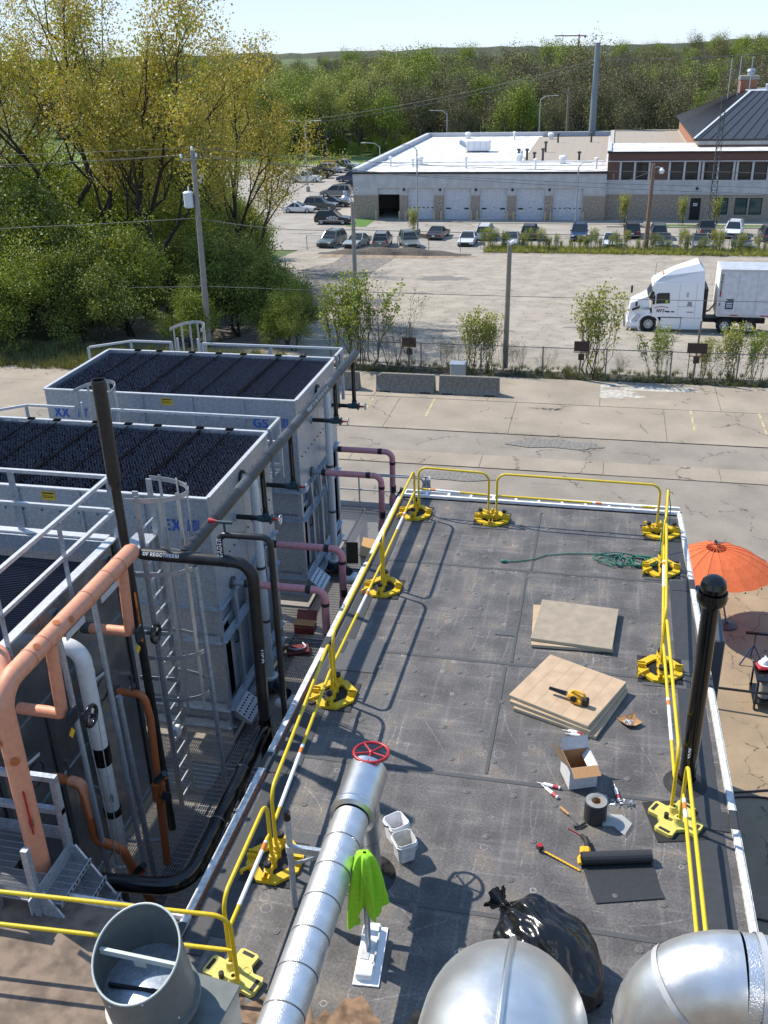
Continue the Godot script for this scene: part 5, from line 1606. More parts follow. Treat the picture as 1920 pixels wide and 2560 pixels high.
	wpart(t, "rail", MB.new().pipe([V(-5.2, 0.17, -20.0), V(-3.75, 0.17, -20.0), V(-3.62, -0.1, -20.0)], 0.022, 0.1, 10), M("grey_rail"))
	# plywood sheets left on the deck
	t = thing("plywood_sheet", "pine plywood offcut lying on the far deck grating", "plywood", V(-5.3, DK + 0.02, -21.6))
	wpart(t, "sheet", MB.new().hexa_at([V(-5.62, DK + 0.05, -21.2), V(-4.75, DK + 0.05, -21.0), V(-4.55, DK + 0.05, -21.9), V(-5.75, DK + 0.05, -22.2)], 0.02), M("plywood"))
	t = thing("plywood_sheet", "dark plywood strip standing behind the pine offcut", "plywood", V(-5.75, DK, -20.9))
	wpart(t, "sheet", MB.new().bev(V(-5.72, DK + 0.28, -20.9), V(0.30, 0.56, 0.02), 0.004, Basis(Vector3.UP, 0.15) * Basis(Vector3.RIGHT, -0.2)), M("brown_dark"))
	t = thing("toolbox", "open red steel toolbox on the deck under the pink pipes", "toolbox", V(-6.0, DK, -17.4))
	wpart(t, "tray", MB.new().bev(V(-5.95, DK + 0.16, -17.5), V(0.45, 0.20, 0.30), 0.02), mat("red_dull", lin(0.16, 0.02, 0.025), 0.5, 0.0, "worn", 3.0))
	wpart(t, "lid", MB.new().bev(V(-5.95, DK + 0.36, -17.66), V(0.46, 0.04, 0.28), 0.015, Basis(Vector3.RIGHT, 0.9)), M("red_dull"))
	wpart(t, "inner_tray", MB.new().box(V(-5.95, DK + 0.30, -17.5), V(0.48, 0.02, 0.28)), M("cardboard"))
	t = thing("chain_hoist_tray", "low red tray with hose beside the toolbox", "tray", V(-5.9, DK, -16.7))
	wpart(t, "tray", MB.new().bev(V(-5.9, DK + 0.06, -16.75), V(0.5, 0.09, 0.34), 0.02, Basis(Vector3.UP, 0.4)), M("red_dull"))
	wpart(t, "hose", MB.new().pipe([V(-6.1, DK + 0.12, -16.7), V(-5.9, DK + 0.16, -16.6), V(-5.7, DK + 0.12, -16.8), V(-5.85, DK + 0.12, -16.95)], 0.02, 0.1, 8), M("alum"))

func build_pipes() -> void:
	var t := thing("header_pipe", "long black steel header pipe running over the condenser valves", "pipe", V(-5.66, 2.5, -16.5))
	var hx := -5.66
	var hy := 2.53
	wpart(t, "header", MB.new().tube(PackedVector3Array([V(hx, hy, -11.45), V(hx, hy, -21.75), V(hx, hy, -21.9)]), [0.092, 0.092, 0.05], 24), M("steel_pipe"))
	for z in [-12.6, -15.2, -17.9, -20.2]: band(t, V(hx, hy, z), V(0, 0, 1), 0.098, 0.03, "steel_pipe")
	for z in [-13.9, -16.2, -17.0, -19.4]: band(t, V(hx, hy, z), V(0, 0, 1), 0.0935, 0.5, "dark_steel")
	flat_text(t, "pipe_stencil", "PRODUCT OF USA ASTM A53 SCH 40", 0.085, Transform3D(Basis(V(0, 0, -1), V(-0.55, 0.83, 0), V(0.83, 0.55, 0)), V(hx + 0.078, hy + 0.052, -18.3) - t.position), M("chalk"), "Droid Sans Mono", 0.002)
	for q in [[-21.5, 1.30], [-19.85, 1.52], [-16.55, 1.36], [-14.88, 1.46]]: valve_set(t, q[0], q[1], hx, hy - 0.05)
	# cross main with capped end, elbow and drop
	t = thing("riser_pipe", "black steel main with capped end turning down beside the roof edge", "pipe", V(-4.7, DK, -11.5))
	var cz := -11.42
	wpart(t, "main", MB.new().pipe([V(-6.28, hy - 0.02, cz), V(-4.62, hy - 0.02, cz), V(-4.67, -0.3, cz - 0.03)], 0.092, 0.27, 24), M("steel_pipe"))
	wpart(t, "end_cap", MB.new().tube(PackedVector3Array([V(-6.40, hy - 0.02, cz), V(-6.33, hy - 0.02, cz), V(-6.27, hy - 0.02, cz)]), [0.05, 0.085, 0.092], 22), M("steel_pipe"))
	for x in [-5.92, -5.42, -4.98]: band(t, V(x, hy - 0.02, cz), Vector3.RIGHT, 0.097, 0.022, "steel_pipe")
	for y in [2.17, 0.1]: band(t, V(-4.645, y, cz - 0.015), Vector3.UP, 0.097, 0.022, "steel_pipe")
	wpart(t, "bypass", MB.new().pipe([V(-5.08, hy, cz), V(-5.08, 2.93, cz), V(-4.32, 2.93, cz - 0.02), V(-4.36, -2.6, cz - 0.1)], 0.048, 0.12, 16), M("steel_pipe"))
	wpart(t, "vent_valve", MB.new().tube(PackedVector3Array([V(-4.98, 2.95, cz), V(-4.98, 3.12, cz)]), 0.018, 8).tube(PackedVector3Array([V(-5.08, 3.13, cz), V(-4.86, 3.13, cz)]), 0.026, 8), M("valve_green"))
	wpart(t, "vent_handle", MB.new().tube(PackedVector3Array([V(-5.20, 3.14, cz), V(-5.08, 3.14, cz)]), [0.045, 0.012], 10), M("red"))
	flat_text(t, "chalk_mark", "HSD", 0.13, Transform3D(Basis(V(0, -1, 0), V(1, 0, 0), V(0, 0, 1)), V(-4.60, 0.95, cz + 0.052) - t.position), M("chalk"), "Droid Sans", 0.002)
	flat_text(t, "chalk_mark", "OF REGOTHERM", 0.075, Transform3D(Basis(V(1, 0, 0), V(0, 0.8, -0.6), V(0, 0.6, 0.8)), V(-5.98, hy + 0.03, cz + 0.084) - t.position), M("chalk"), "Droid Sans", 0.002)
	flat_text(t, "chalk_mark", "HEADER", 0.10, Transform3D(Basis(V(0, 1, 0), V(-1, 0, 0), V(0, 0, 1)), V(-5.07, 2.70, cz + 0.046) - t.position), M("chalk"), "Droid Sans", 0.002)
	wpart(t, "low_run", MB.new().pipe([V(-4.68, -0.42, -11.44), V(-4.72, -0.66, -8.37), V(-6.55, -0.66, -8.20)], 0.116, 0.42, 24), M("black_gloss"))
	wpart(t, "low_tee", MB.new().tube(PackedVector3Array([V(-4.67, -0.25, -11.45), V(-4.68, -2.66, -11.5)]), 0.118, 20), M("black_gloss"))
	for q in [V(-4.70, -0.49, -10.5), V(-4.71, -0.57, -9.5), V(-4.68, -0.9, -11.48)]: wpart(t, "clamp", MB.new().tube(PackedVector3Array([q, q + V(-0.001, -0.003, 0.03)]), 0.121, 20), M("dark_steel"))
	for q in [[-4.72, -10.4], [-4.74, -9.0], [-5.6, -8.3], [-6.2, -8.25]]:
		wpart(t, "stanchion", MB.new().bar(V(q[0], DK, q[1]), V(q[0], -0.72, q[1]), 0.08, 0.08, Vector3.RIGHT), M("dark_steel"))
	# tall open stack
	t = thing("vent_stack", "tall open black steel stack standing on the deck", "stack", V(-6.46, DK, -11.3))
	wpart(t, "lower_pipe", MB.new().tube(PackedVector3Array([V(-6.46, DK, -11.3), V(-6.46, 3.75, -11.22)]), 0.068, 18), M("steel_pipe"))
	wpart(t, "upper_pipe", MB.new().lathe([[0.068, 3.66], [0.096, 3.74], [0.096, 5.22], [0.086, 5.22], [0.086, 4.2], [0.0, 4.2]], V(-6.46, 0, -11.22), 26), M("steel_pipe"))
	wpart(t, "orange_label", MB.new().box(V(-6.41, 1.55, -11.20), V(0.03, 0.85, 0.05), Basis(Vector3.UP, 0.6)), M("sticker_orange"))
	flat_text(t, "label_print", "RELIEF VENT", 0.055, Transform3D(Basis(V(0, -1, 0), V(0.6, 0, -0.8).normalized(), V(0.5, 0, 0.6)).orthonormalized(), V(-6.39, 1.55, -11.185) - t.position), M("ink_black"), "Droid Sans", 0.003)
	# peach painted header with branches
	t = thing("painted_pipe", "large peach painted header pipe on tall steel posts", "pipe", V(-6.2, DK, -9.0))
	var py := 2.85
	var pxx := -6.17
	wpart(t, "header", MB.new().pipe([V(pxx, py, -10.85), V(pxx, py, -7.58), V(pxx, -1.2, -7.57)], 0.120, 0.32, 28), M("peach"))
	wpart(t, "end_cap", MB.new().tube(PackedVector3Array([V(pxx, py, -10.84), V(pxx, py, -10.92), V(pxx, py, -10.96)]), [0.125, 0.095, 0.02], 24), M("peach"))
	for z in [-10.45, -10.1, -9.55, -8.5, -8.2]: band(t, V(pxx, py, z), V(0, 0, 1), 0.1285, 0.02, "peach")
	for q in [[-9.0, 0.4], [-8.8, 1.3], [-8.3, 1.0]]:
		var a: float = q[1]
		wpart(t, "primer_spot", MB.new().lathe([[0.05, 0.0], [0.0, 0.004]], V(pxx + cos(a) * 0.1245, py + sin(a) * 0.1245, q[0]), 9, Basis(Vector3.FORWARD, PI / 2 - a) * Basis(Vector3.UP, 0.5)), M("primer"))
	for z in [-10.55, -8.65]:
		wpart(t, "drop", MB.new().pipe([V(pxx, py - 0.1, z), V(pxx - 0.04, 1.72, z), V(-6.9, 1.68, z - 0.05)], 0.076, 0.05, 20), M("peach"))
		wpart(t, "boss", MB.new().lathe([[0.14, 0.0], [0.14, 0.04], [0.10, 0.05], [0.10, 0.14]], V(-7.12, 1.68, z - 0.07), 18, Basis(Vector3.FORWARD, -PI / 2)), M("rubber"))
		wpart(t, "coupling", MB.new().tube(PackedVector3Array([V(-6.98, 1.68, z - 0.06), V(-6.84, 1.68, z - 0.05)]), 0.088, 18), M("dark_steel"))
		wpart(t, "valve_bonnet", MB.new().bev(V(pxx + 0.10, 1.70, z), V(0.05, 0.22, 0.20), 0.015), M("valve_blue"))
		wpart(t, "valve_tag", MB.new().box(V(pxx + 0.06, 1.45, z + 0.02), V(0.006, 0.10, 0.10), Basis(Vector3.RIGHT, 0.6)), M("sticker_yellow"))
		chain_wheel(t, V(pxx + 0.36, 1.74, z), -0.9 if z < -10 else -1.6)
	wpart(t, "return_bend", MB.new().pipe([V(-6.3, 2.80, -7.9), V(-6.45, 3.0, -8.15), V(-6.75, 2.9, -8.15), V(-6.95, 2.3, -8.0)], 0.075, 0.2, 18), M("peach"))
	wpart(t, "gauge_pipe", MB.new().tube(PackedVector3Array([V(-6.55, 3.05, -8.1), V(-6.6, 3.35, -8.15)]), 0.025, 10), M("primer"))
	wpart(t, "flow_label", MB.new().box(V(-6.085, 1.20, -7.475), V(0.02, 0.62, 0.07), Basis(Vector3.UP, 0.8)), M("red"))
	flat_text(t, "label_print", "HSD", 0.07, Transform3D(Basis(V(0, -1, 0), V(0.7, 0, -0.7), V(0.7, 0, 0.7)), V(-6.072, 1.05, -7.468) - t.position), M("ink_black"), "Droid Sans", 0.003)
	band(t, V(pxx, 0.35, -7.57), Vector3.UP, 0.13, 0.02, "peach")
	for q in [[1.95, 0.9], [2.2, 2.2]]: wpart(t, "primer_spot", MB.new().lathe([[0.06, 0.0], [0.0, 0.004]], V(pxx + cos(q[1]) * 0.125, q[0], -7.57 + sin(q[1]) * 0.125), 9, Basis(Vector3.UP, -q[1]) * Basis(Vector3.FORWARD, PI / 2)), M("primer"))
	for q in [[-6.32, -9.95], [-6.32, -9.05]]:
		wpart(t, "post", MB.new().tube(PackedVector3Array([V(q[0] + 0.02, DK, q[1] - 0.05), V(q[0], 2.66, q[1])]), 0.038, 12), M("galv"))
		wpart(t, "saddle", MB.new().bar(V(pxx + 0.13, 2.76, q[1] - 0.2), V(pxx + 0.13, 2.76, q[1] + 0.25), 0.012, 0.09), M("alum"))
	# red-brown primed drains
	for k in 2:
		t = thing("drain_pipe", ["orange primed drain pipe beside the caged ladder", "orange primed drain pipe stepping down beside the white pipe"][k], "pipe", [V(-6.2, DK, -10.7), V(-6.5, DK, -9.4)][k])
		var z: float = [-11.05, -9.10][k]
		var y: float = [0.24, 0.22][k]
		if k == 0:
			wpart(t, "run", MB.new().pipe([V(-7.0, y, z), V(-6.45, y, z), V(-6.40, -0.2, z), V(-6.22, DK, -10.55)], 0.062, 0.16, 18), M("primer"))
			wpart(t, "valve_body", MB.new().tube(PackedVector3Array([V(-6.30, -1.28, -10.80), V(-6.28, -1.55, -10.74)]), 0.11, 16), M("primer"))
			wpart(t, "valve_bonnet", MB.new().tube(PackedVector3Array([V(-6.22, -1.42, -10.72), V(-6.08, -1.40, -10.66)]), 0.07, 12), M("valve_blue"))
		else:
			wpart(t, "run", MB.new().pipe([V(-7.0, y, z), V(-6.45, y - 0.02, z + 0.02), V(-6.42, -0.85, z), V(-6.05, -0.95, z - 0.02), V(-6.12, DK, -9.75)], 0.068, 0.16, 18), M("primer"))
			wpart(t, "painted_elbow", MB.new().pipe([V(-6.62, y - 0.012, z + 0.013), V(-6.45, y - 0.02, z + 0.02), V(-6.42, -0.4, z)], 0.0695, 0.16, 18, false), M("peach"))
			wpart(t, "valve_body", MB.new().tube(PackedVector3Array([V(-6.09, -1.75, -9.38), V(-6.10, -2.10, -9.52)]), 0.115, 16), M("primer"))
			wpart(t, "valve_bonnet", MB.new().tube(PackedVector3Array([V(-6.0, -1.9, -9.35), V(-5.86, -1.86, -9.30)]), 0.08, 12), M("valve_blue"))
		wpart(t, "boss", MB.new().lathe([[0.18, 0.0], [0.18, 0.04], [0.12, 0.05], [0.12, 0.16]], V(-7.12, y, z), 18, Basis(Vector3.FORWARD, -PI / 2)), M("rubber"))
		wpart(t, "coupling", MB.new().tube(PackedVector3Array([V(-7.0, y, z), V(-6.88, y, z)]), 0.098, 18), M("dark_steel"))
		wpart(t, "gauge_valve", MB.new().tube(PackedVector3Array([V(-6.62, y + 0.06, z), V(-6.62, y + 0.30, z)]), 0.020, 8).box(V(-6.62, y + 0.30, z), V(0.07, 0.06, 0.05)), M("dark_steel"))
		wpart(t, "port_label", MB.new().box(V(-7.112, y + 0.28, z + 0.02), V(0.006, 0.05, 0.32), Basis(Vector3.RIGHT, -0.2)), M("carton_white"))
		var vx: float = [-6.22, -6.0][k]
		var vz: float = [-10.66, -9.3][k]
		wpart(t, "relief_valve", MB.new().pipe([V(vx, -1.5 - k * 0.5, vz), V(vx + 0.05, -1.1 - k * 0.5, vz), V(vx + 0.16, -1.0 - k * 0.5, vz)], 0.022, 0.05, 8), M("primer"))
		wpart(t, "relief_head", MB.new().tube(PackedVector3Array([V(vx - 0.04, -1.12 - k * 0.5, vz - 0.02), V(vx + 0.14, -0.92 - k * 0.5, vz)]), 0.05, 10), M("valve_green") if k == 0 else M("rubber"))
	# white make-up pipes
	t = thing("white_pipe", "white plastic pipe bending down in front of the smooth condenser", "pipe", V(-6.6, DK, -9.9))
	wpart(t, "pipe", MB.new().pipe([V(-7.12, 1.95, -9.72), V(-6.42, 2.05, -9.62), V(-6.52, 0.2, -9.78)], 0.115, 0.22, 24), M("pvc"))
	wpart(t, "lower_pipe", MB.new().tube(PackedVector3Array([V(-6.525, 0.1, -9.79), V(-6.66, DK + 0.35, -10.0)]), 0.112, 24), M("pvc"))
	wpart(t, "coupling", MB.new().tube(PackedVector3Array([V(-6.515, 0.28, -9.775), V(-6.535, -0.05, -9.80)]), 0.132, 24), M("black_gloss"))
	wpart(t, "coupling_joint", MB.new().tube(PackedVector3Array([V(-6.46, 1.60, -9.69), V(-6.47, 1.52, -9.70)]), 0.1185, 24, false), M("pvc"))
	wpart(t, "wall_clamp", MB.new().tube(PackedVector3Array([V(-6.575, -0.98, -9.87), V(-6.58, -1.08, -9.88)]), 0.135, 20), M("black_gloss"))
	wpart(t, "bracket", MB.new().bar(V(-7.1, -0.62, -9.95), V(-6.45, -0.68, -9.75), 0.012, 0.14), M("galv_dark"))
	wpart(t, "bottom_coupling", MB.new().tube(PackedVector3Array([V(-6.64, DK + 0.55, -9.97), V(-6.66, DK + 0.02, -10.0)]), 0.15, 22), M("white_paint"))
	for k in 2:
		var z: float = [-15.35, -20.4][k]
		t = thing("white_pipe", ["tall white plastic pipe behind the black riser, at the middle condenser", "tall white plastic pipe at the farthest condenser"][k], "pipe", V(-6.1, DK, z))
		wpart(t, "pipe", MB.new().pipe([V(FX - 0.05, 2.02, z), V(-6.02, 2.02, z), V(-6.04, DK + 0.3, z)], 0.083, 0.12, 20), M("pvc"))
		wpart(t, "flange", MB.new().tube(PackedVector3Array([V(FX, 2.02, z), V(FX + 0.03, 2.02, z)]), 0.155, 20), M("rubber"))
		wpart(t, "clamp", MB.new().tube(PackedVector3Array([V(-6.03, 0.2, z), V(-6.03, 0.14, z)]), 0.09, 20), M("dark_steel"))
		wpart(t, "clamp", MB.new().tube(PackedVector3Array([V(-6.03, -1.0, z), V(-6.03, -1.05, z)]), 0.09, 20), M("dark_steel"))
		wpart(t, "bottom_flange", MB.new().tube(PackedVector3Array([V(-6.04, DK + 0.36, z), V(-6.04, DK + 0.30, z)]), 0.16, 20), M("pvc"))
		wpart(t, "pump_body", MB.new().ball(V(-6.0, DK + 0.16, z), V(0.26, 0.20, 0.26), 14, 8).tube(PackedVector3Array([V(-5.9, DK + 0.2, z + 0.1), V(-5.6, DK + 0.2, z + 0.35)]), 0.12, 14), M("valve_blue"))
		wpart(t, "elbow", MB.new().pipe([V(-5.7, DK + 0.2, z + 0.65), V(-5.45, DK + 0.2, z + 0.75), V(-5.4, DK + 0.2, z + 0.45)], 0.09, 0.12, 14), M("pvc"))
	# pink insulated lines, two per far condenser
	var names := ["pink insulated pipe at the farthest condenser, behind its twin", "pink insulated pipe at the farthest condenser, in front of its twin", "pink insulated pipe at the middle condenser, behind its twin", "pink insulated pipe at the middle condenser, in front of its twin"]
	var zz := [-21.05, -19.60, -16.0, -14.41]
	for k in 4:
		var z: float = zz[k]
		t = thing("pink_pipe", names[k], "pipe", V(-5.2, DK, z), "pink insulated pipes leaving the condensers")
		var y := 0.34
		var xe: float = [-4.65, -4.60, -4.59, -4.49][k]
		wpart(t, "pipe", MB.new().pipe([V(-5.98, y, z), V(xe, y, z), V(xe - 0.01, -0.72, z)], 0.070, 0.18, 20), M("pink"))
		wpart(t, "bare_end", MB.new().tube(PackedVector3Array([V(FX, y, z), V(-5.97, y, z)]), 0.056, 16), M("galv_dark"))
		wpart(t, "flange", MB.new().tube(PackedVector3Array([V(FX, y, z), V(FX + 0.035, y, z)]), 0.12, 20), M("dark_steel"))
		for q in [[V(-5.95, y, z), Vector3.RIGHT, 0.1], [V(xe - 0.30, y, z), Vector3.RIGHT, 0.1], [V(xe, y - 0.28, z), Vector3.UP, 0.07], [V(xe, -0.62, z), Vector3.UP, 0.16]]:
			wpart(t, "tape_band", MB.new().tube(PackedVector3Array([q[0] - q[1] * q[2] * 0.5, q[0] + q[1] * q[2] * 0.5]), 0.074, 18, false), M("rubber"))
		wpart(t, "valve_lagging", MB.new().lathe([[0.055, -0.74], [0.09, -0.85], [0.10, -1.05], [0.06, -1.15]], V(xe - 0.01, 0, z), 10), M("pink"))
		wpart(t, "drop", MB.new().tube(PackedVector3Array([V(xe - 0.01, -1.1, z), V(xe - 0.01, DK, z)]), 0.06, 12), M("dark_steel"))
		wpart(t, "valve_bonnet", MB.new().tube(PackedVector3Array([V(xe + 0.06, -0.9, z), V(xe + 0.22, -0.62, z)]), 0.035, 10), M("dark_steel"))
		var rg := PackedVector3Array()
		for j in 13: rg.append(V(xe + 0.22 + cos(TAU * j / 12) * 0.04, -0.62 + cos(TAU * j / 12) * -0.03, z + sin(TAU * j / 12) * 0.06))
		wpart(t, "hand_wheel", MB.new().tube(rg, 0.011, 6, false), M("dark_steel"))
	# conduit from the deck
	single("conduit", "thin grey conduit bending along the smooth condenser to the deck", "conduit", MB.new().pipe([V(-7.05, 0.4, -10.55), V(-7.05, DK + 0.15, -10.7), V(-6.4, DK + 0.08, -10.95)], 0.028, 0.25, 8), M("galv_dark"))
	single("support_post", "slim steel post under the black main, near the ladder cage", "post", MB.new().tube(PackedVector3Array([V(-5.44, DK, -11.42), V(-5.50, 2.38, -11.42)]), 0.04, 12), M("galv"))
	single("support_post", "slim steel post standing on the grating behind the orange drain", "post", MB.new().tube(PackedVector3Array([V(-6.27, DK, -10.19), V(-6.30, 0.9, -10.12)]), 0.045, 12), M("galv_dark"))

func build_stairs() -> void: # crossover steps at the roof's near corner
	var t := thing("steel_stairs", "galvanised crossover steps with square rails beside the peach pipe", "stairs", V(-6.4, -0.4, -7.6))
	for k in 4:
		var y := 0.18 - k * 0.26
		var x := -5.80 + k * 0.16
		var g := MB.new()
		grating(g, x - 0.13, x + 0.13, -7.15, -7.85, y, 0.032, 0.1)
		var tr := wpart(t, "tread", g, M("grating"))
		part(tr, "nosing", MB.new().box(V(x + 0.135, y - 0.015, -7.5), V(0.014, 0.07, 0.72)), M("galv"))
		var hl := MB.new()
		for j in 9: hl.box(V(x + 0.1435, y - 0.01, -7.2 - j * 0.075), V(0.004, 0.03, 0.035))
		part(tr, "nosing_holes", hl, M("rubber"), "stuff")
	var pf := MB.new()
	grating(pf, -7.4, -6.42, -7.0, -7.95, 0.34, 0.032, 0.1)
	grating(pf, -6.42, -5.95, -7.0, -7.40, 0.34, 0.032, 0.1)
	wpart(t, "platform", pf, M("grating"), "stuff")
	wpart(t, "platform_edge", MB.new().box(V(-6.7, 0.42, -7.97), V(1.5, 0.2, 0.014)), M("galv"))
	wpart(t, "platform_edge", MB.new().box(V(-5.94, 0.26, -7.45), V(0.014, 0.22, 1.0)), M("galv"))
	for z in [-7.12, -7.88]:
		wpart(t, "stringer", MB.new().bar(V(-5.95, 0.30, z), V(-5.25, -0.9, z), 0.03, 0.22), M("galv"))
		wpart(t, "newel", MB.new().bar(V(-5.96, -1.2, z), V(-5.96, 1.36 if z < -7.5 else 1.0, z), 0.08, 0.08, Vector3.RIGHT), M("galv"))
		wpart(t, "newel", MB.new().bar(V(-6.50, -1.2, z), V(-6.50, 1.36 if z < -7.5 else 1.0, z), 0.08, 0.08, Vector3.RIGHT), M("galv"))
		wpart(t, "leg", MB.new().bar(V(-5.35, DK, z), V(-5.35, -0.75, z), 0.08, 0.08, Vector3.RIGHT), M("galv"))
		wpart(t, "brace", MB.new().bar(V(-5.95, -0.4, z), V(-5.38, -1.6, z), 0.05, 0.05), M("galv"))
	for y in [1.38, 0.88]:
		wpart(t, "rail", MB.new().bar(V(-7.5, y, -7.88), V(-5.92, y, -7.88), 0.075, 0.075), M("galv"))
	for y in [0.98, 0.62]:
		wpart(t, "rail", MB.new().bar(V(-7.5, y, -7.12), V(-6.46, y, -7.12), 0.075, 0.075), M("galv"))

# ---------------------------------------------------------------- yard, kerb side, poles and fences
func wire(label: String, pts: Array, sag: float, r := 0.016) -> void:
	var p := PackedVector3Array()
	for i in pts.size() - 1:
		for k in 12 + (1 if i == pts.size() - 2 else 0):
			var f := k / 12.0
			p.append((pts[i] as Vector3).lerp(pts[i + 1], f) - V(0, sag * 4.0 * f * (1 - f), 0))
	single("overhead_wire", label, "wire", MB.new().tube(p, r, 5), mat("wire", lin(0.10, 0.10, 0.105), 0.6))

func lamp_post(label: String, x: float, z: float, y1: float, arms: Array) -> void:
	var y0 := gy(z)
	var t := thing("street_lamp", label, "street lamp", V(x, y0, z))
	wpart(t, "footing", MB.new().lathe([[0.34, 0.0], [0.34, 0.75], [0.30, 0.80], [0.0, 0.80]], V(x, y0, z), 14), M("concrete"))
	wpart(t, "pole", MB.new().tube(PackedVector3Array([V(x, y0 + 0.8, z), V(x, y1, z)]), [0.12, 0.07], 10), mat("lamp_grey", lin(0.34, 0.36, 0.37), 0.5, 0.2))
	for a in arms:
		var e := V(x + a, y1 + 0.55, z)
		wpart(t, "arm", MB.new().pipe([V(x, y1 - 0.1, z), V(x + a * 0.35, y1 + 0.45, z), e], 0.05, 0.6, 8), M("lamp_grey"))
		wpart(t, "lamp_head", MB.new().bev(e + V(signf(a) * 0.3, 0, 0), V(0.75, 0.10, 0.32), 0.04), M("lamp_grey"))

func chain_fence(label: String, x0: float, x1: float, z: float, h: float, step: float, pitch: float) -> void:
	var t := thing("chain_fence", label, "fence", V((x0 + x1) * 0.5, gy(z), z))
	var y := gy(z)
	var n := int((x1 - x0) / step)
	var fm := mat("fence_wire", lin(0.16, 0.16, 0.155), 0.6, 0.4)
	for i in n + 1:
		var x := lerpf(x0, x1, float(i) / n)
		wpart(t, "post", MB.new().tube(PackedVector3Array([V(x, y, z), V(x + 0.03 * sin(i * 3.1), y + h + 0.05, z)]), 0.035, 7), fm)
	wpart(t, "top_rail", MB.new().tube(PackedVector3Array([V(x0, y + h, z), V(x1, y + h, z)]), 0.022, 6), fm)
	var b := MB.new()
	var x := x0 - h
	while x < x1:
		for s in [1.0, -1.0]:
			var a := V(x if s > 0 else x + h, y + 0.03, z)
			var e := V(x + h if s > 0 else x, y + h, z + 0.004)
			var w := V(0.0045, 0, 0)
			b.quad(a - w, a + w, e + w, e - w)
		x += pitch
	wpart(t, "mesh", b, fm, "stuff")

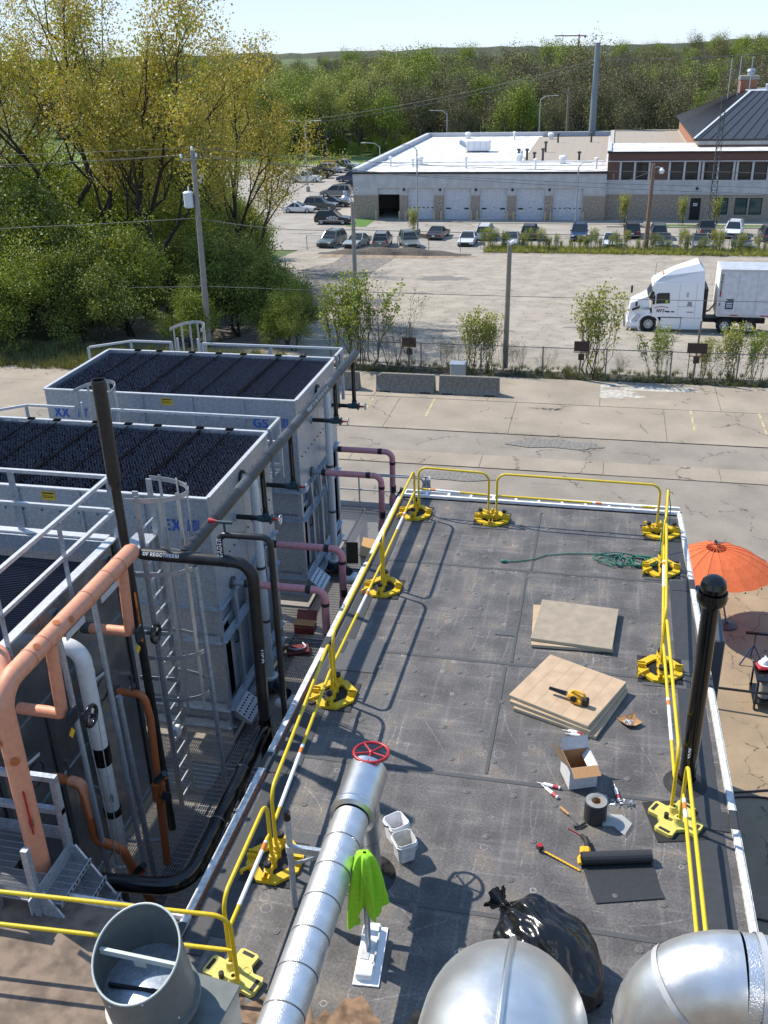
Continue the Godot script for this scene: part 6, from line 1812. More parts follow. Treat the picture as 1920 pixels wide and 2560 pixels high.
func build_outside() -> void:
	var t: Node3D
	# umbrella
	t = thing("umbrella", "large orange work umbrella with a dark panel, standing in the yard", "umbrella", V(4.0, -6.4, -25.7))
	var c := V(3.88, -4.62, -25.75)
	var ap := V(3.68, -4.02, -25.95)
	var n := 16
	var R := 1.42
	for k in n:
		var b := MB.new()
		var a0 := TAU * k / n
		var a1 := TAU * (k + 1) / n
		var prev := []
		for j in 6:
			var f := j / 5.0
			var row := []
			for i in 4:
				var a := lerpf(a0, a1, i / 3.0)
				var rim := c + V(cos(a) * R, 0, sin(a) * R)
				var p := ap.lerp(rim, f)
				p.y += 0.20 * sin(f * PI * 0.9) * 0.8 - (0.035 * f * (1.0 - absf(i - 1.5) / 1.5))
				row.append(p)
			if j > 0:
				for i in 3: b.quad(prev[i], prev[i + 1], row[i + 1], row[i])
			prev = row
		wpart(t, "canopy_panel", b, M("orange_cloth") if k != 12 else mat("dark_cloth", lin(0.05, 0.05, 0.055), 0.8))
		var seam := PackedVector3Array()
		for j in 6:
			var f := j / 5.0
			seam.append(ap.lerp(c + V(cos(a0) * R, 0, sin(a0) * R), f) + V(0, 0.16 * sin(f * PI * 0.9) + 0.004, 0))
		wpart(t, "panel_seam", MB.new().tube(seam, 0.009, 5, false), M("orange_cloth"))
		wpart(t, "rib_tip", MB.new().ball(c + V(cos(a0) * R, -0.01, sin(a0) * R), V(0.025, 0.025, 0.025), 6, 4), M("rubber"))
	wpart(t, "finial", MB.new().lathe([[0.05, 0.12], [0.03, 0.16], [0.02, 0.20], [0.0, 0.21]], ap, 10), M("rubber"))
	wpart(t, "pole", MB.new().tube(PackedVector3Array([V(4.25, -6.4, -25.55), ap]), 0.025, 8), M("dark_steel"))
	wpart(t, "foot", MB.new().lathe([[0.3, 0.0], [0.3, 0.05], [0.05, 0.10]], V(4.25, -6.39, -25.55), 14), M("dark_steel"))
	# pipe stand
	t = thing("pipe_stand", "blue tripod pipe stand with flat black head in the yard", "pipe stand", V(4.72, -6.4, -23.7))
	var s0 := V(4.72, -5.55, -23.7)
	wpart(t, "head", MB.new().bev(s0 + V(0.05, 0.12, 0), V(0.62, 0.06, 0.08), 0.01), M("black_gloss"))
	wpart(t, "mast", MB.new().tube(PackedVector3Array([s0 + V(0, 0.1, 0), s0 - V(0, 0.35, 0)]), 0.028, 8), M("dark_steel"))
	for k in 3:
		var a := 0.6 + TAU * k / 3.0
		wpart(t, "leg", MB.new().tube(PackedVector3Array([s0 - V(0, 0.25, 0), V(s0.x + cos(a) * 0.36, -6.38, s0.z + sin(a) * 0.36)]), 0.02, 7), M("blue_paint"))
	# cart with welder, hard hat on top
	t = thing("tool_cart", "black steel tool cart with gas bottle in the umbrella shade", "cart", V(4.78, -6.4, -22.0))
	for q in [V(-0.24, 0, -0.4), V(0.34, 0, -0.4), V(-0.24, 0, 0.42), V(0.34, 0, 0.42)]:
		wpart(t, "leg", MB.new().bar(V(4.78, -6.25, -22.0) + q, V(4.78, -5.5, -22.0) + q, 0.045, 0.045, Vector3.RIGHT), M("black_gloss"))
		wpart(t, "castor", MB.new().tube(PackedVector3Array([V(4.76, -6.32, -22.0) + q, V(4.80, -6.32, -22.0) + q]), 0.07, 10), M("tyre"))
	wpart(t, "shelf", MB.new().bev(V(4.83, -6.2, -22.0), V(0.66, 0.05, 0.9), 0.01), M("black_gloss"))
	wpart(t, "top_tray", MB.new().bev(V(4.83, -5.52, -22.0), V(0.66, 0.06, 0.9), 0.01), M("black_gloss"))
	wpart(t, "gas_bottle", MB.new().lathe([[0.13, 0.0], [0.14, 0.02], [0.14, 0.42], [0.08, 0.50], [0.04, 0.52], [0.0, 0.52]], V(4.78, -6.16, -21.85), 14), mat("bottle_grey", lin(0.25, 0.25, 0.25), 0.4))
	t = thing("work_vest", "folded red and lime safety vest on the tool cart", "vest", V(4.78, -5.47, -22.15))
	wpart(t, "red_panel", MB.new().bev(V(4.76, -5.43, -22.15), V(0.42, 0.10, 0.34), 0.04, Basis(Vector3.UP, 0.2)), M("red"))
	wpart(t, "lime_panel", MB.new().bev(V(4.93, -5.41, -22.1), V(0.16, 0.11, 0.30), 0.04, Basis(Vector3.UP, 0.1)), M("hivis"))
	t = thing("hard_hat", "white hard hat resting on the vest", "hard hat", V(4.76, -5.37, -22.2))
	wpart(t, "shell", MB.new().lathe([[0.125, 0.0], [0.122, 0.05], [0.10, 0.11], [0.06, 0.145], [0.0, 0.155]], V(4.76, -5.38, -22.2), 18), M("white_clean"))
	wpart(t, "brim", MB.new().lathe([[0.125, 0.0], [0.165, -0.008], [0.165, 0.002], [0.125, 0.012]], V(4.76, -5.38, -22.2), 18), M("white_clean"))
	wpart(t, "crest", MB.new().bar(V(4.76, -5.24, -22.32), V(4.76, -5.24, -22.08), 0.03, 0.03), M("white_clean"))
	single("steel_pipe", "length of dark pipe lying out from the tool cart", "pipe", MB.new().tube(PackedVector3Array([V(3.2, -5.85, -21.6), V(5.05, -5.80, -21.45)]), 0.035, 10), M("steel_pipe"))
	for k in 3:
		var zz: float = [-18.6, -18.2, -14.6][k]
		var hp := PackedVector3Array()
		for i in 24: hp.append(V(2.3 + i * 0.3, -6.37, zz + 0.25 * sin(i * 0.5 + k) + i * 0.03))
		single("hose", ["black cable across the yard, upper of the pair", "black cable across the yard, lower of the pair", "black cable across the shaded yard near the flexible duct"][k], "cable", MB.new().tube(hp, 0.022, 6), M("hose"))
	# barriers
	var bs := [[-12.6, 2.0, "concrete barrier cut off by the condenser, shortest of three"], [-9.22, 2.95, "middle concrete barrier with chipped shoulder"], [-6.04, 2.95, "concrete barrier at the open end of the row"]]
	for q in bs:
		t = thing("concrete_barrier", q[2], "barrier", V(q[0], -6.4, -45.25), "concrete barriers along the road")
		var L: float = q[1]
		var pr := PackedVector2Array([Vector2(-0.30, 0), Vector2(-0.30, 0.10), Vector2(-0.20, 0.28), Vector2(-0.10, 0.92), Vector2(0.10, 0.92), Vector2(0.20, 0.28), Vector2(0.30, 0.10), Vector2(0.30, 0)])
		var b := MB.new()
		var nseg := 10
		for i in nseg:
			var xa := -L * 0.5 + L * i / nseg
			var xb := -L * 0.5 + L * (i + 1) / nseg
			for k in 7:
				var da := 0.20 if (i == 0 and q[1] > 2.5 and q[0] < -8) else 0.0
				var ya := pr[k].y - (da if pr[k].y > 0.9 else 0.0)
				var yb := pr[k + 1].y - (da if pr[k + 1].y > 0.9 else 0.0)
				b.quad(V(xa, ya, pr[k].x), V(xa, yb, pr[k + 1].x), V(xb, pr[k + 1].y, pr[k + 1].x), V(xb, pr[k].y, pr[k].x))
		for e in [-1.0, 1.0]:
			for k in range(1, 7): b.tri(V(e * L * 0.5, pr[0].y, pr[0].x), V(e * L * 0.5, pr[k].y, pr[k].x), V(e * L * 0.5, pr[k + 1].y, pr[k + 1].x))
		part(t, "body", b, mat("barrier", lin(0.215, 0.20, 0.17), 0.95, 0.0, "dirt", 0.9))
		for e in [-0.7, 0.7]: part(t, "lifting_slot", MB.new().box(V(e * L * 0.5, 0.05, 0.29), V(0.5, 0.08, 0.05)), M("rubber"))
	t = thing("utility_box", "small grey utility box behind the barriers", "utility box", V(-6.9, -6.4, -47.3))
	part(t, "case", MB.new().bev(V(0, 0.45, 0), V(0.75, 0.9, 0.55), 0.03), mat("util_green", lin(0.30, 0.33, 0.33), 0.5))
	part(t, "lid", MB.new().bev(V(0, 0.93, 0), V(0.82, 0.09, 0.62), 0.03), M("galv"))
	chain_fence("rusty chain link fence between road and truck lot", -15.5, 26.0, -48.9, 1.55, 3.05, 0.13)
	chain_fence("chain link fence along the police car park", -33.0, 30.0, -107.2, 1.6, 3.4, 0.25)
	# signs seen from behind, on leaning posts
	for k in 3:
		var x: float = [-9.75, -1.6 + 0.75, 4.75][k]
		t = thing("back_of_sign", ["rusty sign seen from behind, overgrown, beside the utility box", "rusty sign seen from behind, halfway along the chain fence", "large rusty double sign frame seen from behind, nearer the truck"][k], "sign", V(x, -6.4, -48.7), "rusty signs on the fence")
		var hgt: float = [2.6, 2.7, 3.1][k]
		part(t, "post", MB.new().bar(V(0, 0, 0), V(0.10, hgt, 0), 0.10, 0.09, Vector3.RIGHT), M("wood_pole"))
		part(t, "panel", MB.new().bev(V(0.05, 1.55 + k * 0.1, 0.08), V(0.75 + 0.2 * (k / 2), 0.52, 0.03), 0.01), mat("sign_back", lin(0.06, 0.035, 0.025), 0.8, 0.0, "worn", 3.0))
		part(t, "frame_bar", MB.new().bar(V(-0.35, 1.35, 0.10), V(0.45, 1.35, 0.10), 0.03, 0.04), M("rust"))
		part(t, "bracket", MB.new().bev(V(0.06, 1.05 + k * 0.05, 0.07), V(0.30, 0.34, 0.05), 0.01), M("sign_back"))
		if k == 2:
			for sx in [-0.28, 0.34]: part(t, "strut", MB.new().bar(V(sx, 0.0, 0.05), V(sx, 1.5, 0.05), 0.035, 0.035, Vector3.RIGHT), M("sign_back"))
	# wooden poles
	t = thing("utility_pole", "weathered utility pole with white transformer in front of the trees", "utility pole", V(-22.8, -6.4, -53.0))
	wpart(t, "pole", MB.new().tube(PackedVector3Array([V(-22.8, -6.4, -53.0), V(-22.56, 4.3, -53.0)]), [0.19, 0.13], 14), mat("pole_grey", lin(0.34, 0.31, 0.27), 0.9, 0.0, "dirt", 1.0, {"scale3": Vector3(6, 0.35, 6)}))
	var tr := wpart(t, "transformer", MB.new().lathe([[0.0, 0.0], [0.24, 0.02], [0.27, 0.08], [0.27, 0.78], [0.29, 0.80], [0.29, 0.84], [0.20, 0.90], [0.0, 0.92]], V(-23.05, 1.25, -52.85), 18), mat("transformer_white", lin(0.55, 0.60, 0.62), 0.4))
	part(tr, "bushing", MB.new().lathe([[0.05, 0.0], [0.03, 0.1], [0.05, 0.14], [0.02, 0.3]], V(-23.0, 2.15, -52.85), 8), M("white_clean"))
	part(tr, "hanger", MB.new().box(V(-22.80, 1.7, -52.9), V(0.22, 0.5, 0.1)), M("dark_steel"))
	wpart(t, "cross_arm", MB.new().bar(V(-23.3, 3.80, -52.9), V(-22.3, 3.85, -52.9), 0.09, 0.10), M("pole_grey"))
	for q in [[-23.25, 3.9], [-22.56, 4.3], [-22.35, 3.95]]: wpart(t, "insulator", MB.new().lathe([[0.04, 0.0], [0.08, 0.05], [0.05, 0.10], [0.08, 0.14], [0.03, 0.22], [0.0, 0.23]], V(q[0], q[1], -52.9), 10), M("white_clean"))
	wpart(t, "fuse_cutout", MB.new().bar(V(-22.25, 2.6, -52.8), V(-22.0, 3.1, -52.8), 0.07, 0.07), M("galv"))
	wpart(t, "cable", MB.new().pipe([V(-23.3, 3.8, -52.85), V(-23.25, 2.9, -52.85), V(-23.0, 2.4, -52.85)], 0.015, 0.2, 5), M("rubber"))
	t = thing("lamp_pole", "slim wooden pole with grey lamp at the end of the black header", "lamp pole", V(-13.3, -6.4, -51.7))
	wpart(t, "pole", MB.new().tube(PackedVector3Array([V(-13.3, -6.4, -51.7), V(-13.26, 1.8, -51.7)]), [0.15, 0.105], 12), M("pole_grey"))
	wpart(t, "notice", MB.new().box(V(-13.28, -3.1, -51.55), V(0.18, 0.24, 0.02)), M("white_clean"))
	wpart(t, "lamp_arm", MB.new().pipe([V(-13.2, 1.7, -51.6), V(-13.35, 2.2, -51.4), V(-13.55, 2.35, -51.3)], 0.03, 0.15, 8), M("galv"))
	wpart(t, "lamp_head", MB.new().lathe([[0.05, 0.42], [0.10, 0.40], [0.11, 0.20], [0.20, 0.12], [0.23, 0.0], [0.16, -0.12], [0.0, -0.14]], V(-13.55, 1.98, -51.3), 14), M("galv"))
	t = thing("camera_pole", "slim wooden pole with security camera by the chain fence", "pole", V(-4.75, -6.4, -49.8))
	wpart(t, "pole", MB.new().tube(PackedVector3Array([V(-4.75, -6.4, -49.8), V(-4.69, 0.2, -49.8)]), [0.15, 0.115], 12), mat("pole_tan", lin(0.30, 0.26, 0.21), 0.9, 0.0, "dirt", 1.0, {"scale3": Vector3(6, 0.35, 6)}))
	wpart(t, "camera_housing", MB.new().bev(V(-4.55, 0.18, -49.6), V(0.28, 0.16, 0.16), 0.03, Basis(Vector3.FORWARD, -0.5)), M("white_clean"))
	wpart(t, "bracket", MB.new().bev(V(-4.70, 0.12, -49.62), V(0.12, 0.25, 0.14), 0.02), M("galv"))
	t = thing("utility_pole", "brown wooden pole with round lamp before the parked cars", "utility pole", V(4.28, gy(-110.0), -110.0))
	wpart(t, "pole", MB.new().tube(PackedVector3Array([V(4.28, -11.6, -110.0), V(4.36, -2.5, -110.0)]), [0.26, 0.18], 12), mat("pole_brown", lin(0.24, 0.165, 0.11), 0.9, 0.0, "dirt", 0.6, {"scale3": Vector3(3, 0.25, 3)}))
	wpart(t, "lamp_arm", MB.new().pipe([V(4.36, -2.95, -109.9), V(4.8, -2.75, -109.9), V(5.2, -2.95, -109.9)], 0.04, 0.2, 8), M("galv"))
	wpart(t, "lamp_head", MB.new().lathe([[0.10, 0.3], [0.14, 0.2], [0.28, 0.05], [0.30, -0.1], [0.2, -0.3], [0.0, -0.32]], V(5.2, -3.15, -109.9), 14), M("white_clean"))
	lamp_post("tall grey lamp post on a concrete footing before the garage doors", -22.7, -120.3, -1.9, [-1.2])
	lamp_post("grey lamp post before the last garage door", -3.65, -121.0, -4.0, [0.8])
	lamp_post("twin armed grey lamp post beside the parked pickups", -48.5, -160.0, -1.6, [-2.4, 2.2])
	lamp_post("single armed lamp post at the far corner of the garage", -34.4, -152.0, -4.3, [-2.2])
	lamp_post("single armed lamp post behind the flat roof, left of the woods", -30.6, -193.0, -2.2, [-2.6])
	lamp_post("single armed lamp post behind the tan flat roof", -13.4, -193.0, 0.0, [2.6])
	# overhead wires
	wire("upper wire ending at the tip of the transformer pole", [V(-60, 4.4, -52), V(-22.56, 4.45, -52.9), V(6, 3.0, -54), V(40, 3.0, -52)], 0.35, 0.013)
	wire("middle wire tied below the tip of the transformer pole", [V(-60, 3.4, -52), V(-23.25, 4.05, -52.9), V(6, 2.3, -54), V(40, 2.2, -52)], 0.3, 0.013)
	wire("third wire tied to the arm of the transformer pole", [V(-60, 3.0, -52), V(-22.35, 4.1, -52.9), V(6, 2.0, -54), V(40, 1.9, -52)], 0.3, 0.013)
	wire("low cable from the trees past both poles to the building", [V(-60, -0.6, -52), V(-22.6, 0.7, -52.9), V(-13.3, 0.35, -51.7), V(30, 0.6, -51.5)], 0.25, 0.018)
	wire("black cable passing in front of the parked truck", [V(-60, -3.2, -52), V(-22.7, -3.2, -53.1), V(40, -2.6, -52.5)], 0.35, 0.017)
	wire("cable running from the brown pole towards the garage doors", [V(4.3, -3.2, -110), V(-20.0, -11.0, -124)], 1.0, 0.02)
	wire("far high voltage line reaching the tall steel pole, lower", [V(-62, -4.5, -205), V(-3.72, 5.6, -190)], 1.0, 0.05)
	wire("far high voltage line reaching the tall steel pole, upper", [V(-62, -3.8, -205), V(-3.72, 6.3, -190), V(60, 9.0, -190)], 1.0, 0.05)
	t = thing("steel_pole", "tall blue grey steel power pole before the woods", "power pole", V(-3.72, -12, -190))
	wpart(t, "pole", MB.new().tube(PackedVector3Array([V(-3.75, -12, -190), V(-3.70, 9.0, -190)]), [0.75, 0.42], 14), mat("pole_blue", lin(0.16, 0.20, 0.22), 0.6))
	for y in [5.5, 6.2]: wpart(t, "insulator", MB.new().bar(V(-4.6, y, -190), V(-3.7, y, -190), 0.12, 0.12), M("galv"))
	t = thing("utility_pole", "far wooden pole at the wood's edge behind the tan roof", "utility pole", V(-8.5, -12, -196))
	wpart(t, "pole", MB.new().tube(PackedVector3Array([V(-8.5, -12, -196), V(-8.5, 1.6, -196)]), 0.2, 8), M("wood_pole"))
	wpart(t, "cross_arm", MB.new().bar(V(-9.4, 1.0, -196), V(-7.6, 1.0, -196), 0.12, 0.12), M("wood_pole"))
	t = thing("utility_pole", "far wooden pole rising beside the golden tree", "utility pole", V(-62.0, -12, -205))
	wpart(t, "pole", MB.new().tube(PackedVector3Array([V(-62.0, -12, -205), V(-62.0, -3.5, -205)]), 0.2, 8), M("wood_pole"))
	wpart(t, "cross_arm", MB.new().bar(V(-63, -4.0, -205), V(-61, -4.0, -205), 0.12, 0.12), M("wood_pole"))
	# dirt bank at the head of the lot
	var bk := MB.new()
	for i in 30:
		for j in 6:
			var q := []
			for e in [[i, j], [i, j + 1], [i + 1, j + 1], [i + 1, j]]:
				var x: float = -31.0 + 17.0 * e[0] / 30.0
				var z: float = -103.6 - 2.6 * e[1] / 6.0
				var prof: float = sin(PI * e[1] / 6.0) * sin(PI * clampf(e[0] / 30.0, 0.02, 0.98)) * 0.75
				q.append(V(x + 0.08 * sin(e[0] * 2.0 + e[1] * 3.0), gy(z) + prof * (1.0 + 0.12 * sin(e[0] * 0.9 + e[1] * 1.1)) - 0.03, z + 0.1 * sin(e[0] * 1.0)))
			bk.quad(q[0], q[1], q[2], q[3])
	struct("dirt_bank", bk, mat("bank", lin(0.10, 0.085, 0.07), 0.95, 0.0, "worn", 0.9))
	# far tower crane and lattice mast
	t = thing("tower_crane", "distant red tower crane above the woods", "crane", V(-33, 0, -900))
	wpart(t, "jib", MB.new().bar(V(-53, 14.6, -900), V(-27, 14.0, -900), 0.9, 0.9), mat("crane_red", lin(0.45, 0.10, 0.10), 0.7))
	wpart(t, "mast", MB.new().bar(V(-33, -4, -900), V(-33, 15.5, -900), 1.0, 1.0, Vector3.RIGHT), M("crane_red"))
	wpart(t, "counterweight", MB.new().box(V(-28.0, 13.4, -900), V(1.6, 1.4, 1.2)), M("crane_red"))
	t = thing("lattice_mast", "slender dark lattice radio mast before the brick wing", "radio mast", V(12.1, -11.9, -126))
	var y := -11.9
	var w := 0.55
	for k in 3:
		var a := TAU * k / 3.0
		wpart(t, "leg", MB.new().tube(PackedVector3Array([V(12.1 + cos(a) * w, -11.9, -126 + sin(a) * w), V(12.1 + cos(a) * w * 0.5, 3.2, -126 + sin(a) * w * 0.5)]), 0.045, 6), M("dark_steel"))
	for i in 16:
		var f0 := i / 16.0
		var f1 := (i + 1) / 16.0
		var br := MB.new()
		for k in 3:
			var a := TAU * k / 3.0
			var a2 := TAU * (k + 1) / 3.0
			var r0 := lerpf(w, w * 0.5, f0)
			var r1 := lerpf(w, w * 0.5, f1)
			var p := V(12.1 + cos(a) * r0, lerpf(-11.9, 3.2, f0), -126 + sin(a) * r0)
			br.tube(PackedVector3Array([p, V(12.1 + cos(a2) * r1, lerpf(-11.9, 3.2, f1), -126 + sin(a2) * r1)]), 0.03, 4, false)
			br.tube(PackedVector3Array([p, V(12.1 + cos(a2) * r0, lerpf(-11.9, 3.2, f0), -126 + sin(a2) * r0)]), 0.028, 4, false)
		wpart(t, "bracing", br, M("dark_steel"))

# ---------------------------------------------------------------- station across the lot
func wall_with(t: Node3D, z: float, x0: float, x1: float, y0: float, y1: float, holes: Array, mm: Material, called := "wall") -> void: # holes: [xa, xb, ya, yb]
	var xs := [x0, x1]
	for h in holes:
		xs.append(h[0]); xs.append(h[1])
	xs.sort()
	for i in xs.size() - 1:
		var a: float = xs[i]
		var b: float = xs[i + 1]
		if b - a < 0.01: continue
		var mid := (a + b) * 0.5
		var spans := [[y0, y1]]
		for h in holes:
			if mid > h[0] and mid < h[1]:
				var nsp := []
				for s in spans:
					if h[2] > s[0]: nsp.append([s[0], minf(s[1], h[2])])
					if h[3] < s[1]: nsp.append([maxf(s[0], h[3]), s[1]])
				spans = nsp
		for s in spans:
			if s[1] - s[0] > 0.01:
				wpart(t, called, MB.new().box(V(mid, (s[0] + s[1]) * 0.5, z - 0.15), V(b - a, s[1] - s[0], 0.3)), mm)

func window_unit(t: Node3D, x0: float, x1: float, y0: float, y1: float, z: float, g: String) -> void:
	var f := wpart(t, "window", MB.new().box(V((x0 + x1) * 0.5, y1 - 0.04, z - 0.08), V(x1 - x0, 0.08, 0.12)).box(V((x0 + x1) * 0.5, y0 + 0.04, z - 0.08), V(x1 - x0, 0.08, 0.12)).box(V(x0 + 0.04, (y0 + y1) * 0.5, z - 0.081), V(0.08, y1 - y0, 0.118)).box(V(x1 - 0.04, (y0 + y1) * 0.5, z - 0.081), V(0.08, y1 - y0, 0.118)), M("ink_black"))
	part(f, "pane", MB.new().box(V((x0 + x1) * 0.5, (y0 + y1) * 0.5, z - 0.12), V(x1 - x0 - 0.1, y1 - y0 - 0.1, 0.02)), M(g))

func roof_vent_pipe(x: float, z: float, y: float, h: float, kind: int) -> void:
	var labs := ["white capped flue on the station roof", "dark flue pipe on the station roof", "stubby white exhaust fan on the station roof"]
	var t := thing("roof_flue", labs[kind], "flue", V(x, y, z), "flues and fans on the station roof, " + ["white", "dark", "fan"][kind])
	var m: Material = [M("white_clean"), M("dark_steel"), M("white_clean")][kind]
	if kind == 2:
		part(t, "curb", MB.new().bev(V(0, 0.25, 0), V(0.8, 0.5, 0.8), 0.04), m)
		part(t, "hood", MB.new().lathe([[0.35, 0.0], [0.55, 0.1], [0.55, 0.4], [0.4, 0.55], [0.0, 0.6]], V(0, 0.5, 0), 14), m)
	else:
		part(t, "stack", MB.new().tube(PackedVector3Array([V(0, 0, 0), V(0, h, 0)]), 0.16, 10), m)
		part(t, "cap", MB.new().lathe([[0.16, 0.0], [0.28, 0.05], [0.28, 0.25], [0.0, 0.35]], V(0, h, 0), 12), m)

func build_station() -> void:
	mat("stucco", lin(0.60, 0.585, 0.575), 0.8, 0.0, "soft", 0.12)
	mat("block", lin(0.44, 0.36, 0.28), 0.9, 0.0, "dirt", 0.5)
	mat("brick", lin(0.20, 0.105, 0.08), 0.9, 0.0, "dirt", 0.8)
	mat("brick_orange", lin(0.40, 0.19, 0.11), 0.9, 0.0, "dirt", 0.6)
	mat("door_white", lin(0.66, 0.67, 0.70), 0.5, 0.0, "soft", 0.3)
	mat("roof_white", lin(0.72, 0.71, 0.69), 0.8, 0.0, "dirt", 0.07)
	mat("roof_tan", lin(0.36, 0.31, 0.25), 0.95, 0.0, "grain", 0.4)
	mat("seam_metal", lin(0.050, 0.050, 0.052), 0.45, 0.3, "soft", 0.3)
	mat("indoors", lin(0.30, 0.29, 0.27), 0.9)
	var zf := -132.8
	var t := thing("garage_wing", "long low garage wing with six overhead doors and white flat roof", "building", V(-17, -11.9, zf))
	var doors := [[-30.45, -27.5], [-26.4, -22.75], [-21.5, -17.8], [-16.7, -13.0], [-11.9, -8.1], [-7.1, -3.25]]
	var holes := []
	for d in doors: holes.append([d[0], d[1], -11.95, -7.86])
	wall_with(t, zf, -33.9, -0.4, -8.8, -6.0, holes, M("stucco"))
	# the rough block base, set proud
	wall_with(t, zf + 0.03, -33.9, -0.4, -11.95, -8.8, holes, M("block"), "block_base")
	wpart(t, "roof_edge", MB.new().box(V(-17.15, -5.95, zf - 0.08), V(33.7, 0.22, 0.45)), M("ink_black"))
	wpart(t, "side_wall", MB.new().box(V(-33.75, -9.0, -161.5), V(0.3, 6.0, 57.0)), M("stucco"))
	wpart(t, "side_wall", MB.new().box(V(-0.55, -9.0, -161.5), V(0.3, 6.0, 57.0)), M("stucco"))
	for i in 8: wpart(t, "panel_joint", MB.new().box(V(-31.8 + i * 4.6, -7.3, zf + 0.006), V(0.05, 2.4, 0.02)), mat("joint", lin(0.45, 0.45, 0.48), 0.8))
	wpart(t, "roof", MB.new().box(V(-23.0, -6.2, -161.5), V(21.2, 0.3, 57.0)), M("roof_white"))
	wpart(t, "roof", MB.new().hexa_at([V(-12.4, -6.35, -146.4), V(-0.6, -6.35, -146.4), V(-0.6, -6.35, -187.5), V(-12.9, -6.35, -187.5)], 0.32), M("roof_tan"))
	wpart(t, "roof", MB.new().box(V(-6.5, -6.21, -139.6), V(11.8, 0.3, 13.4)), M("roof_white"))
	wpart(t, "parapet", MB.new().box(V(-33.6, -5.75, -161.5), V(0.7, 0.75, 57.0)), mat("parapet", lin(0.50, 0.51, 0.52), 0.6, 0.2))
	wpart(t, "parapet", MB.new().box(V(-17.0, -5.75, -190.0), V(33.6, 0.75, 0.6)), M("parapet"))
	wpart(t, "roof_step", MB.new().box(V(-17.1, -6.0, -146.2), V(32.4, 0.22, 0.4)), M("white_clean"))
	wpart(t, "floor", MB.new().box(V(-17, -11.93, -150), V(33, 0.06, 34)), M("indoors"))
	wpart(t, "inner_wall", MB.new().box(V(-17, -9, -142), V(33, 6, 0.2)), M("indoors"))
	for i in doors.size():
		var d: Array = doors[i]
		var mid: float = (d[0] + d[1]) * 0.5
		var w: float = d[1] - d[0]
		var dr: MeshInstance3D
		if i == 0:
			dr = wpart(t, "overhead_door", MB.new().box(V(mid, -8.3, zf - 0.35), V(w, 0.85, 0.06)), M("door_white"))
			dr.set_meta("label", "open garage door rolled up over the dark bay")
		else:
			dr = wpart(t, "overhead_door", MB.new().box(V(mid, -9.9, zf - 0.32), V(w, 4.05, 0.05)), M("door_white"))
			for k in 7: part(dr, "section_joint", MB.new().box(V(mid, -11.5 + k * 0.52, zf - 0.293), V(w, 0.025, 0.008)), M("joint"))
			if i == 1 or i == 5:
				for k in 6: part(dr, "pane", MB.new().box(V(d[0] + w * (k + 0.5) / 6.0, -10.42, zf - 0.288), V(0.3, 0.13, 0.01)), M("glass"))
			else:
				for e in [0.17, 0.83]: part(dr, "pane", MB.new().box(V(d[0] + w * e, -10.5, zf - 0.288), V(0.62, 0.2, 0.01)), M("ink_black"))
			part(dr, "number_plate", MB.new().box(V(mid, -10.35, zf - 0.286), V(0.42, 0.34, 0.014)), M("white_clean"))
			flat_text(t, "number", ["", "12", "11", "10", "09", "08"][i], 0.34, Transform3D(Basis(), V(mid, -10.35, zf - 0.27) - t.position), M("ink_black"), "Droid Sans", 0.01)
		if i > 0: wpart(t, "wall_light", MB.new().bev(V(d[0] - 0.45, -8.05, zf + 0.1), V(0.3, 0.3, 0.2), 0.03), M("ink_black"))
		for e in [d[0] - 0.15, d[1] + 0.15]:
			var bt := thing("bollard", "tan bollard beside a garage door", "bollard", V(e, -11.9, zf + 1.0), "tan bollards beside the garage doors")
			part(bt, "post", MB.new().lathe([[0.11, 0.0], [0.11, 1.15], [0.08, 1.22], [0.0, 1.25]], V(0, 0, 0), 10), mat("bollard", lin(0.50, 0.38, 0.22), 0.7))
	wpart(t, "hose_reel", MB.new().lathe([[0.25, 0.0], [0.3, 0.05], [0.3, 0.1], [0.2, 0.1]], V(-33.4, -8.1, zf + 0.05), 12, Basis(Vector3.RIGHT, PI / 2)), M("white_clean"))
	t = thing("rooftop_unit", "white ventilation unit with slanted hood on the white flat roof", "ventilation unit", V(-20.9, -6.05, -161.7))
	part(t, "casing", MB.new().bev(V(0.3, 0.95, 0), V(3.6, 1.5, 2.2), 0.05), M("white_clean"))
	part(t, "curb", MB.new().box(V(0.2, 0.1, 0), V(3.0, 0.25, 2.0)), M("dark_steel"))
	part(t, "intake_hood", MB.new().hexa_at([V(-2.6, 1.2, 1.0), V(-1.5, 0.6, 1.0), V(-1.5, 0.6, -1.0), V(-2.6, 1.2, -1.0)], 0.5), M("galv"))
	for k in 4: part(t, "panel_rib", MB.new().box(V(-1.2 + k * 0.95, 0.95, 1.11), V(0.05, 1.4, 0.03)), M("parapet"))
	for q in [[-19.4, -139.0, 1.2, 0], [-27.2, -141.0, 0.8, 0], [-9.9, -138.0, 1.0, 0], [-1.9, -138.0, 1.1, 0], [-6.6, -144.5, 0.6, 2], [-13.0, -147.5, 1.4, 1], [-11.9, -148.5, 1.3, 1], [-10.8, -148.0, 0.9, 1], [-9.6, -148.0, 1.4, 1], [-4.5, -148.5, 0.9, 1], [-13.3, -152.0, 1.0, 2], [-12.9, -147.0, 0.5, 2], [-10.0, -160.0, 1.3, 1], [-9.0, -176.0, 1.2, 1], [-3.5, -176.0, 1.3, 1], [-10.6, -183.0, 0.6, 2], [-17.0, -183.0, 1.0, 0], [-25.6, -186.0, 0.6, 2], [-26.8, -144.0, 0.5, 2], [-30.5, -141.5, 1.0, 0]]:
		roof_vent_pipe(q[0], q[1], -6.04, q[2], q[3])
	# two storey brick wing
	var zr := -134.0
	t = thing("brick_wing", "two storey brick and block wing with paired dark windows", "building", V(12, -11.9, zr))
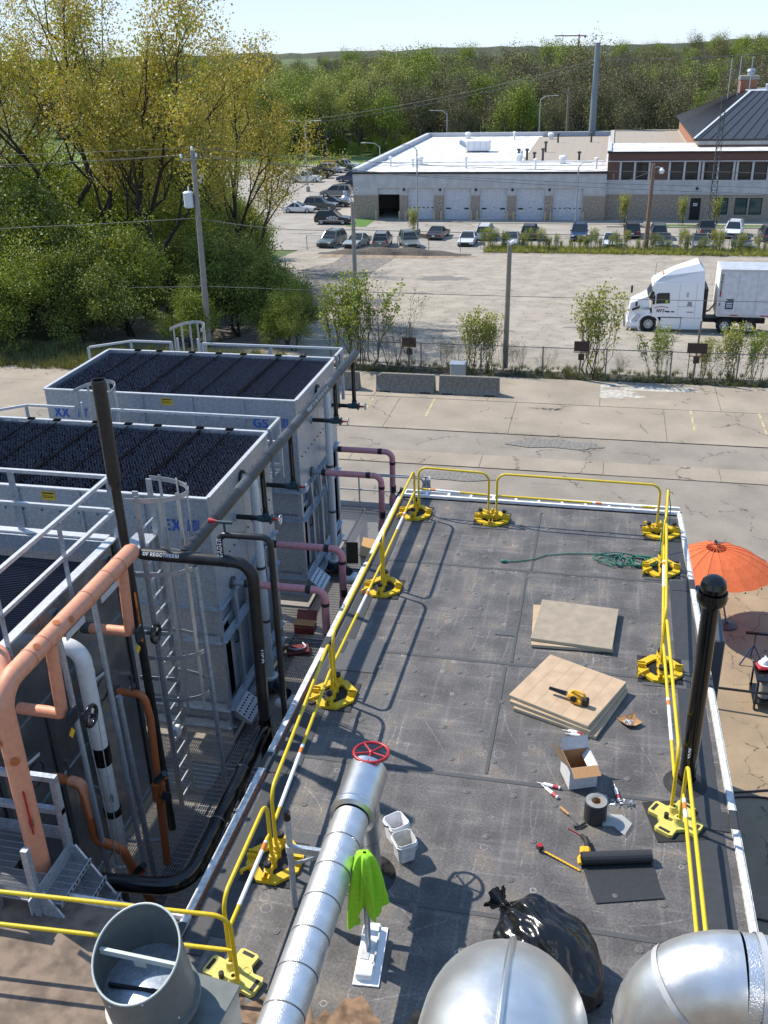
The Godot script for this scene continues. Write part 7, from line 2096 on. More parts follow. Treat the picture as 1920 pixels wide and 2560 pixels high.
	var up := [[1.42, 2.9], [3.14, 4.65], [7.47, 9.0], [9.24, 10.75], [11.56, 13.05], [13.34, 14.9], [15.66, 17.2], [17.47, 19.0], [19.9, 21.4], [21.7, 23.2]]
	var low := [[13.4, 14.9], [15.7, 17.2], [17.45, 19.0], [20.0, 21.4]]
	var h1 := []
	for u in up: h1.append([u[0], u[1], -6.97, -4.93])
	wall_with(t, zr, -0.4, 26.0, -6.97, -4.78, h1, M("brick"))
	for u in range(0, up.size(), 2):
		var a: float = up[u][0] - 0.18
		var b: float = up[u + 1][1] + 0.18
		for e in [a, (up[u][1] + up[u + 1][0]) * 0.5, b]:
			wpart(t, "window_jamb", MB.new().box(V(e, -5.9, zr + 0.03), V(0.26, 2.2, 0.10)), M("stucco"))
	wpart(t, "wall", MB.new().box(V(12.8, -4.22, zr - 0.15), V(26.4, 1.10, 0.3)), M("brick"))
	wpart(t, "white_band", MB.new().box(V(12.8, -4.72, zr + 0.02), V(26.4, 0.12, 0.3)), M("stucco"))
	wpart(t, "wall", MB.new().box(V(12.8, -7.87, zr - 0.10), V(26.4, 1.80, 0.36)), M("stucco"))
	var h2 := []
	for u in low: h2.append([u[0], u[1], -11.2, -9.15])
	h2.append([10.26, 11.55, -11.95, -9.2])
	wall_with(t, zr, -0.4, 26.0, -11.95, -8.77, h2, M("block"), "block_base")
	for u in up: window_unit(t, u[0], u[1], -6.97, -4.93, zr, "glass")
	for u in low: window_unit(t, u[0], u[1], -11.2, -9.15, zr, "glass_green")
	var dd := wpart(t, "door", MB.new().box(V(10.9, -10.55, zr - 0.15), V(1.25, 2.7, 0.08)), M("ink_black"))
	part(dd, "number_plate", MB.new().box(V(10.9, -10.0, zr - 0.10), V(0.5, 0.35, 0.02)), M("white_clean"))
	flat_text(t, "number", "04", 0.34, Transform3D(Basis(), V(10.9, -10.0, zr - 0.08) - t.position), M("ink_black"), "Droid Sans", 0.01)
	wpart(t, "wall_light", MB.new().bev(V(10.9, -8.0, zr + 0.2), V(0.3, 0.3, 0.2), 0.03), M("ink_black"))
	wpart(t, "wall_camera", MB.new().bev(V(12.9, -8.4, zr + 0.2), V(0.2, 0.2, 0.3), 0.05), M("white_clean"))
	wpart(t, "roof", MB.new().box(V(12.8, -3.75, -140.4), V(26.4, 0.2, 12.6)), M("roof_white"))
	wpart(t, "roof_edge", MB.new().box(V(12.8, -3.64, zr - 0.05), V(26.6, 0.16, 0.4)), M("ink_black"))
	wpart(t, "parapet", MB.new().box(V(-0.3, -3.6, -140.4), V(0.5, 0.35, 12.6)), M("parapet"))
	wpart(t, "back_wall", MB.new().box(V(12.8, -7.9, -146.7), V(26.2, 8.2, 0.2)), M("brick"))
	wpart(t, "end_wall", MB.new().box(V(-0.25, -7.9, -140.4), V(0.2, 8.2, 12.0)), M("brick"))
	# hipped hall behind
	t = thing("hip_roof_hall", "orange brick hall with dark standing seam hip roof", "building", V(20, -11.9, -163))
	wpart(t, "wall", MB.new().box(V(25.0, -7.4, -163.3), V(28.0, 8.8, 45.0)), M("brick_orange"))
	wpart(t, "white_band", MB.new().box(V(25.0, -3.15, -163.3), V(28.3, 0.5, 45.3)), M("stucco"))
	var e0 := V(10.4, -2.9, -140.3); var e1 := V(40.0, -2.9, -140.3); var e2 := V(40.0, -2.9, -186.5); var e3 := V(10.4, -2.9, -186.5)
	var r0 := V(19.0, 1.9, -160.0); var r1 := V(40.0, 1.9, -160.0); var r2 := V(40.0, 1.9, -168.0); var r3 := V(19.0, 1.9, -168.0)
	for q in [[e0, e1, r1, r0], [e3, e0, r0, r3], [e2, e3, r3, r2]]:
		wpart(t, "roof_slope", MB.new().hexa_at([q[0], q[1], q[2], q[3]], 0.25), M("seam_metal"))
		for k in 22: # standing seams
			var f := (k + 0.5) / 22.0
			wpart(t, "standing_seam", MB.new().bar((q[0] as Vector3).lerp(q[1], f) + V(0, 0.29, 0), (q[3] as Vector3).lerp(q[2], f) + V(0, 0.29, 0), 0.06, 0.10), M("seam_metal"))
	wpart(t, "roof_deck", MB.new().box(V(29.5, 1.95, -164), V(21.5, 0.5, 8.5)), M("parapet"))
	wpart(t, "hip_flashing", MB.new().bar(e0 + V(0, 0.32, 0), r0 + V(0, 0.32, 0), 0.3, 0.1), M("parapet"))
	var ch := wpart(t, "chimney", MB.new().box(V(19.2, 1.9, -166), V(2.4, 3.6, 2.4)), M("brick_orange"))
	part(ch, "chimney_cap", MB.new().box(V(19.2, 3.75, -166), V(2.7, 0.5, 2.7)), M("concrete"))
	part(ch, "cowl", MB.new().lathe([[0.5, 0.0], [0.5, 0.5], [0.65, 0.6], [0.5, 0.9], [0.0, 1.0]], V(19.4, 4.0, -166), 12), M("galv"))
	for q in [[16.3, 6.5], [17.6, 6.7], [19.2, 6.6]]: wpart(t, "antenna", MB.new().tube(PackedVector3Array([V(q[0], 1.0, -164), V(q[0], q[1], -164)]), 0.07, 6), M("galv"))
	for k in 4: wpart(t, "roof_unit", MB.new().bev(V(22.0 + k * 2.4, 2.6, -162), V(1.5, 0.8, 1.2), 0.05), M("galv"))
	t = thing("annex", "low brick annex with white capped parapet behind the tan roof", "building", V(6, -11.9, -186))
	wpart(t, "wall", MB.new().box(V(5.5, -8.5, -170), V(11.5, 6.6, 34)), M("brick"))
	wpart(t, "roof", MB.new().box(V(5.5, -5.18, -170), V(11.2, 0.1, 33.6)), M("roof_tan"))
	wpart(t, "parapet_cap", MB.new().box(V(5.5, -5.1, -153.3), V(11.8, 0.25, 0.6)), M("concrete_white"))
	wpart(t, "parapet_cap", MB.new().box(V(5.5, -5.1, -186.8), V(11.8, 0.25, 0.6)), M("concrete_white"))
	for x in [-0.1, 11.2]: wpart(t, "parapet_cap", MB.new().box(V(x, -5.08, -170), V(0.6, 0.25, 33)), M("concrete_white"))
	# kerbs and beds in front
	struct("kerb", MB.new().bev(V(13.0, -11.84, -128.0), V(26.0, 0.14, 0.25), 0.03), M("concrete"))
	struct("footpath", MB.new().box(V(6.0, -11.87, -131.3), V(52.0, 0.06, 2.6)), M("concrete"))
	struct("island_kerb", MB.new().prism(blob(-22.6, -119.6, 2.6, 1.7, 20, 0.05), 0.14, V(0, -11.92, 0)), M("concrete"))
	struct("island_soil", MB.new().prism(blob(-22.6, -119.6, 2.3, 1.4, 20, 0.05), 0.16, V(0, -11.92, 0)), M("dirt_ground"))
	single("bin", "green wheeled bin by the far fence", "bin", MB.new().bev(V(-40.0, -11.3, -196.0), V(1.6, 1.2, 1.2), 0.1), mat("bin_green", lin(0.02, 0.16, 0.05), 0.5))
	part(get_node("bin"), "lid", MB.new().bev(V(-40.0, -10.66, -196.0), V(1.7, 0.12, 1.3), 0.04), M("bin_green"))
	chain_fence("far chain link fence along the meadow", -70.0, -20.0, -194.5, 1.9, 4.0, 0.8)

# ---------------------------------------------------------------- cars and the truck
var paint := {}
func paint_mat(key: String, c: Color) -> StandardMaterial3D:
	return mat("paint_" + key, c, 0.28, 0.15, "", 1.0, {"coat": 0.6})

# nose at -x; kind: suv, sedan, van, pickup
func car(label: String, kind: String, col: Color, key: String, x: float, z: float, turn: float, group := "parked cars") -> Node3D:
	var t := thing("parked_car", label, "car", V(x, gy(z) + 0.01, z), group, turn)
	var pm := paint_mat(key, col)
	var L: float = {"suv": 4.9, "sedan": 4.8, "van": 5.1, "pickup": 5.7}[kind]
	var h: float = {"suv": 1.72, "sedan": 1.45, "van": 1.74, "pickup": 1.85}[kind]
	var belt := h * 0.58
	var w := 1.88
	var a := L * 0.5
	var low := PackedVector2Array([Vector2(-a, 0.38), Vector2(-a + 0.05, belt * 0.78), Vector2(-a + 0.35, belt * 0.88), Vector2(-a + 1.25, belt), Vector2(a - 0.15, belt + 0.02), Vector2(a - 0.02, belt * 0.85), Vector2(a, 0.42), Vector2(a - 0.15, 0.26), Vector2(-a + 0.15, 0.26)])
	# prism runs up +y; turn so the outline stands in x,y and the width runs along z
	var bs := Basis(Vector3.RIGHT, V(0, 0, 1), V(0, 1, 0))
	var body := MB.new().prism(low, w - 0.12, V(0, 0, -w * 0.5 + 0.06), bs)
	body.prism(PackedVector2Array([Vector2(-a + 0.12, 0.42), Vector2(-a + 0.35, belt * 0.80), Vector2(a - 0.15, belt * 0.84), Vector2(a - 0.06, 0.42)]), w, V(0, 0, -w * 0.5), bs)
	part(t, "body", body, pm)
	var c0: float = {"suv": -0.95, "sedan": -0.75, "van": -1.45, "pickup": -1.05}[kind]
	var c1: float = {"suv": a - 0.12, "sedan": a - 0.75, "van": a - 0.10, "pickup": 0.75}[kind]
	var t0: float = c0 + {"suv": 0.75, "sedan": 0.95, "van": 0.95, "pickup": 0.7}[kind]
	var t1: float = c1 - {"suv": 0.40, "sedan": 0.95, "van": 0.30, "pickup": 0.2}[kind]
	var iw := w * 0.5 - 0.06
	var tw := w * 0.5 - 0.26
	var roof := MB.new().hexa_at([V(t0, h - 0.07, tw), V(t1, h - 0.07, tw), V(t1, h - 0.07, -tw), V(t0, h - 0.07, -tw)], 0.07)
	part(t, "roof", roof, pm)
	var gl := MB.new()
	gl.hexa([V(c0, belt, iw), V(c1, belt, iw), V(c1, belt, -iw), V(c0, belt, -iw), V(t0, h - 0.07, tw), V(t1, h - 0.07, tw), V(t1, h - 0.07, -tw), V(t0, h - 0.07, -tw)])
	part(t, "windows", gl, M("glass"))
	var pil := MB.new()
	for s in [-1.0, 1.0]:
		for q in [[c0, t0], [(c0 + c1) * 0.5 - 0.1, (t0 + t1) * 0.5 - 0.1], [c1, t1]]:
			pil.bar(V(q[0], belt, s * iw), V(q[1], h - 0.05, s * tw), 0.09, 0.07)
		if kind != "sedan" and kind != "pickup": pil.bar(V(lerpf(c0, c1, 0.76), belt, s * iw), V(lerpf(t0, t1, 0.80), h - 0.05, s * tw), 0.09, 0.07)
	part(t, "pillars", pil, pm)
	if kind == "pickup": part(t, "cargo_bed", MB.new().box(V((c1 + a) * 0.5, belt - 0.02, 0), V(a - c1 - 0.25, 0.12, w - 0.5)), M("rubber"))
	var wr := 0.36 if kind != "sedan" else 0.33
	for wx in [-a + 0.95, a - 1.0]:
		for s in [-1.0, 1.0]:
			var wc := V(wx, wr, s * (w * 0.5 - 0.10))
			var wh := part(t, "wheel", MB.new().lathe([[wr * 0.65, -0.11], [wr, -0.10], [wr, 0.10], [wr * 0.65, 0.11]], wc, 16, Basis(Vector3.RIGHT, PI / 2)), M("tyre"))
			part(wh, "rim", MB.new().lathe([[wr * 0.66, s * 0.105], [wr * 0.4, s * 0.09], [0.0, s * 0.10]], wc, 12, Basis(Vector3.RIGHT, PI / 2)), M("galv"))
			part(t, "wheel_arch", MB.new().lathe([[wr * 1.15, -0.09], [wr * 1.15, 0.11]], V(wx, wr + 0.02, s * (w * 0.5 - 0.12)), 16, Basis(Vector3.RIGHT, PI / 2)), M("rubber"))
	for s in [-1.0, 1.0]:
		part(t, "headlight", MB.new().bev(V(-a + 0.12, belt * 0.74, s * 0.68), V(0.22, 0.15, 0.36), 0.03), M("glass_green") if false else mat("lens", lin(0.5, 0.52, 0.54), 0.1))
		part(t, "tail_light", MB.new().bev(V(a - 0.06, belt * 0.88, s * 0.76), V(0.14, 0.22, 0.26), 0.03), M("red"))
		part(t, "mirror", MB.new().bev(V(c0 + 0.25, belt + 0.10, s * (w * 0.5 + 0.06)), V(0.12, 0.14, 0.2), 0.04), pm)
	part(t, "grille", MB.new().bev(V(-a + 0.015, belt * 0.60, 0), V(0.06, 0.22, 0.95), 0.02), M("ink_black"))
	part(t, "bumper", MB.new().bev(V(-a + 0.02, 0.36, 0), V(0.14, 0.16, w - 0.2), 0.03), M("rubber"))
	part(t, "number_plate", MB.new().box(V(a + 0.005, belt * 0.72, 0), V(0.02, 0.13, 0.32)), M("white_clean"))
	if kind == "suv" or kind == "van":
		for s in [-1.0, 1.0]: part(t, "roof_rail", MB.new().bar(V(t0 + 0.2, h + 0.03, s * (tw - 0.05)), V(t1 - 0.1, h + 0.03, s * (tw - 0.05)), 0.04, 0.04), M("dark_steel"))
	return t

func build_vehicles() -> void:
	var blk := lin(0.012, 0.013, 0.014)
	var pol := car("black police utility vehicle with white lettering", "suv", blk, "black", -35.7, -128.6, PI)
	flat_text(pol, "lettering", "POLICE", 0.46, Transform3D(Basis(Vector3.UP, PI), V(-0.1, 0.80, -0.945)), M("white_clean"), "Droid Sans", 0.01)
	flat_text(pol, "lettering", "WAUKESHA", 0.19, Transform3D(Basis(Vector3.UP, PI), V(-0.2, 1.06, -0.945)), M("chalk"), "Droid Sans", 0.01)
	part(pol, "light_bar", MB.new().bev(V(0.2, 1.80, 0), V(0.3, 0.12, 1.2), 0.03), M("ink_black"))
	part(pol, "white_stripe", MB.new().box(V(0.1, 0.52, -0.943), V(3.4, 0.05, 0.01)), M("white_clean"))
	car("silver grey minivan parked across the lane", "van", lin(0.16, 0.17, 0.18), "grey", -42.2, -154.6, 0.0)
	car("dark suv with roof rails behind the bank, beside a silver hatch", "suv", lin(0.10, 0.12, 0.11), "greygreen", -31.1, -111.0, PI / 2 - 0.15)
	car("silver green sedan between two dark cars behind the bank", "sedan", lin(0.30, 0.34, 0.32), "silver", -28.1, -111.0, PI / 2 - 0.15)
	car("grey suv facing the bank, third in its row", "suv", lin(0.20, 0.21, 0.19), "taupe", -25.2, -111.6, -PI / 2 + 0.1)
	car("grey green suv at the open end of the bank row", "suv", lin(0.13, 0.15, 0.13), "olive", -21.9, -110.8, PI / 2 + 0.35)
	car("dark grey sedan facing out beside the tree island", "sedan", lin(0.05, 0.055, 0.06), "charcoal", -19.9, -119.0, -PI / 2 - 0.1)
	car("white van parked behind the roadside weeds", "van", lin(0.66, 0.67, 0.68), "white", -14.2, -119.2, -PI / 2)
	car("dark suv half hidden by weeds next to a white van", "suv", lin(0.04, 0.042, 0.05), "slate", -8.9, -119.6, -PI / 2)
	car("deep blue suv seen from behind before the last garage door", "suv", lin(0.012, 0.03, 0.09), "blue", -3.1, -119.4, PI / 2)
	car("black suv facing out beside the brown pole", "suv", lin(0.025, 0.025, 0.03), "dark", 3.0, -121.6, -PI / 2)
	car("grey suv facing out, next to the brown pole", "suv", lin(0.10, 0.11, 0.11), "gunmetal", 6.0, -120.9, -PI / 2)
	car("dark pickup with wide mirrors before the numbered door", "pickup", lin(0.05, 0.05, 0.055), "graphite", 11.5, -122.4, -PI / 2)
	car("white hatchback suv seen from behind with red lights", "suv", lin(0.72, 0.73, 0.75), "pearl", 14.6, -122.4, PI / 2 - 0.2)
	car("dark grey suv at the edge of the row by the mast", "suv", lin(0.06, 0.062, 0.065), "ash", 18.2, -120.2, -PI / 2)
	# second row, mostly behind the weeds
	for q in [[-15.6, "white", "pale car roof showing through the weeds, first in the front row", lin(0.6, 0.6, 0.6)], [-10.6, "silver", "silver car roof low behind the weeds", lin(0.3, 0.34, 0.32)], [0.6, "white", "white car nose behind the weeds near the brown pole", lin(0.6, 0.6, 0.6)], [6.3, "gunmetal", "grey car roof behind the green shrub by the pole", lin(0.1, 0.11, 0.11)], [10.2, "olive", "olive car roof behind the roadside weeds", lin(0.13, 0.15, 0.13)], [14.6, "charcoal", "dark car roof behind the weeds below the white hatchback", lin(0.05, 0.055, 0.06)]]:
		car(q[2], "sedan", q[3], q[1], q[0], -113.9, PI / 2)
	# lane at the far left of the garage
	car("dark blue suv nosing out beyond the garage corner", "suv", lin(0.02, 0.04, 0.10), "navy", -44.6, -173.2, 0.0)
	car("black sedan beyond the garage corner, behind the minivan", "sedan", lin(0.02, 0.02, 0.022), "jet", -42.3, -163.6, 0.15)
	car("white pickup nearest the golden tree", "pickup", lin(0.70, 0.71, 0.72), "white2", -52.6, -172.6, PI)
	car("black pickup beside the white pickups", "pickup", lin(0.015, 0.015, 0.016), "ink", -52.3, -178.2, PI)
	car("second black pickup in the far row", "pickup", lin(0.02, 0.022, 0.022), "coal", -52.6, -182.6, PI)
	var ut := car("white utility truck with red ladder rack", "van", lin(0.70, 0.71, 0.72), "white3", -51.6, -186.6, PI)
	part(ut, "ladder_rack", MB.new().bar(V(-0.8, 1.95, 0.4), V(1.9, 1.95, 0.4), 0.12, 0.12).bar(V(-0.8, 1.95, -0.4), V(1.9, 1.95, -0.4), 0.12, 0.12), M("red"))
	car("dark green pickup in the far row", "pickup", lin(0.03, 0.05, 0.04), "forest", -50.9, -189.6, PI)
	car("white pickup at the far end of the row", "pickup", lin(0.68, 0.69, 0.70), "white4", -50.6, -192.8, PI)
	car("white car behind the police vehicle, half under the trees", "sedan", lin(0.66, 0.67, 0.68), "white5", -43.4, -138.2, PI)
	car("grey suv behind the police vehicle", "suv", lin(0.08, 0.085, 0.085), "lead", -41.0, -141.2, PI)
	car("black sedan two places behind the police vehicle", "sedan", lin(0.03, 0.034, 0.032), "pitch", -39.6, -144.0, PI)
	build_truck()

func build_truck() -> void:
	var g := -8.45
	var t := thing("semi_truck", "white sleeper truck with sloped roof fairing in the gravel lot", "truck", V(4.2, g, -67.0))
	var zn := -65.75
	var zf := -68.2
	var wh := mat("truck_white", lin(0.80, 0.81, 0.82), 0.3, 0.0, "", 1.0, {"coat": 0.5})
	var bs := Basis(Vector3.RIGHT, V(0, 0, 1), V(0, 1, 0))
	var ext := func(p: Array, z0: float, z1: float): 
		var q := PackedVector2Array()
		for e in p: q.append(Vector2(e[0], e[1]))
		return MB.new().prism(q, z1 - z0, V(0, 0, z0), bs)
	wpart(t, "sleeper", ext.call([[3.30, -5.75], [3.20, -5.42], [3.42, -5.22], [6.48, -5.1], [6.55, -7.45], [3.35, -7.45], [3.30, -6.3]], zf, zn), wh)
	# fairing narrows towards the windscreen
	var fa := MB.new()
	fa.hexa([V(3.3, -5.25, zn - 0.05), V(6.48, -5.12, zn), V(6.48, -5.12, zf), V(3.3, -5.25, zf + 0.05), V(3.85, -4.86, zn - 0.45), V(6.42, -4.38, zn - 0.05), V(6.42, -4.38, zf + 0.05), V(3.85, -4.86, zf + 0.45)])
	fa.hexa([V(3.85, -4.86, zn - 0.45), V(6.42, -4.38, zn - 0.05), V(6.42, -4.38, zf + 0.05), V(3.85, -4.86, zf + 0.45), V(4.6, -4.45, zn - 0.6), V(6.05, -3.96, zn - 0.3), V(6.05, -3.96, zf + 0.3), V(4.6, -4.45, zf + 0.6)])
	wpart(t, "roof_fairing", fa, wh)
	var ho := MB.new()
	ho.hexa([V(1.80, -7.75, zn - 0.3), V(3.36, -7.75, zn - 0.02), V(3.36, -7.75, zf + 0.02), V(1.80, -7.75, zf + 0.3), V(1.95, -6.66, zn - 0.45), V(3.0, -6.15, zn - 0.22), V(3.0, -6.15, zf + 0.22), V(1.95, -6.66, zf + 0.45)])
	wpart(t, "hood", ho, wh)
	wpart(t, "fender", MB.new().lathe([[0.62, -0.30], [0.74, -0.26], [0.74, 0.02], [0.62, 0.04]], V(3.16, -7.98, zn - 0.06), 24, Basis(Vector3.RIGHT, PI / 2)), wh)
	wpart(t, "windscreen", MB.new().hexa_at([V(2.98, -6.17, zn - 0.20), V(3.24, -5.72, zn - 0.12), V(3.24, -5.72, zf + 0.12), V(2.98, -6.17, zf + 0.20)], 0.03), M("glass"))
	wpart(t, "side_windscreen", ext.call([[3.02, -6.2], [3.24, -5.72], [3.50, -5.90], [3.34, -6.42]], zn - 0.1, zn + 0.01), M("glass"))
	wpart(t, "bumper", MB.new().bev(V(2.25, -8.02, -66.97), V(1.0, 0.5, 2.3), 0.12), wh)
	wpart(t, "grille_guard", MB.new().pipe([V(1.62, -8.2, zn - 0.2), V(1.55, -7.4, zn - 0.2), V(1.55, -7.4, zf + 0.2), V(1.62, -8.2, zf + 0.2)], 0.05, 0.15, 8), M("dark_steel"))
	wpart(t, "grille_guard", MB.new().pipe([V(2.4, -8.25, zn), V(1.6, -8.2, zn - 0.3), V(1.6, -8.2, zf + 0.3)], 0.05, 0.15, 8), M("alum"))
	wpart(t, "headlight", ext.call([[1.98, -7.75], [2.25, -7.4], [2.6, -7.35], [2.3, -7.72]], zn - 0.2, zn - 0.02), mat("lens", lin(0.5, 0.52, 0.54), 0.1))
	wpart(t, "hood_vent", ext.call([[2.05, -7.0], [2.55, -6.78], [2.5, -6.95], [2.05, -7.12]], zn - 0.3, zn - 0.13), M("ink_black"))
	var dr := wpart(t, "door", ext.call([[3.40, -5.85], [4.48, -5.78], [4.62, -7.35], [3.42, -7.25]], zn - 0.02, zn + 0.012), wh)
	part(dr, "window", ext.call([[3.55, -6.58], [3.54, -5.95], [3.68, -5.86], [4.36, -5.84], [4.42, -6.52]], zn, zn + 0.025), M("glass"))
	part(dr, "handle", MB.new().box(V(4.35, -7.08, zn + 0.03), V(0.22, 0.08, 0.03)), M("ink_black"))
	part(dr, "vest_in_window", ext.call([[4.12, -6.5], [4.15, -6.3], [4.26, -6.28], [4.32, -6.48]], zn + 0.024, zn + 0.028), M("hivis"))
	wpart(t, "mirror", MB.new().bev(V(3.38, -6.25, zn + 0.28), V(0.16, 0.62, 0.2), 0.05), M("ink_black"))
	wpart(t, "mirror", MB.new().bev(V(2.3, -6.6, zn + 0.05), V(0.14, 0.3, 0.16), 0.04), M("ink_black"))
	wpart(t, "mirror", MB.new().bev(V(2.0, -6.2, zf - 0.05), V(0.14, 0.5, 0.16), 0.04), M("ink_black"))
	wpart(t, "side_skirt", ext.call([[3.95, -7.5], [6.58, -7.48], [6.62, -8.22], [3.9, -8.25]], zn - 0.3, zn - 0.02), wh)
	wpart(t, "step_line", MB.new().box(V(4.6, -7.46, zn + 0.0), V(1.4, 0.05, 0.04)), M("ink_black"))
	wpart(t, "skirt_seam", MB.new().box(V(5.22, -7.85, zn - 0.015), V(0.03, 0.72, 0.02)), M("ink_black"))
	wpart(t, "sleeper_seam", MB.new().box(V(6.05, -6.3, zn + 0.002), V(0.025, 2.2, 0.012)).box(V(5.5, -6.72, zn + 0.002), V(1.15, 0.025, 0.012)).box(V(4.98, -6.3, zn + 0.002), V(0.02, 2.0, 0.012)), mat("seam_grey", lin(0.4, 0.41, 0.42), 0.6))
	wpart(t, "sleeper_window", MB.new().box(V(5.5, -5.95, zn + 0.005), V(0.14, 0.3, 0.02)), M("seam_grey"))
	wpart(t, "side_extender", MB.new().box(V(6.66, -6.5, -66.97), V(0.22, 1.9, 2.3)), M("ink_black"))
	wpart(t, "chassis", MB.new().box(V(6.3, -7.75, -66.97), V(8.6, 0.3, 0.9)), M("ink_black"))
	wpart(t, "fifth_wheel", MB.new().box(V(8.5, -7.5, -66.97), V(1.2, 0.18, 1.1)), M("ink_black"))
	wpart(t, "roof_lamp", MB.new().bev(V(3.9, -4.80, -66.97), V(0.12, 0.08, 0.9), 0.02), M("sticker_orange"))
	wpart(t, "antenna", MB.new().tube(PackedVector3Array([V(3.3, -5.3, zn + 0.1), V(3.35, -3.9, zn + 0.1)]), 0.012, 5), M("ink_black"))
	for x in [3.16, 8.0, 9.48]:
		for s in [[zn - 0.12, 1.0], [zf + 0.12, -1.0]]:
			var wc := V(x, g + 0.52, s[0])
			var w := wpart(t, "wheel", MB.new().lathe([[0.30, -0.16], [0.48, -0.15], [0.52, -0.10], [0.52, 0.10], [0.48, 0.15], [0.30, 0.16]], wc, 24, Basis(Vector3.RIGHT, PI / 2)), M("tyre"))
			part(w, "rim", MB.new().lathe([[0.31, s[1] * 0.12], [0.27, s[1] * 0.08], [0.14, s[1] * 0.09], [0.12, s[1] * 0.17], [0.0, s[1] * 0.19]], wc, 20, Basis(Vector3.RIGHT, PI / 2)), M("alum"))
			var hb := MB.new()
			for k in 8: hb.box(wc + V(cos(TAU * k / 8) * 0.2, sin(TAU * k / 8) * 0.2, s[1] * 0.09), V(0.06, 0.06, 0.02))
			part(w, "hand_holes", hb, M("ink_black"))
	flat_text(t, "fleet_number", "133050", 0.20, Transform3D(Basis(Vector3.UP, 0.12), V(2.92, -6.93, zn - 0.06) - t.position), mat("teal", lin(0.0, 0.14, 0.12), 0.5), "Droid Sans", 0.01)
	flat_text(t, "carrier_name", "NFI", 0.30, Transform3D(Basis(V(1, 0, 0), V(0.25, 1, 0), V(0, 0, 1)), V(3.86, -7.03, zn + 0.02) - t.position), M("ink_black"), "Droid Sans", 0.01)
	var sw := PackedVector3Array()
	for k in 15: sw.append(V(3.45 + k * 0.065, -6.86 + 0.10 * sin(k * 0.2), zn + 0.025))
	wpart(t, "red_swoosh", MB.new().tube(sw, 0.022, 5), M("red"))
	for q in [[5.68, -6.42, 0.28], [5.68, -6.50, 0.24], [5.68, -6.58, 0.30], [5.68, -6.66, 0.34], [4.35, -6.68, 0.4], [5.75, -7.08, 0.4]]:
		wpart(t, "small_print", MB.new().box(V(q[0], q[1], zn + 0.004), V(q[2], 0.045, 0.01)), M("ink_black"))
	for q in [[4.25, -7.07], [4.65, -7.08]]: wpart(t, "vent_slot", MB.new().box(V(q[0], q[1], zn + 0.012), V(0.2, 0.08, 0.02)), M("ink_black"))
	# trailer
	t = thing("trailer", "long white box trailer behind the sleeper truck", "trailer", V(14.5, g, -67.0))
	var x0 := 7.42
	var x1 := 23.6
	for k in 14:
		var xa := lerpf(x0, x1, k / 14.0)
		var xb := lerpf(x0, x1, (k + 1) / 14.0)
		wpart(t, "side_panel", MB.new().box(V((xa + xb) * 0.5, -5.75, zn + 0.02), V(xb - xa - 0.012, 2.95, 0.03)), mat("trailer_white", lin(0.68, 0.70, 0.74), 0.45, 0.1, "soft", 0.3))
		wpart(t, "roof_panel", MB.new().box(V((xa + xb) * 0.5, -4.26, -66.97), V(xb - xa - 0.01, 0.03, 2.5)), mat("trailer_roof", lin(0.55, 0.57, 0.60), 0.5, 0.3, "soft", 0.2))
	wpart(t, "front_wall", MB.new().box(V(x0 - 0.02, -5.75, -66.97), V(0.05, 3.0, 2.5)), M("white_clean"))
	wpart(t, "back_core", MB.new().box(V((x0 + x1) * 0.5, -5.75, -66.98), V(x1 - x0 - 0.1, 2.9, 2.4)), M("trailer_white"))
	wpart(t, "corner_post", MB.new().box(V(x0 + 0.10, -5.75, zn + 0.045), V(0.22, 2.98, 0.03)), M("alum"))
	wpart(t, "top_rail", MB.new().box(V((x0 + x1) * 0.5, -4.32, zn + 0.03), V(x1 - x0, 0.14, 0.05)), M("alum"))
	wpart(t, "bottom_rail", MB.new().box(V((x0 + x1) * 0.5, -7.22, zn + 0.03), V(x1 - x0, 0.16, 0.05)), M("alum"))
	for k in 8: wpart(t, "reflective_strip", MB.new().box(V(8.5 + k * 1.9, -7.2, zn + 0.06), V(0.5, 0.07, 0.01)), M("red"))
	wpart(t, "blue_poster", MB.new().box(V(8.14, -6.55, zn + 0.04), V(0.5, 0.52, 0.01)), M("blue_paint"))
	for k in 3: wpart(t, "poster_print", MB.new().box(V(8.14, -6.42 - k * 0.12, zn + 0.047), V(0.36, 0.05, 0.006)), M("chalk"))
	wpart(t, "small_print", MB.new().box(V(8.14, -6.16, zn + 0.04), V(0.5, 0.05, 0.01)).box(V(8.2, -6.24, zn + 0.04), V(0.4, 0.07, 0.01)), M("ink_black"))
	for k in 6: flat_text(t, "trailer_number", "U30236"[k], 0.24, Transform3D(Basis(), V(x0 + 0.10, -4.62 - k * 0.21, zn + 0.07) - t.position), M("ink_black"), "Droid Sans", 0.006)
	wpart(t, "red_placard", MB.new().box(V(x0 + 0.10, -5.88, zn + 0.066), V(0.1, 0.24, 0.01)), M("red"))
	flat_text(t, "trailer_number", "3", 0.24, Transform3D(Basis(), V(x0 + 0.10, -6.5, zn + 0.07) - t.position), M("ink_black"), "Droid Sans", 0.006)
	wpart(t, "cable_loom", MB.new().pipe([V(x0 - 0.1, -6.6, -66.4), V(x0 - 0.4, -7.1, -66.5), V(x0 - 0.7, -7.3, -66.8)], 0.05, 0.2, 6), M("rubber"))
	for x in [19.8, 21.1]:
		wpart(t, "wheel", MB.new().lathe([[0.30, -0.16], [0.52, -0.10], [0.52, 0.10], [0.30, 0.16]], V(x, g + 0.52, zn - 0.12), 20, Basis(Vector3.RIGHT, PI / 2)), M("tyre"))
	wpart(t, "landing_leg", MB.new().bar(V(11.8, -7.3, zn - 0.3), V(11.8, g + 0.2, zn - 0.3), 0.12, 0.12, Vector3.RIGHT), M("dark_steel"))

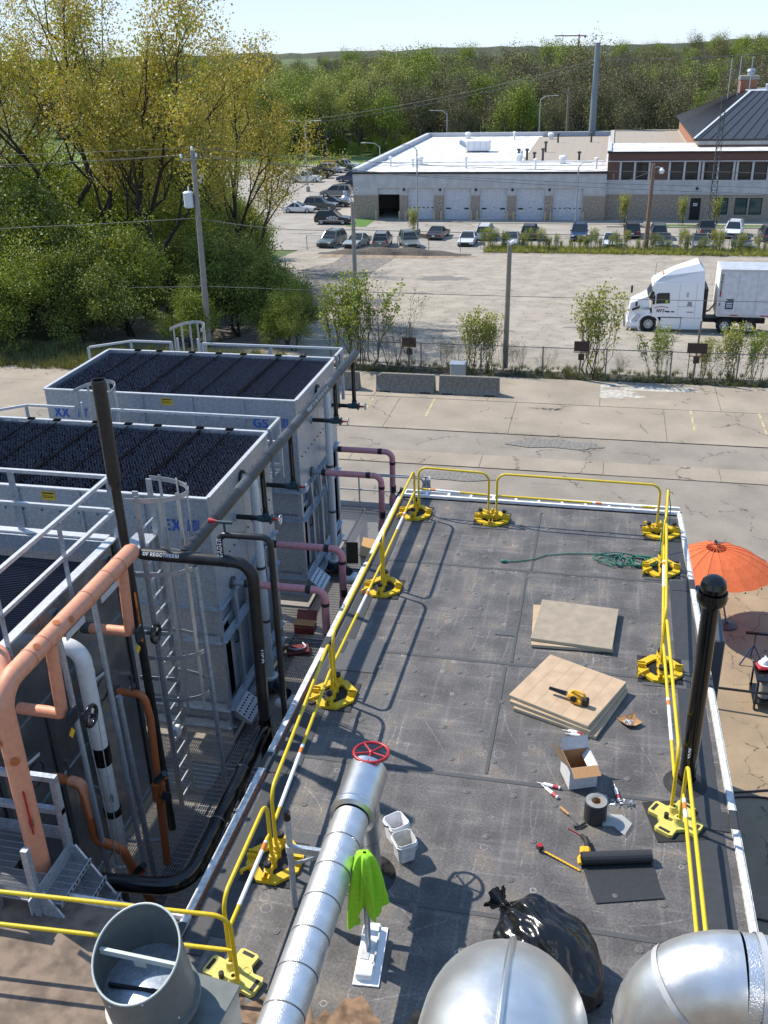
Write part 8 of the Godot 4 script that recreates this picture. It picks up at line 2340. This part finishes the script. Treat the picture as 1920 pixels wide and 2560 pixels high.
# ---------------------------------------------------------------- trees, shrubs and weeds
func leaf(b: MB, p: Vector3, s: float, r: RandomNumberGenerator) -> void:
	var u := Vector3(r.randfn(), r.randfn(), r.randfn()).normalized()
	var w := u.cross(Vector3(r.randfn(), r.randfn(), r.randfn())).normalized()
	var a := p - u * s * 0.5
	var c := p + u * s * 0.5
	var l := p + w * s * 0.36
	var k := p - w * s * 0.36
	b.quad(a, l, c, k)

# skeleton: limbs go to wood, twig ends to tips
func limb(wood: MB, tips: Array, p: Vector3, d: Vector3, l: float, rad: float, depth: int, r: RandomNumberGenerator, o: Dictionary) -> void:
	var bend := Vector3(r.randfn(), r.randfn() * 0.5, r.randfn()) * 0.14 * l
	var m := p + d * l * 0.5 + bend
	var e: Vector3 = p + d * l + bend * 0.5 + V(0, o.get("lift", 0.06) * l, 0)
	var r1: float = rad * o.get("taper", 0.62)
	wood.tube(PackedVector3Array([p, m, e]), [rad, (rad + r1) * 0.5, r1], 6 if depth > 2 else 4 if depth > 0 else 3, false)
	if depth <= o.get("low", 1):
		tips.append(m.lerp(e, 0.5))
		tips.append(e)
	if depth == 0: return
	var n: int = o.get("split", 3)
	for i in n:
		var ax := Vector3(r.randfn(), r.randfn(), r.randfn())
		var side := (ax - d * ax.dot(d)).normalized()
		var nd: Vector3 = (d + side * o.get("spread", 0.75) * r.randf_range(0.7, 1.3) + V(0, o.get("up", 0.15), 0)).normalized()
		if i == 0: nd = (d * 1.6 + nd * 0.8).normalized()
		var st: Vector3 = e if i < 2 else m
		limb(wood, tips, st, nd, l * o.get("short", 0.72) * r.randf_range(0.85, 1.15), r1 * (0.95 if i == 0 else 0.75), depth - 1, r, o)

func make_tree(called: String, label: String, category: String, sd: int, o: Dictionary) -> Node3D:
	var r := RandomNumberGenerator.new()
	r.seed = sd
	var t := Node3D.new()
	t.name = called
	t.set_meta("base_name", called)
	t.set_meta("label", label); t.set_meta("category", category)
	var wood := MB.new()
	var tips := []
	for k in o.get("stems", 1):
		var d := V(r.randfn() * o.get("lean", 0.05), 1, r.randfn() * o.get("lean", 0.05)).normalized()
		limb(wood, tips, V(r.randfn() * 0.15 * o.get("foot", 0.0), -0.3, r.randfn() * 0.15 * o.get("foot", 0.0)), d, o.trunk, o.rad, o.depth, r, o)
	part(t, "trunk", wood, o.bark)
	var b := MB.new()
	b.use_c = true
	var cols: Array = o.cols
	for p in tips:
		b.col = cols[r.randi() % cols.size()] * r.randf_range(0.8, 1.2)
		for k in o.leaves:
			leaf(b, p + Vector3(r.randfn(), r.randfn() * 0.8, r.randfn()) * o.puff, o.size * r.randf_range(0.6, 1.3), r)
	var mm := mi("crown", b.mesh(false), o.mat)
	t.add_child(mm, true)
	return t

func plant(src: Node3D, label: String, x: float, z: float, sc: float, turn: float, group: String, y := -999.0) -> Node3D:
	return copy(src, label, V(x, gy(z) if y < -900 else y, z), turn, sc, group)

func build_plants() -> void:
	var bark := mat("bark", lin(0.055, 0.045, 0.035), 0.95, 0.0, "dirt", 1.0)
	var bark_grey := mat("bark_grey", lin(0.15, 0.13, 0.11), 0.95, 0.0, "dirt", 0.6)
	var lf := mat("leaves", Color(1, 1, 1), 0.6, 0.0, "", 1.0, {"vc": true, "backlight": lin(0.62, 0.56, 0.08)})
	var lfar := mat("leaves_far", Color(1, 1, 1), 0.8, 0.0, "", 1.0, {"vc": true, "backlight": lin(0.24, 0.23, 0.07)})
	var gold := [Color(0.42, 0.345, 0.07), Color(0.36, 0.34, 0.06), Color(0.46, 0.35, 0.09), Color(0.30, 0.33, 0.055)]
	var green := [Color(0.17, 0.215, 0.038), Color(0.12, 0.165, 0.03), Color(0.22, 0.25, 0.045), Color(0.10, 0.14, 0.027)]
	var fresh := [Color(0.22, 0.28, 0.04), Color(0.27, 0.32, 0.05), Color(0.18, 0.24, 0.035)]
	var lime := [Color(0.32, 0.34, 0.08), Color(0.27, 0.31, 0.06), Color(0.36, 0.35, 0.10)]
	var bud := [Color(0.17, 0.15, 0.075), Color(0.15, 0.15, 0.055), Color(0.18, 0.15, 0.09), Color(0.14, 0.155, 0.05)]
	var cw := []
	for k in 3: cw.append(make_tree("cottonwood", "", "tree", 100 + k, {"trunk": 5.2, "rad": 0.34, "depth": 5, "split": 3, "spread": 0.62, "up": 0.20, "short": 0.76, "leaves": 28, "puff": 0.36, "size": 0.14, "cols": gold, "bark": bark, "mat": lf, "lean": 0.12, "stems": 1}))
	var gt := []
	for k in 3: gt.append(make_tree("broadleaf_tree", "", "tree", 200 + k, {"trunk": 2.6, "rad": 0.16, "depth": 4, "split": 4, "spread": 0.85, "up": 0.10, "short": 0.78, "leaves": 22, "puff": 0.42, "size": 0.18, "cols": green if k < 2 else fresh, "bark": bark, "mat": lf, "lean": 0.15, "stems": 2, "foot": 3.0}))
	var far := []
	for k in 4: far.append(make_tree("woodland_tree", "", "tree", 300 + k, {"trunk": 4.6, "rad": 0.26, "depth": 4, "split": 4, "spread": 0.55, "up": 0.25, "short": 0.74, "leaves": [2, 4, 8, 10][k], "puff": 0.70, "size": 0.30, "cols": [bud, bud, fresh, lime][k], "bark": bark_grey, "mat": lfar, "lean": 0.08, "stems": 2, "foot": 2.0}))
	var sap := []
	for k in 3: sap.append(make_tree("sapling", "", "sapling", 400 + k, {"low": 3, "trunk": 1.3, "rad": 0.03, "depth": 3, "split": 3, "spread": 0.26, "up": 0.5, "short": 0.76, "leaves": 4, "puff": 0.10, "size": 0.12, "cols": [fresh, lime, green][k], "bark": bark, "mat": lf, "lean": 0.15, "stems": 6, "foot": 2.0}))
	var bare := make_tree("bare_shrub", "", "shrub", 450, {"trunk": 1.4, "rad": 0.03, "depth": 4, "split": 3, "spread": 0.5, "up": 0.3, "short": 0.75, "leaves": 1, "puff": 0.1, "size": 0.08, "cols": bud, "bark": bark_grey, "mat": lf, "lean": 0.2, "stems": 4, "foot": 2.0})
	# golden cottonwoods on the left
	var cl := ["tall golden cottonwood in young leaf behind the transformer pole", "golden cottonwood leaning over the truck lot", "golden cottonwood deep in the left grove", "golden cottonwood at the edge of the picture behind green trees"]
	var cp := [[-31.5, -64, 1.26, 0.3], [-28.3, -70, 0.98, 1.9], [-39, -66, 1.28, 3.6], [-34, -80, 1.05, 5.0], [-46, -72, 1.1, 0.9], [-39, -94, 1.0, 2.6], [-31, -76, 1.0, 4.1], [-43, -84, 1.05, 2.0], [-29.0, -60.5, 0.9, 5.6], [-47, -68, 1.25, 1.4]]
	for i in cp.size():
		var q: Array = cp[i]
		plant(cw[i % 3], cl[0] if i == 0 else cl[1] if i == 1 else cl[3] if i == 4 else cl[2], q[0], q[1], q[2], q[3], "golden cottonwoods in the left grove")
	# dense green understory before them
	var gp := [[-20.0, -58.5, 0.62], [-22.5, -57.5, 0.62], [-24.6, -53.5, 0.42], [-28.5, -52.0, 0.62], [-31.5, -52.5, 0.72], [-34.5, -51.0, 0.66], [-37.5, -52.5, 0.8], [-25.5, -58, 0.75], [-29.5, -57, 0.8], [-34.0, -57, 0.95], [-38.5, -58, 1.0], [-42.0, -55, 0.95], [-24.0, -64, 0.72], [-27.0, -70, 0.75], [-30.5, -78, 0.8], [-34.5, -89, 0.85], [-36.5, -60, 1.2], [-41.0, -62, 1.15], [-38.0, -99, 0.85], [-28.5, -64, 0.7], [-19.0, -55.5, 0.42], [-17.6, -53.5, 0.40]]
	for i in gp.size():
		var q: Array = gp[i]
		plant(gt[i % 3], "dark green broadleaf tree in the thicket below the cottonwoods" if i % 3 < 2 else "bright green broadleaf tree in the thicket below the cottonwoods", q[0], q[1], q[2], i * 1.7, "green trees of the left thicket, " + ("dark" if i % 3 < 2 else "bright"))
	for q in [[-31, -71, 0.9], [-34, -72, 1.0], [-38, -74, 1.1], [-43, -72, 1.2], [-34, -83, 0.9], [-37.5, -84, 1.0], [-41, -86, 1.2], [-45, -90, 1.3], [-50, -86, 1.4], [-43, -103, 1.0], [-47, -102, 1.2], [-47, -64, 1.1], [-50, -61, 1.0]]:
		plant(gt[2], "bright green broadleaf tree filling the grove between the cottonwood trunks", q[0], q[1], q[2], q[0], "bright green trees between the cottonwoods")
	# saplings along the fence
	var sp := [[-12.8, -50.3, 1.35, 0, "big leafy sapling clump wrapped round the slim lamp pole"], [-13.6, -49.9, 1.15, 0, "leafy sapling left of the slim lamp pole"], [-6.4, -49.4, 0.88, 1, "leafy sapling left of the camera pole"], [-5.7, -49.5, 0.80, 1, "smaller leafy sapling touching the camera pole"], [-0.2, -49.2, 1.22, 1, "tall leafy sapling between the two rusty signs"], [3.2, -49.2, 0.72, 0, "narrow leafy sapling left of the double sign frame"], [6.5, -49.4, 0.78, 1, "spreading leafy sapling in front of the trailer wheels"], [7.6, -49.6, 0.70, 0, "leafy sapling at the picture edge before the trailer"], [5.4, -49.3, 0.6, 1, "low thin sapling right of the double sign frame"]]
	for q in sp: plant(sap[q[3]], q[4], q[0], q[1], q[2], q[0], "saplings along the chain fence")
	plant(bare, "bare reddish shrub beside the lamp pole saplings", -11.2, -49.9, 1.1, 0.4, "bare shrubs along the chain fence")
	for q in [[-9.4, 0.55], [-8.2, 0.5], [-10.3, 0.6], [-7.2, 0.45], [-3.7, 0.42], [-2.6, 0.36], [1.0, 0.33], [-4.9, 0.5]]:
		plant(bare, "low bare shrub in the brush along the chain fence", q[0], -49.0, q[1], q[0] * 2.0, "low bare shrubs along the chain fence")
	# weeds before the police lot
	for i in 56:
		var x := -13.5 + i * 0.7 + rng.randf_range(-0.4, 0.4)
		plant(sap[i % 2], "straggly roadside weed sapling before the parked cars", x, -109.0 - rng.randf() * 1.6, rng.randf_range(0.26, 0.66), i * 1.3, "weed saplings before the parked cars")
	for q in [[-23.2, -119.4, "small young street tree in the planting island", 0.9], [13.0, -129.0, "small golden green street tree beside the numbered door", 0.9], [1.9, -129.5, "young street tree before the brick wing", 1.0], [9.0, -129.5, "thin young street tree left of the numbered door", 0.9]]:
		plant(sap[1], q[2], q[0], q[1], q[3], 1.0, "young street trees by the station")
	# the far wood: countable front, massed behind
	var wl := ["bare grey brown tree at the front of the far wood", "budding brown tree at the front of the far wood", "fresh green tree at the front of the far wood", "pale lime tree at the front of the far wood"]
	var rr := RandomNumberGenerator.new()
	rr.seed = 12
	for row in 4:
		var z := -218.0 - row * 12.0
		var x := -96.0
		while x < 62.0:
			var kind := 0 if rr.randf() < 0.55 else 1 if rr.randf() < 0.75 else 2
			if x < -45 and rr.randf() < 0.75: kind = 3 if rr.randf() < 0.7 else 2
			elif row == 0 and x < 0 and rr.randf() < 0.4: kind = 2
			plant(far[kind], wl[kind], x + rr.randf_range(-1.5, 1.5), z + rr.randf_range(-4, 4), (rr.randf_range(0.72, 0.98) + 0.06 * row) * (1.08 if x < -45 else 1.0), rr.randf() * TAU, "trees of the far wood, kind %s" % ["bare", "budding", "fresh", "lime"][kind])
			x += rr.randf_range(4.2, 7.2) if row > 0 else rr.randf_range(5.0, 9.5)
	# undergrowth of the wood edge and the massed wood behind: one mass each
	mass("undergrowth", "bright green undergrowth along the edge of the far wood", far[2].get_node("crown").mesh, lfar, 110, func(i): return Transform3D(Basis(Vector3.UP, rr.randf() * TAU).scaled(Vector3.ONE * rr.randf_range(0.18, 0.34)), V(rr.randf_range(-100, 60), -12.6, rr.randf_range(-228, -212))))
	mass("distant_forest", "unbroken forest rolling to the horizon", far[0].get_node("crown").mesh, lfar, 620, func(i): return far_spot(rr, -265.0, -620.0))
	mass("distant_forest", "green tree tops among the distant forest", far[2].get_node("crown").mesh, lfar, 300, func(i): return far_spot(rr, -270.0, -900.0))
	mass("distant_trunks", "bare trunks and limbs of the distant forest", far[0].get_node("trunk").mesh, bark_grey, 700, func(i): return far_spot(rr, -262.0, -380.0))
	mass("distant_forest", "budding brown crowns among the distant forest", far[1].get_node("crown").mesh, lfar, 420, func(i): return far_spot(rr, -266.0, -900.0))
	# far ridges
	for q in [[-2400.0, 2.0, 26.0, 3]]:
		var b := MB.new()
		var f := FastNoiseLite.new()
		f.seed = q[3]
		f.frequency = 0.0022
		for i in 120:
			var xa: float = lerpf(-2200, 1500, i / 120.0)
			var xb: float = lerpf(-2200, 1500, (i + 1) / 120.0)
			var ya: float = q[1] + absf(f.get_noise_1d(xa)) * q[2] * 0.5 + 1.2 * sin(xa * 0.09)
			var yb: float = q[1] + absf(f.get_noise_1d(xb)) * q[2] * 0.5 + 1.2 * sin(xb * 0.09)
			if q[0] > -800.0:
				ya += 9.0 * smoothstep(-60.0, 60.0, xa)
				yb += 9.0 * smoothstep(-60.0, 60.0, xb)
			b.quad(V(xa, -30, q[0] + 160), V(xa, ya, q[0]), V(xb, yb, q[0]), V(xb, -30, q[0] + 160))
		struct("hills", b, mat("hill_wood", lin(0.055, 0.065, 0.03), 0.95, 0.0, "worn", 0.02))
	# grass tufts along kerbs and fences
	var tuft := MB.new()
	var r2 := RandomNumberGenerator.new()
	r2.seed = 8
	tuft.use_c = true
	for k in 26:
		tuft.col = green[k % 4] if k % 2 else bud[k % 4]
		var a := r2.randf() * TAU
		var p := V(cos(a), 0, sin(a)) * r2.randf() * 0.14
		var tip := p + V(cos(a) * 0.14, r2.randf_range(0.15, 0.38), sin(a) * 0.14)
		var s := V(-sin(a), 0, cos(a)) * 0.014
		tuft.tri(p - s, p + s, tip)
	var tm := tuft.mesh(false)
	mass("grass", "rough grass and weeds along the chain fence", tm, lf, 900, func(i): return Transform3D(Basis(Vector3.UP, rr.randf() * TAU).scaled(Vector3.ONE * rr.randf_range(0.4, 1.1)), V(rr.randf_range(-16, 26), -6.42, rr.randf_range(-50.1, -48.2))))
	var tuft2 := MB.new()
	tuft2.use_c = true
	for k in tuft.v.size():
		tuft2.col = lime[(k / 3) % 3]
		tuft2.vert(tuft.v[k], tuft.n[k])
	mass("grass", "rough yellow green weeds along the police lot fence", tuft2.mesh(false), lf, 2600, func(i): var z := rr.randf_range(-111.5, -107.4); return Transform3D(Basis(Vector3.UP, rr.randf() * TAU).scaled(Vector3.ONE * rr.randf_range(0.8, 1.9)), V(rr.randf_range(-13, 36), gy(z), z)))
	mass("grass", "long grass at the foot of the left thicket", tm, lf, 1800, func(i): return Transform3D(Basis(Vector3.UP, rr.randf() * TAU).scaled(Vector3.ONE * rr.randf_range(0.8, 1.8)), V(rr.randf_range(-45, -17), -6.45, rr.randf_range(-50.5, -46.3))))

func far_spot(r: RandomNumberGenerator, z0: float, z1: float) -> Transform3D:
	var z := lerpf(z0, z1, pow(r.randf(), 1.6))
	var x := r.randf_range(z * 0.60, -z * 0.32)
	return Transform3D(Basis(Vector3.UP, r.randf() * TAU).scaled(Vector3.ONE * r.randf_range(0.6, 1.05) * (1.0 + 0.35 * float(r.randf() < 0.12))), V(x, gy(z) + smoothstep(-20.0, 120.0, x) * 0.010 * maxf(0.0, -z - 240.0), z))

func mass(called: String, label: String, m: Mesh, material: Material, n: int, where: Callable) -> void:
	var mm := MultiMesh.new()
	mm.transform_format = MultiMesh.TRANSFORM_3D
	mm.mesh = m
	mm.instance_count = n
	for i in n: mm.set_instance_transform(i, where.call(i))
	var o := MultiMeshInstance3D.new()
	o.name = numbered(called)
	o.multimesh = mm
	o.material_override = material
	o.set_meta("kind", "stuff")
	o.set_meta("label", label)
	o.set_meta("category", "plants")
	add_child(o)

func build_all() -> void:
	build_towers()
	build_station()
	build_outside()
	build_pipes()
	build_stairs()
	build_rails()
	build_vehicles()
	build_plants()
	build_roof_things()
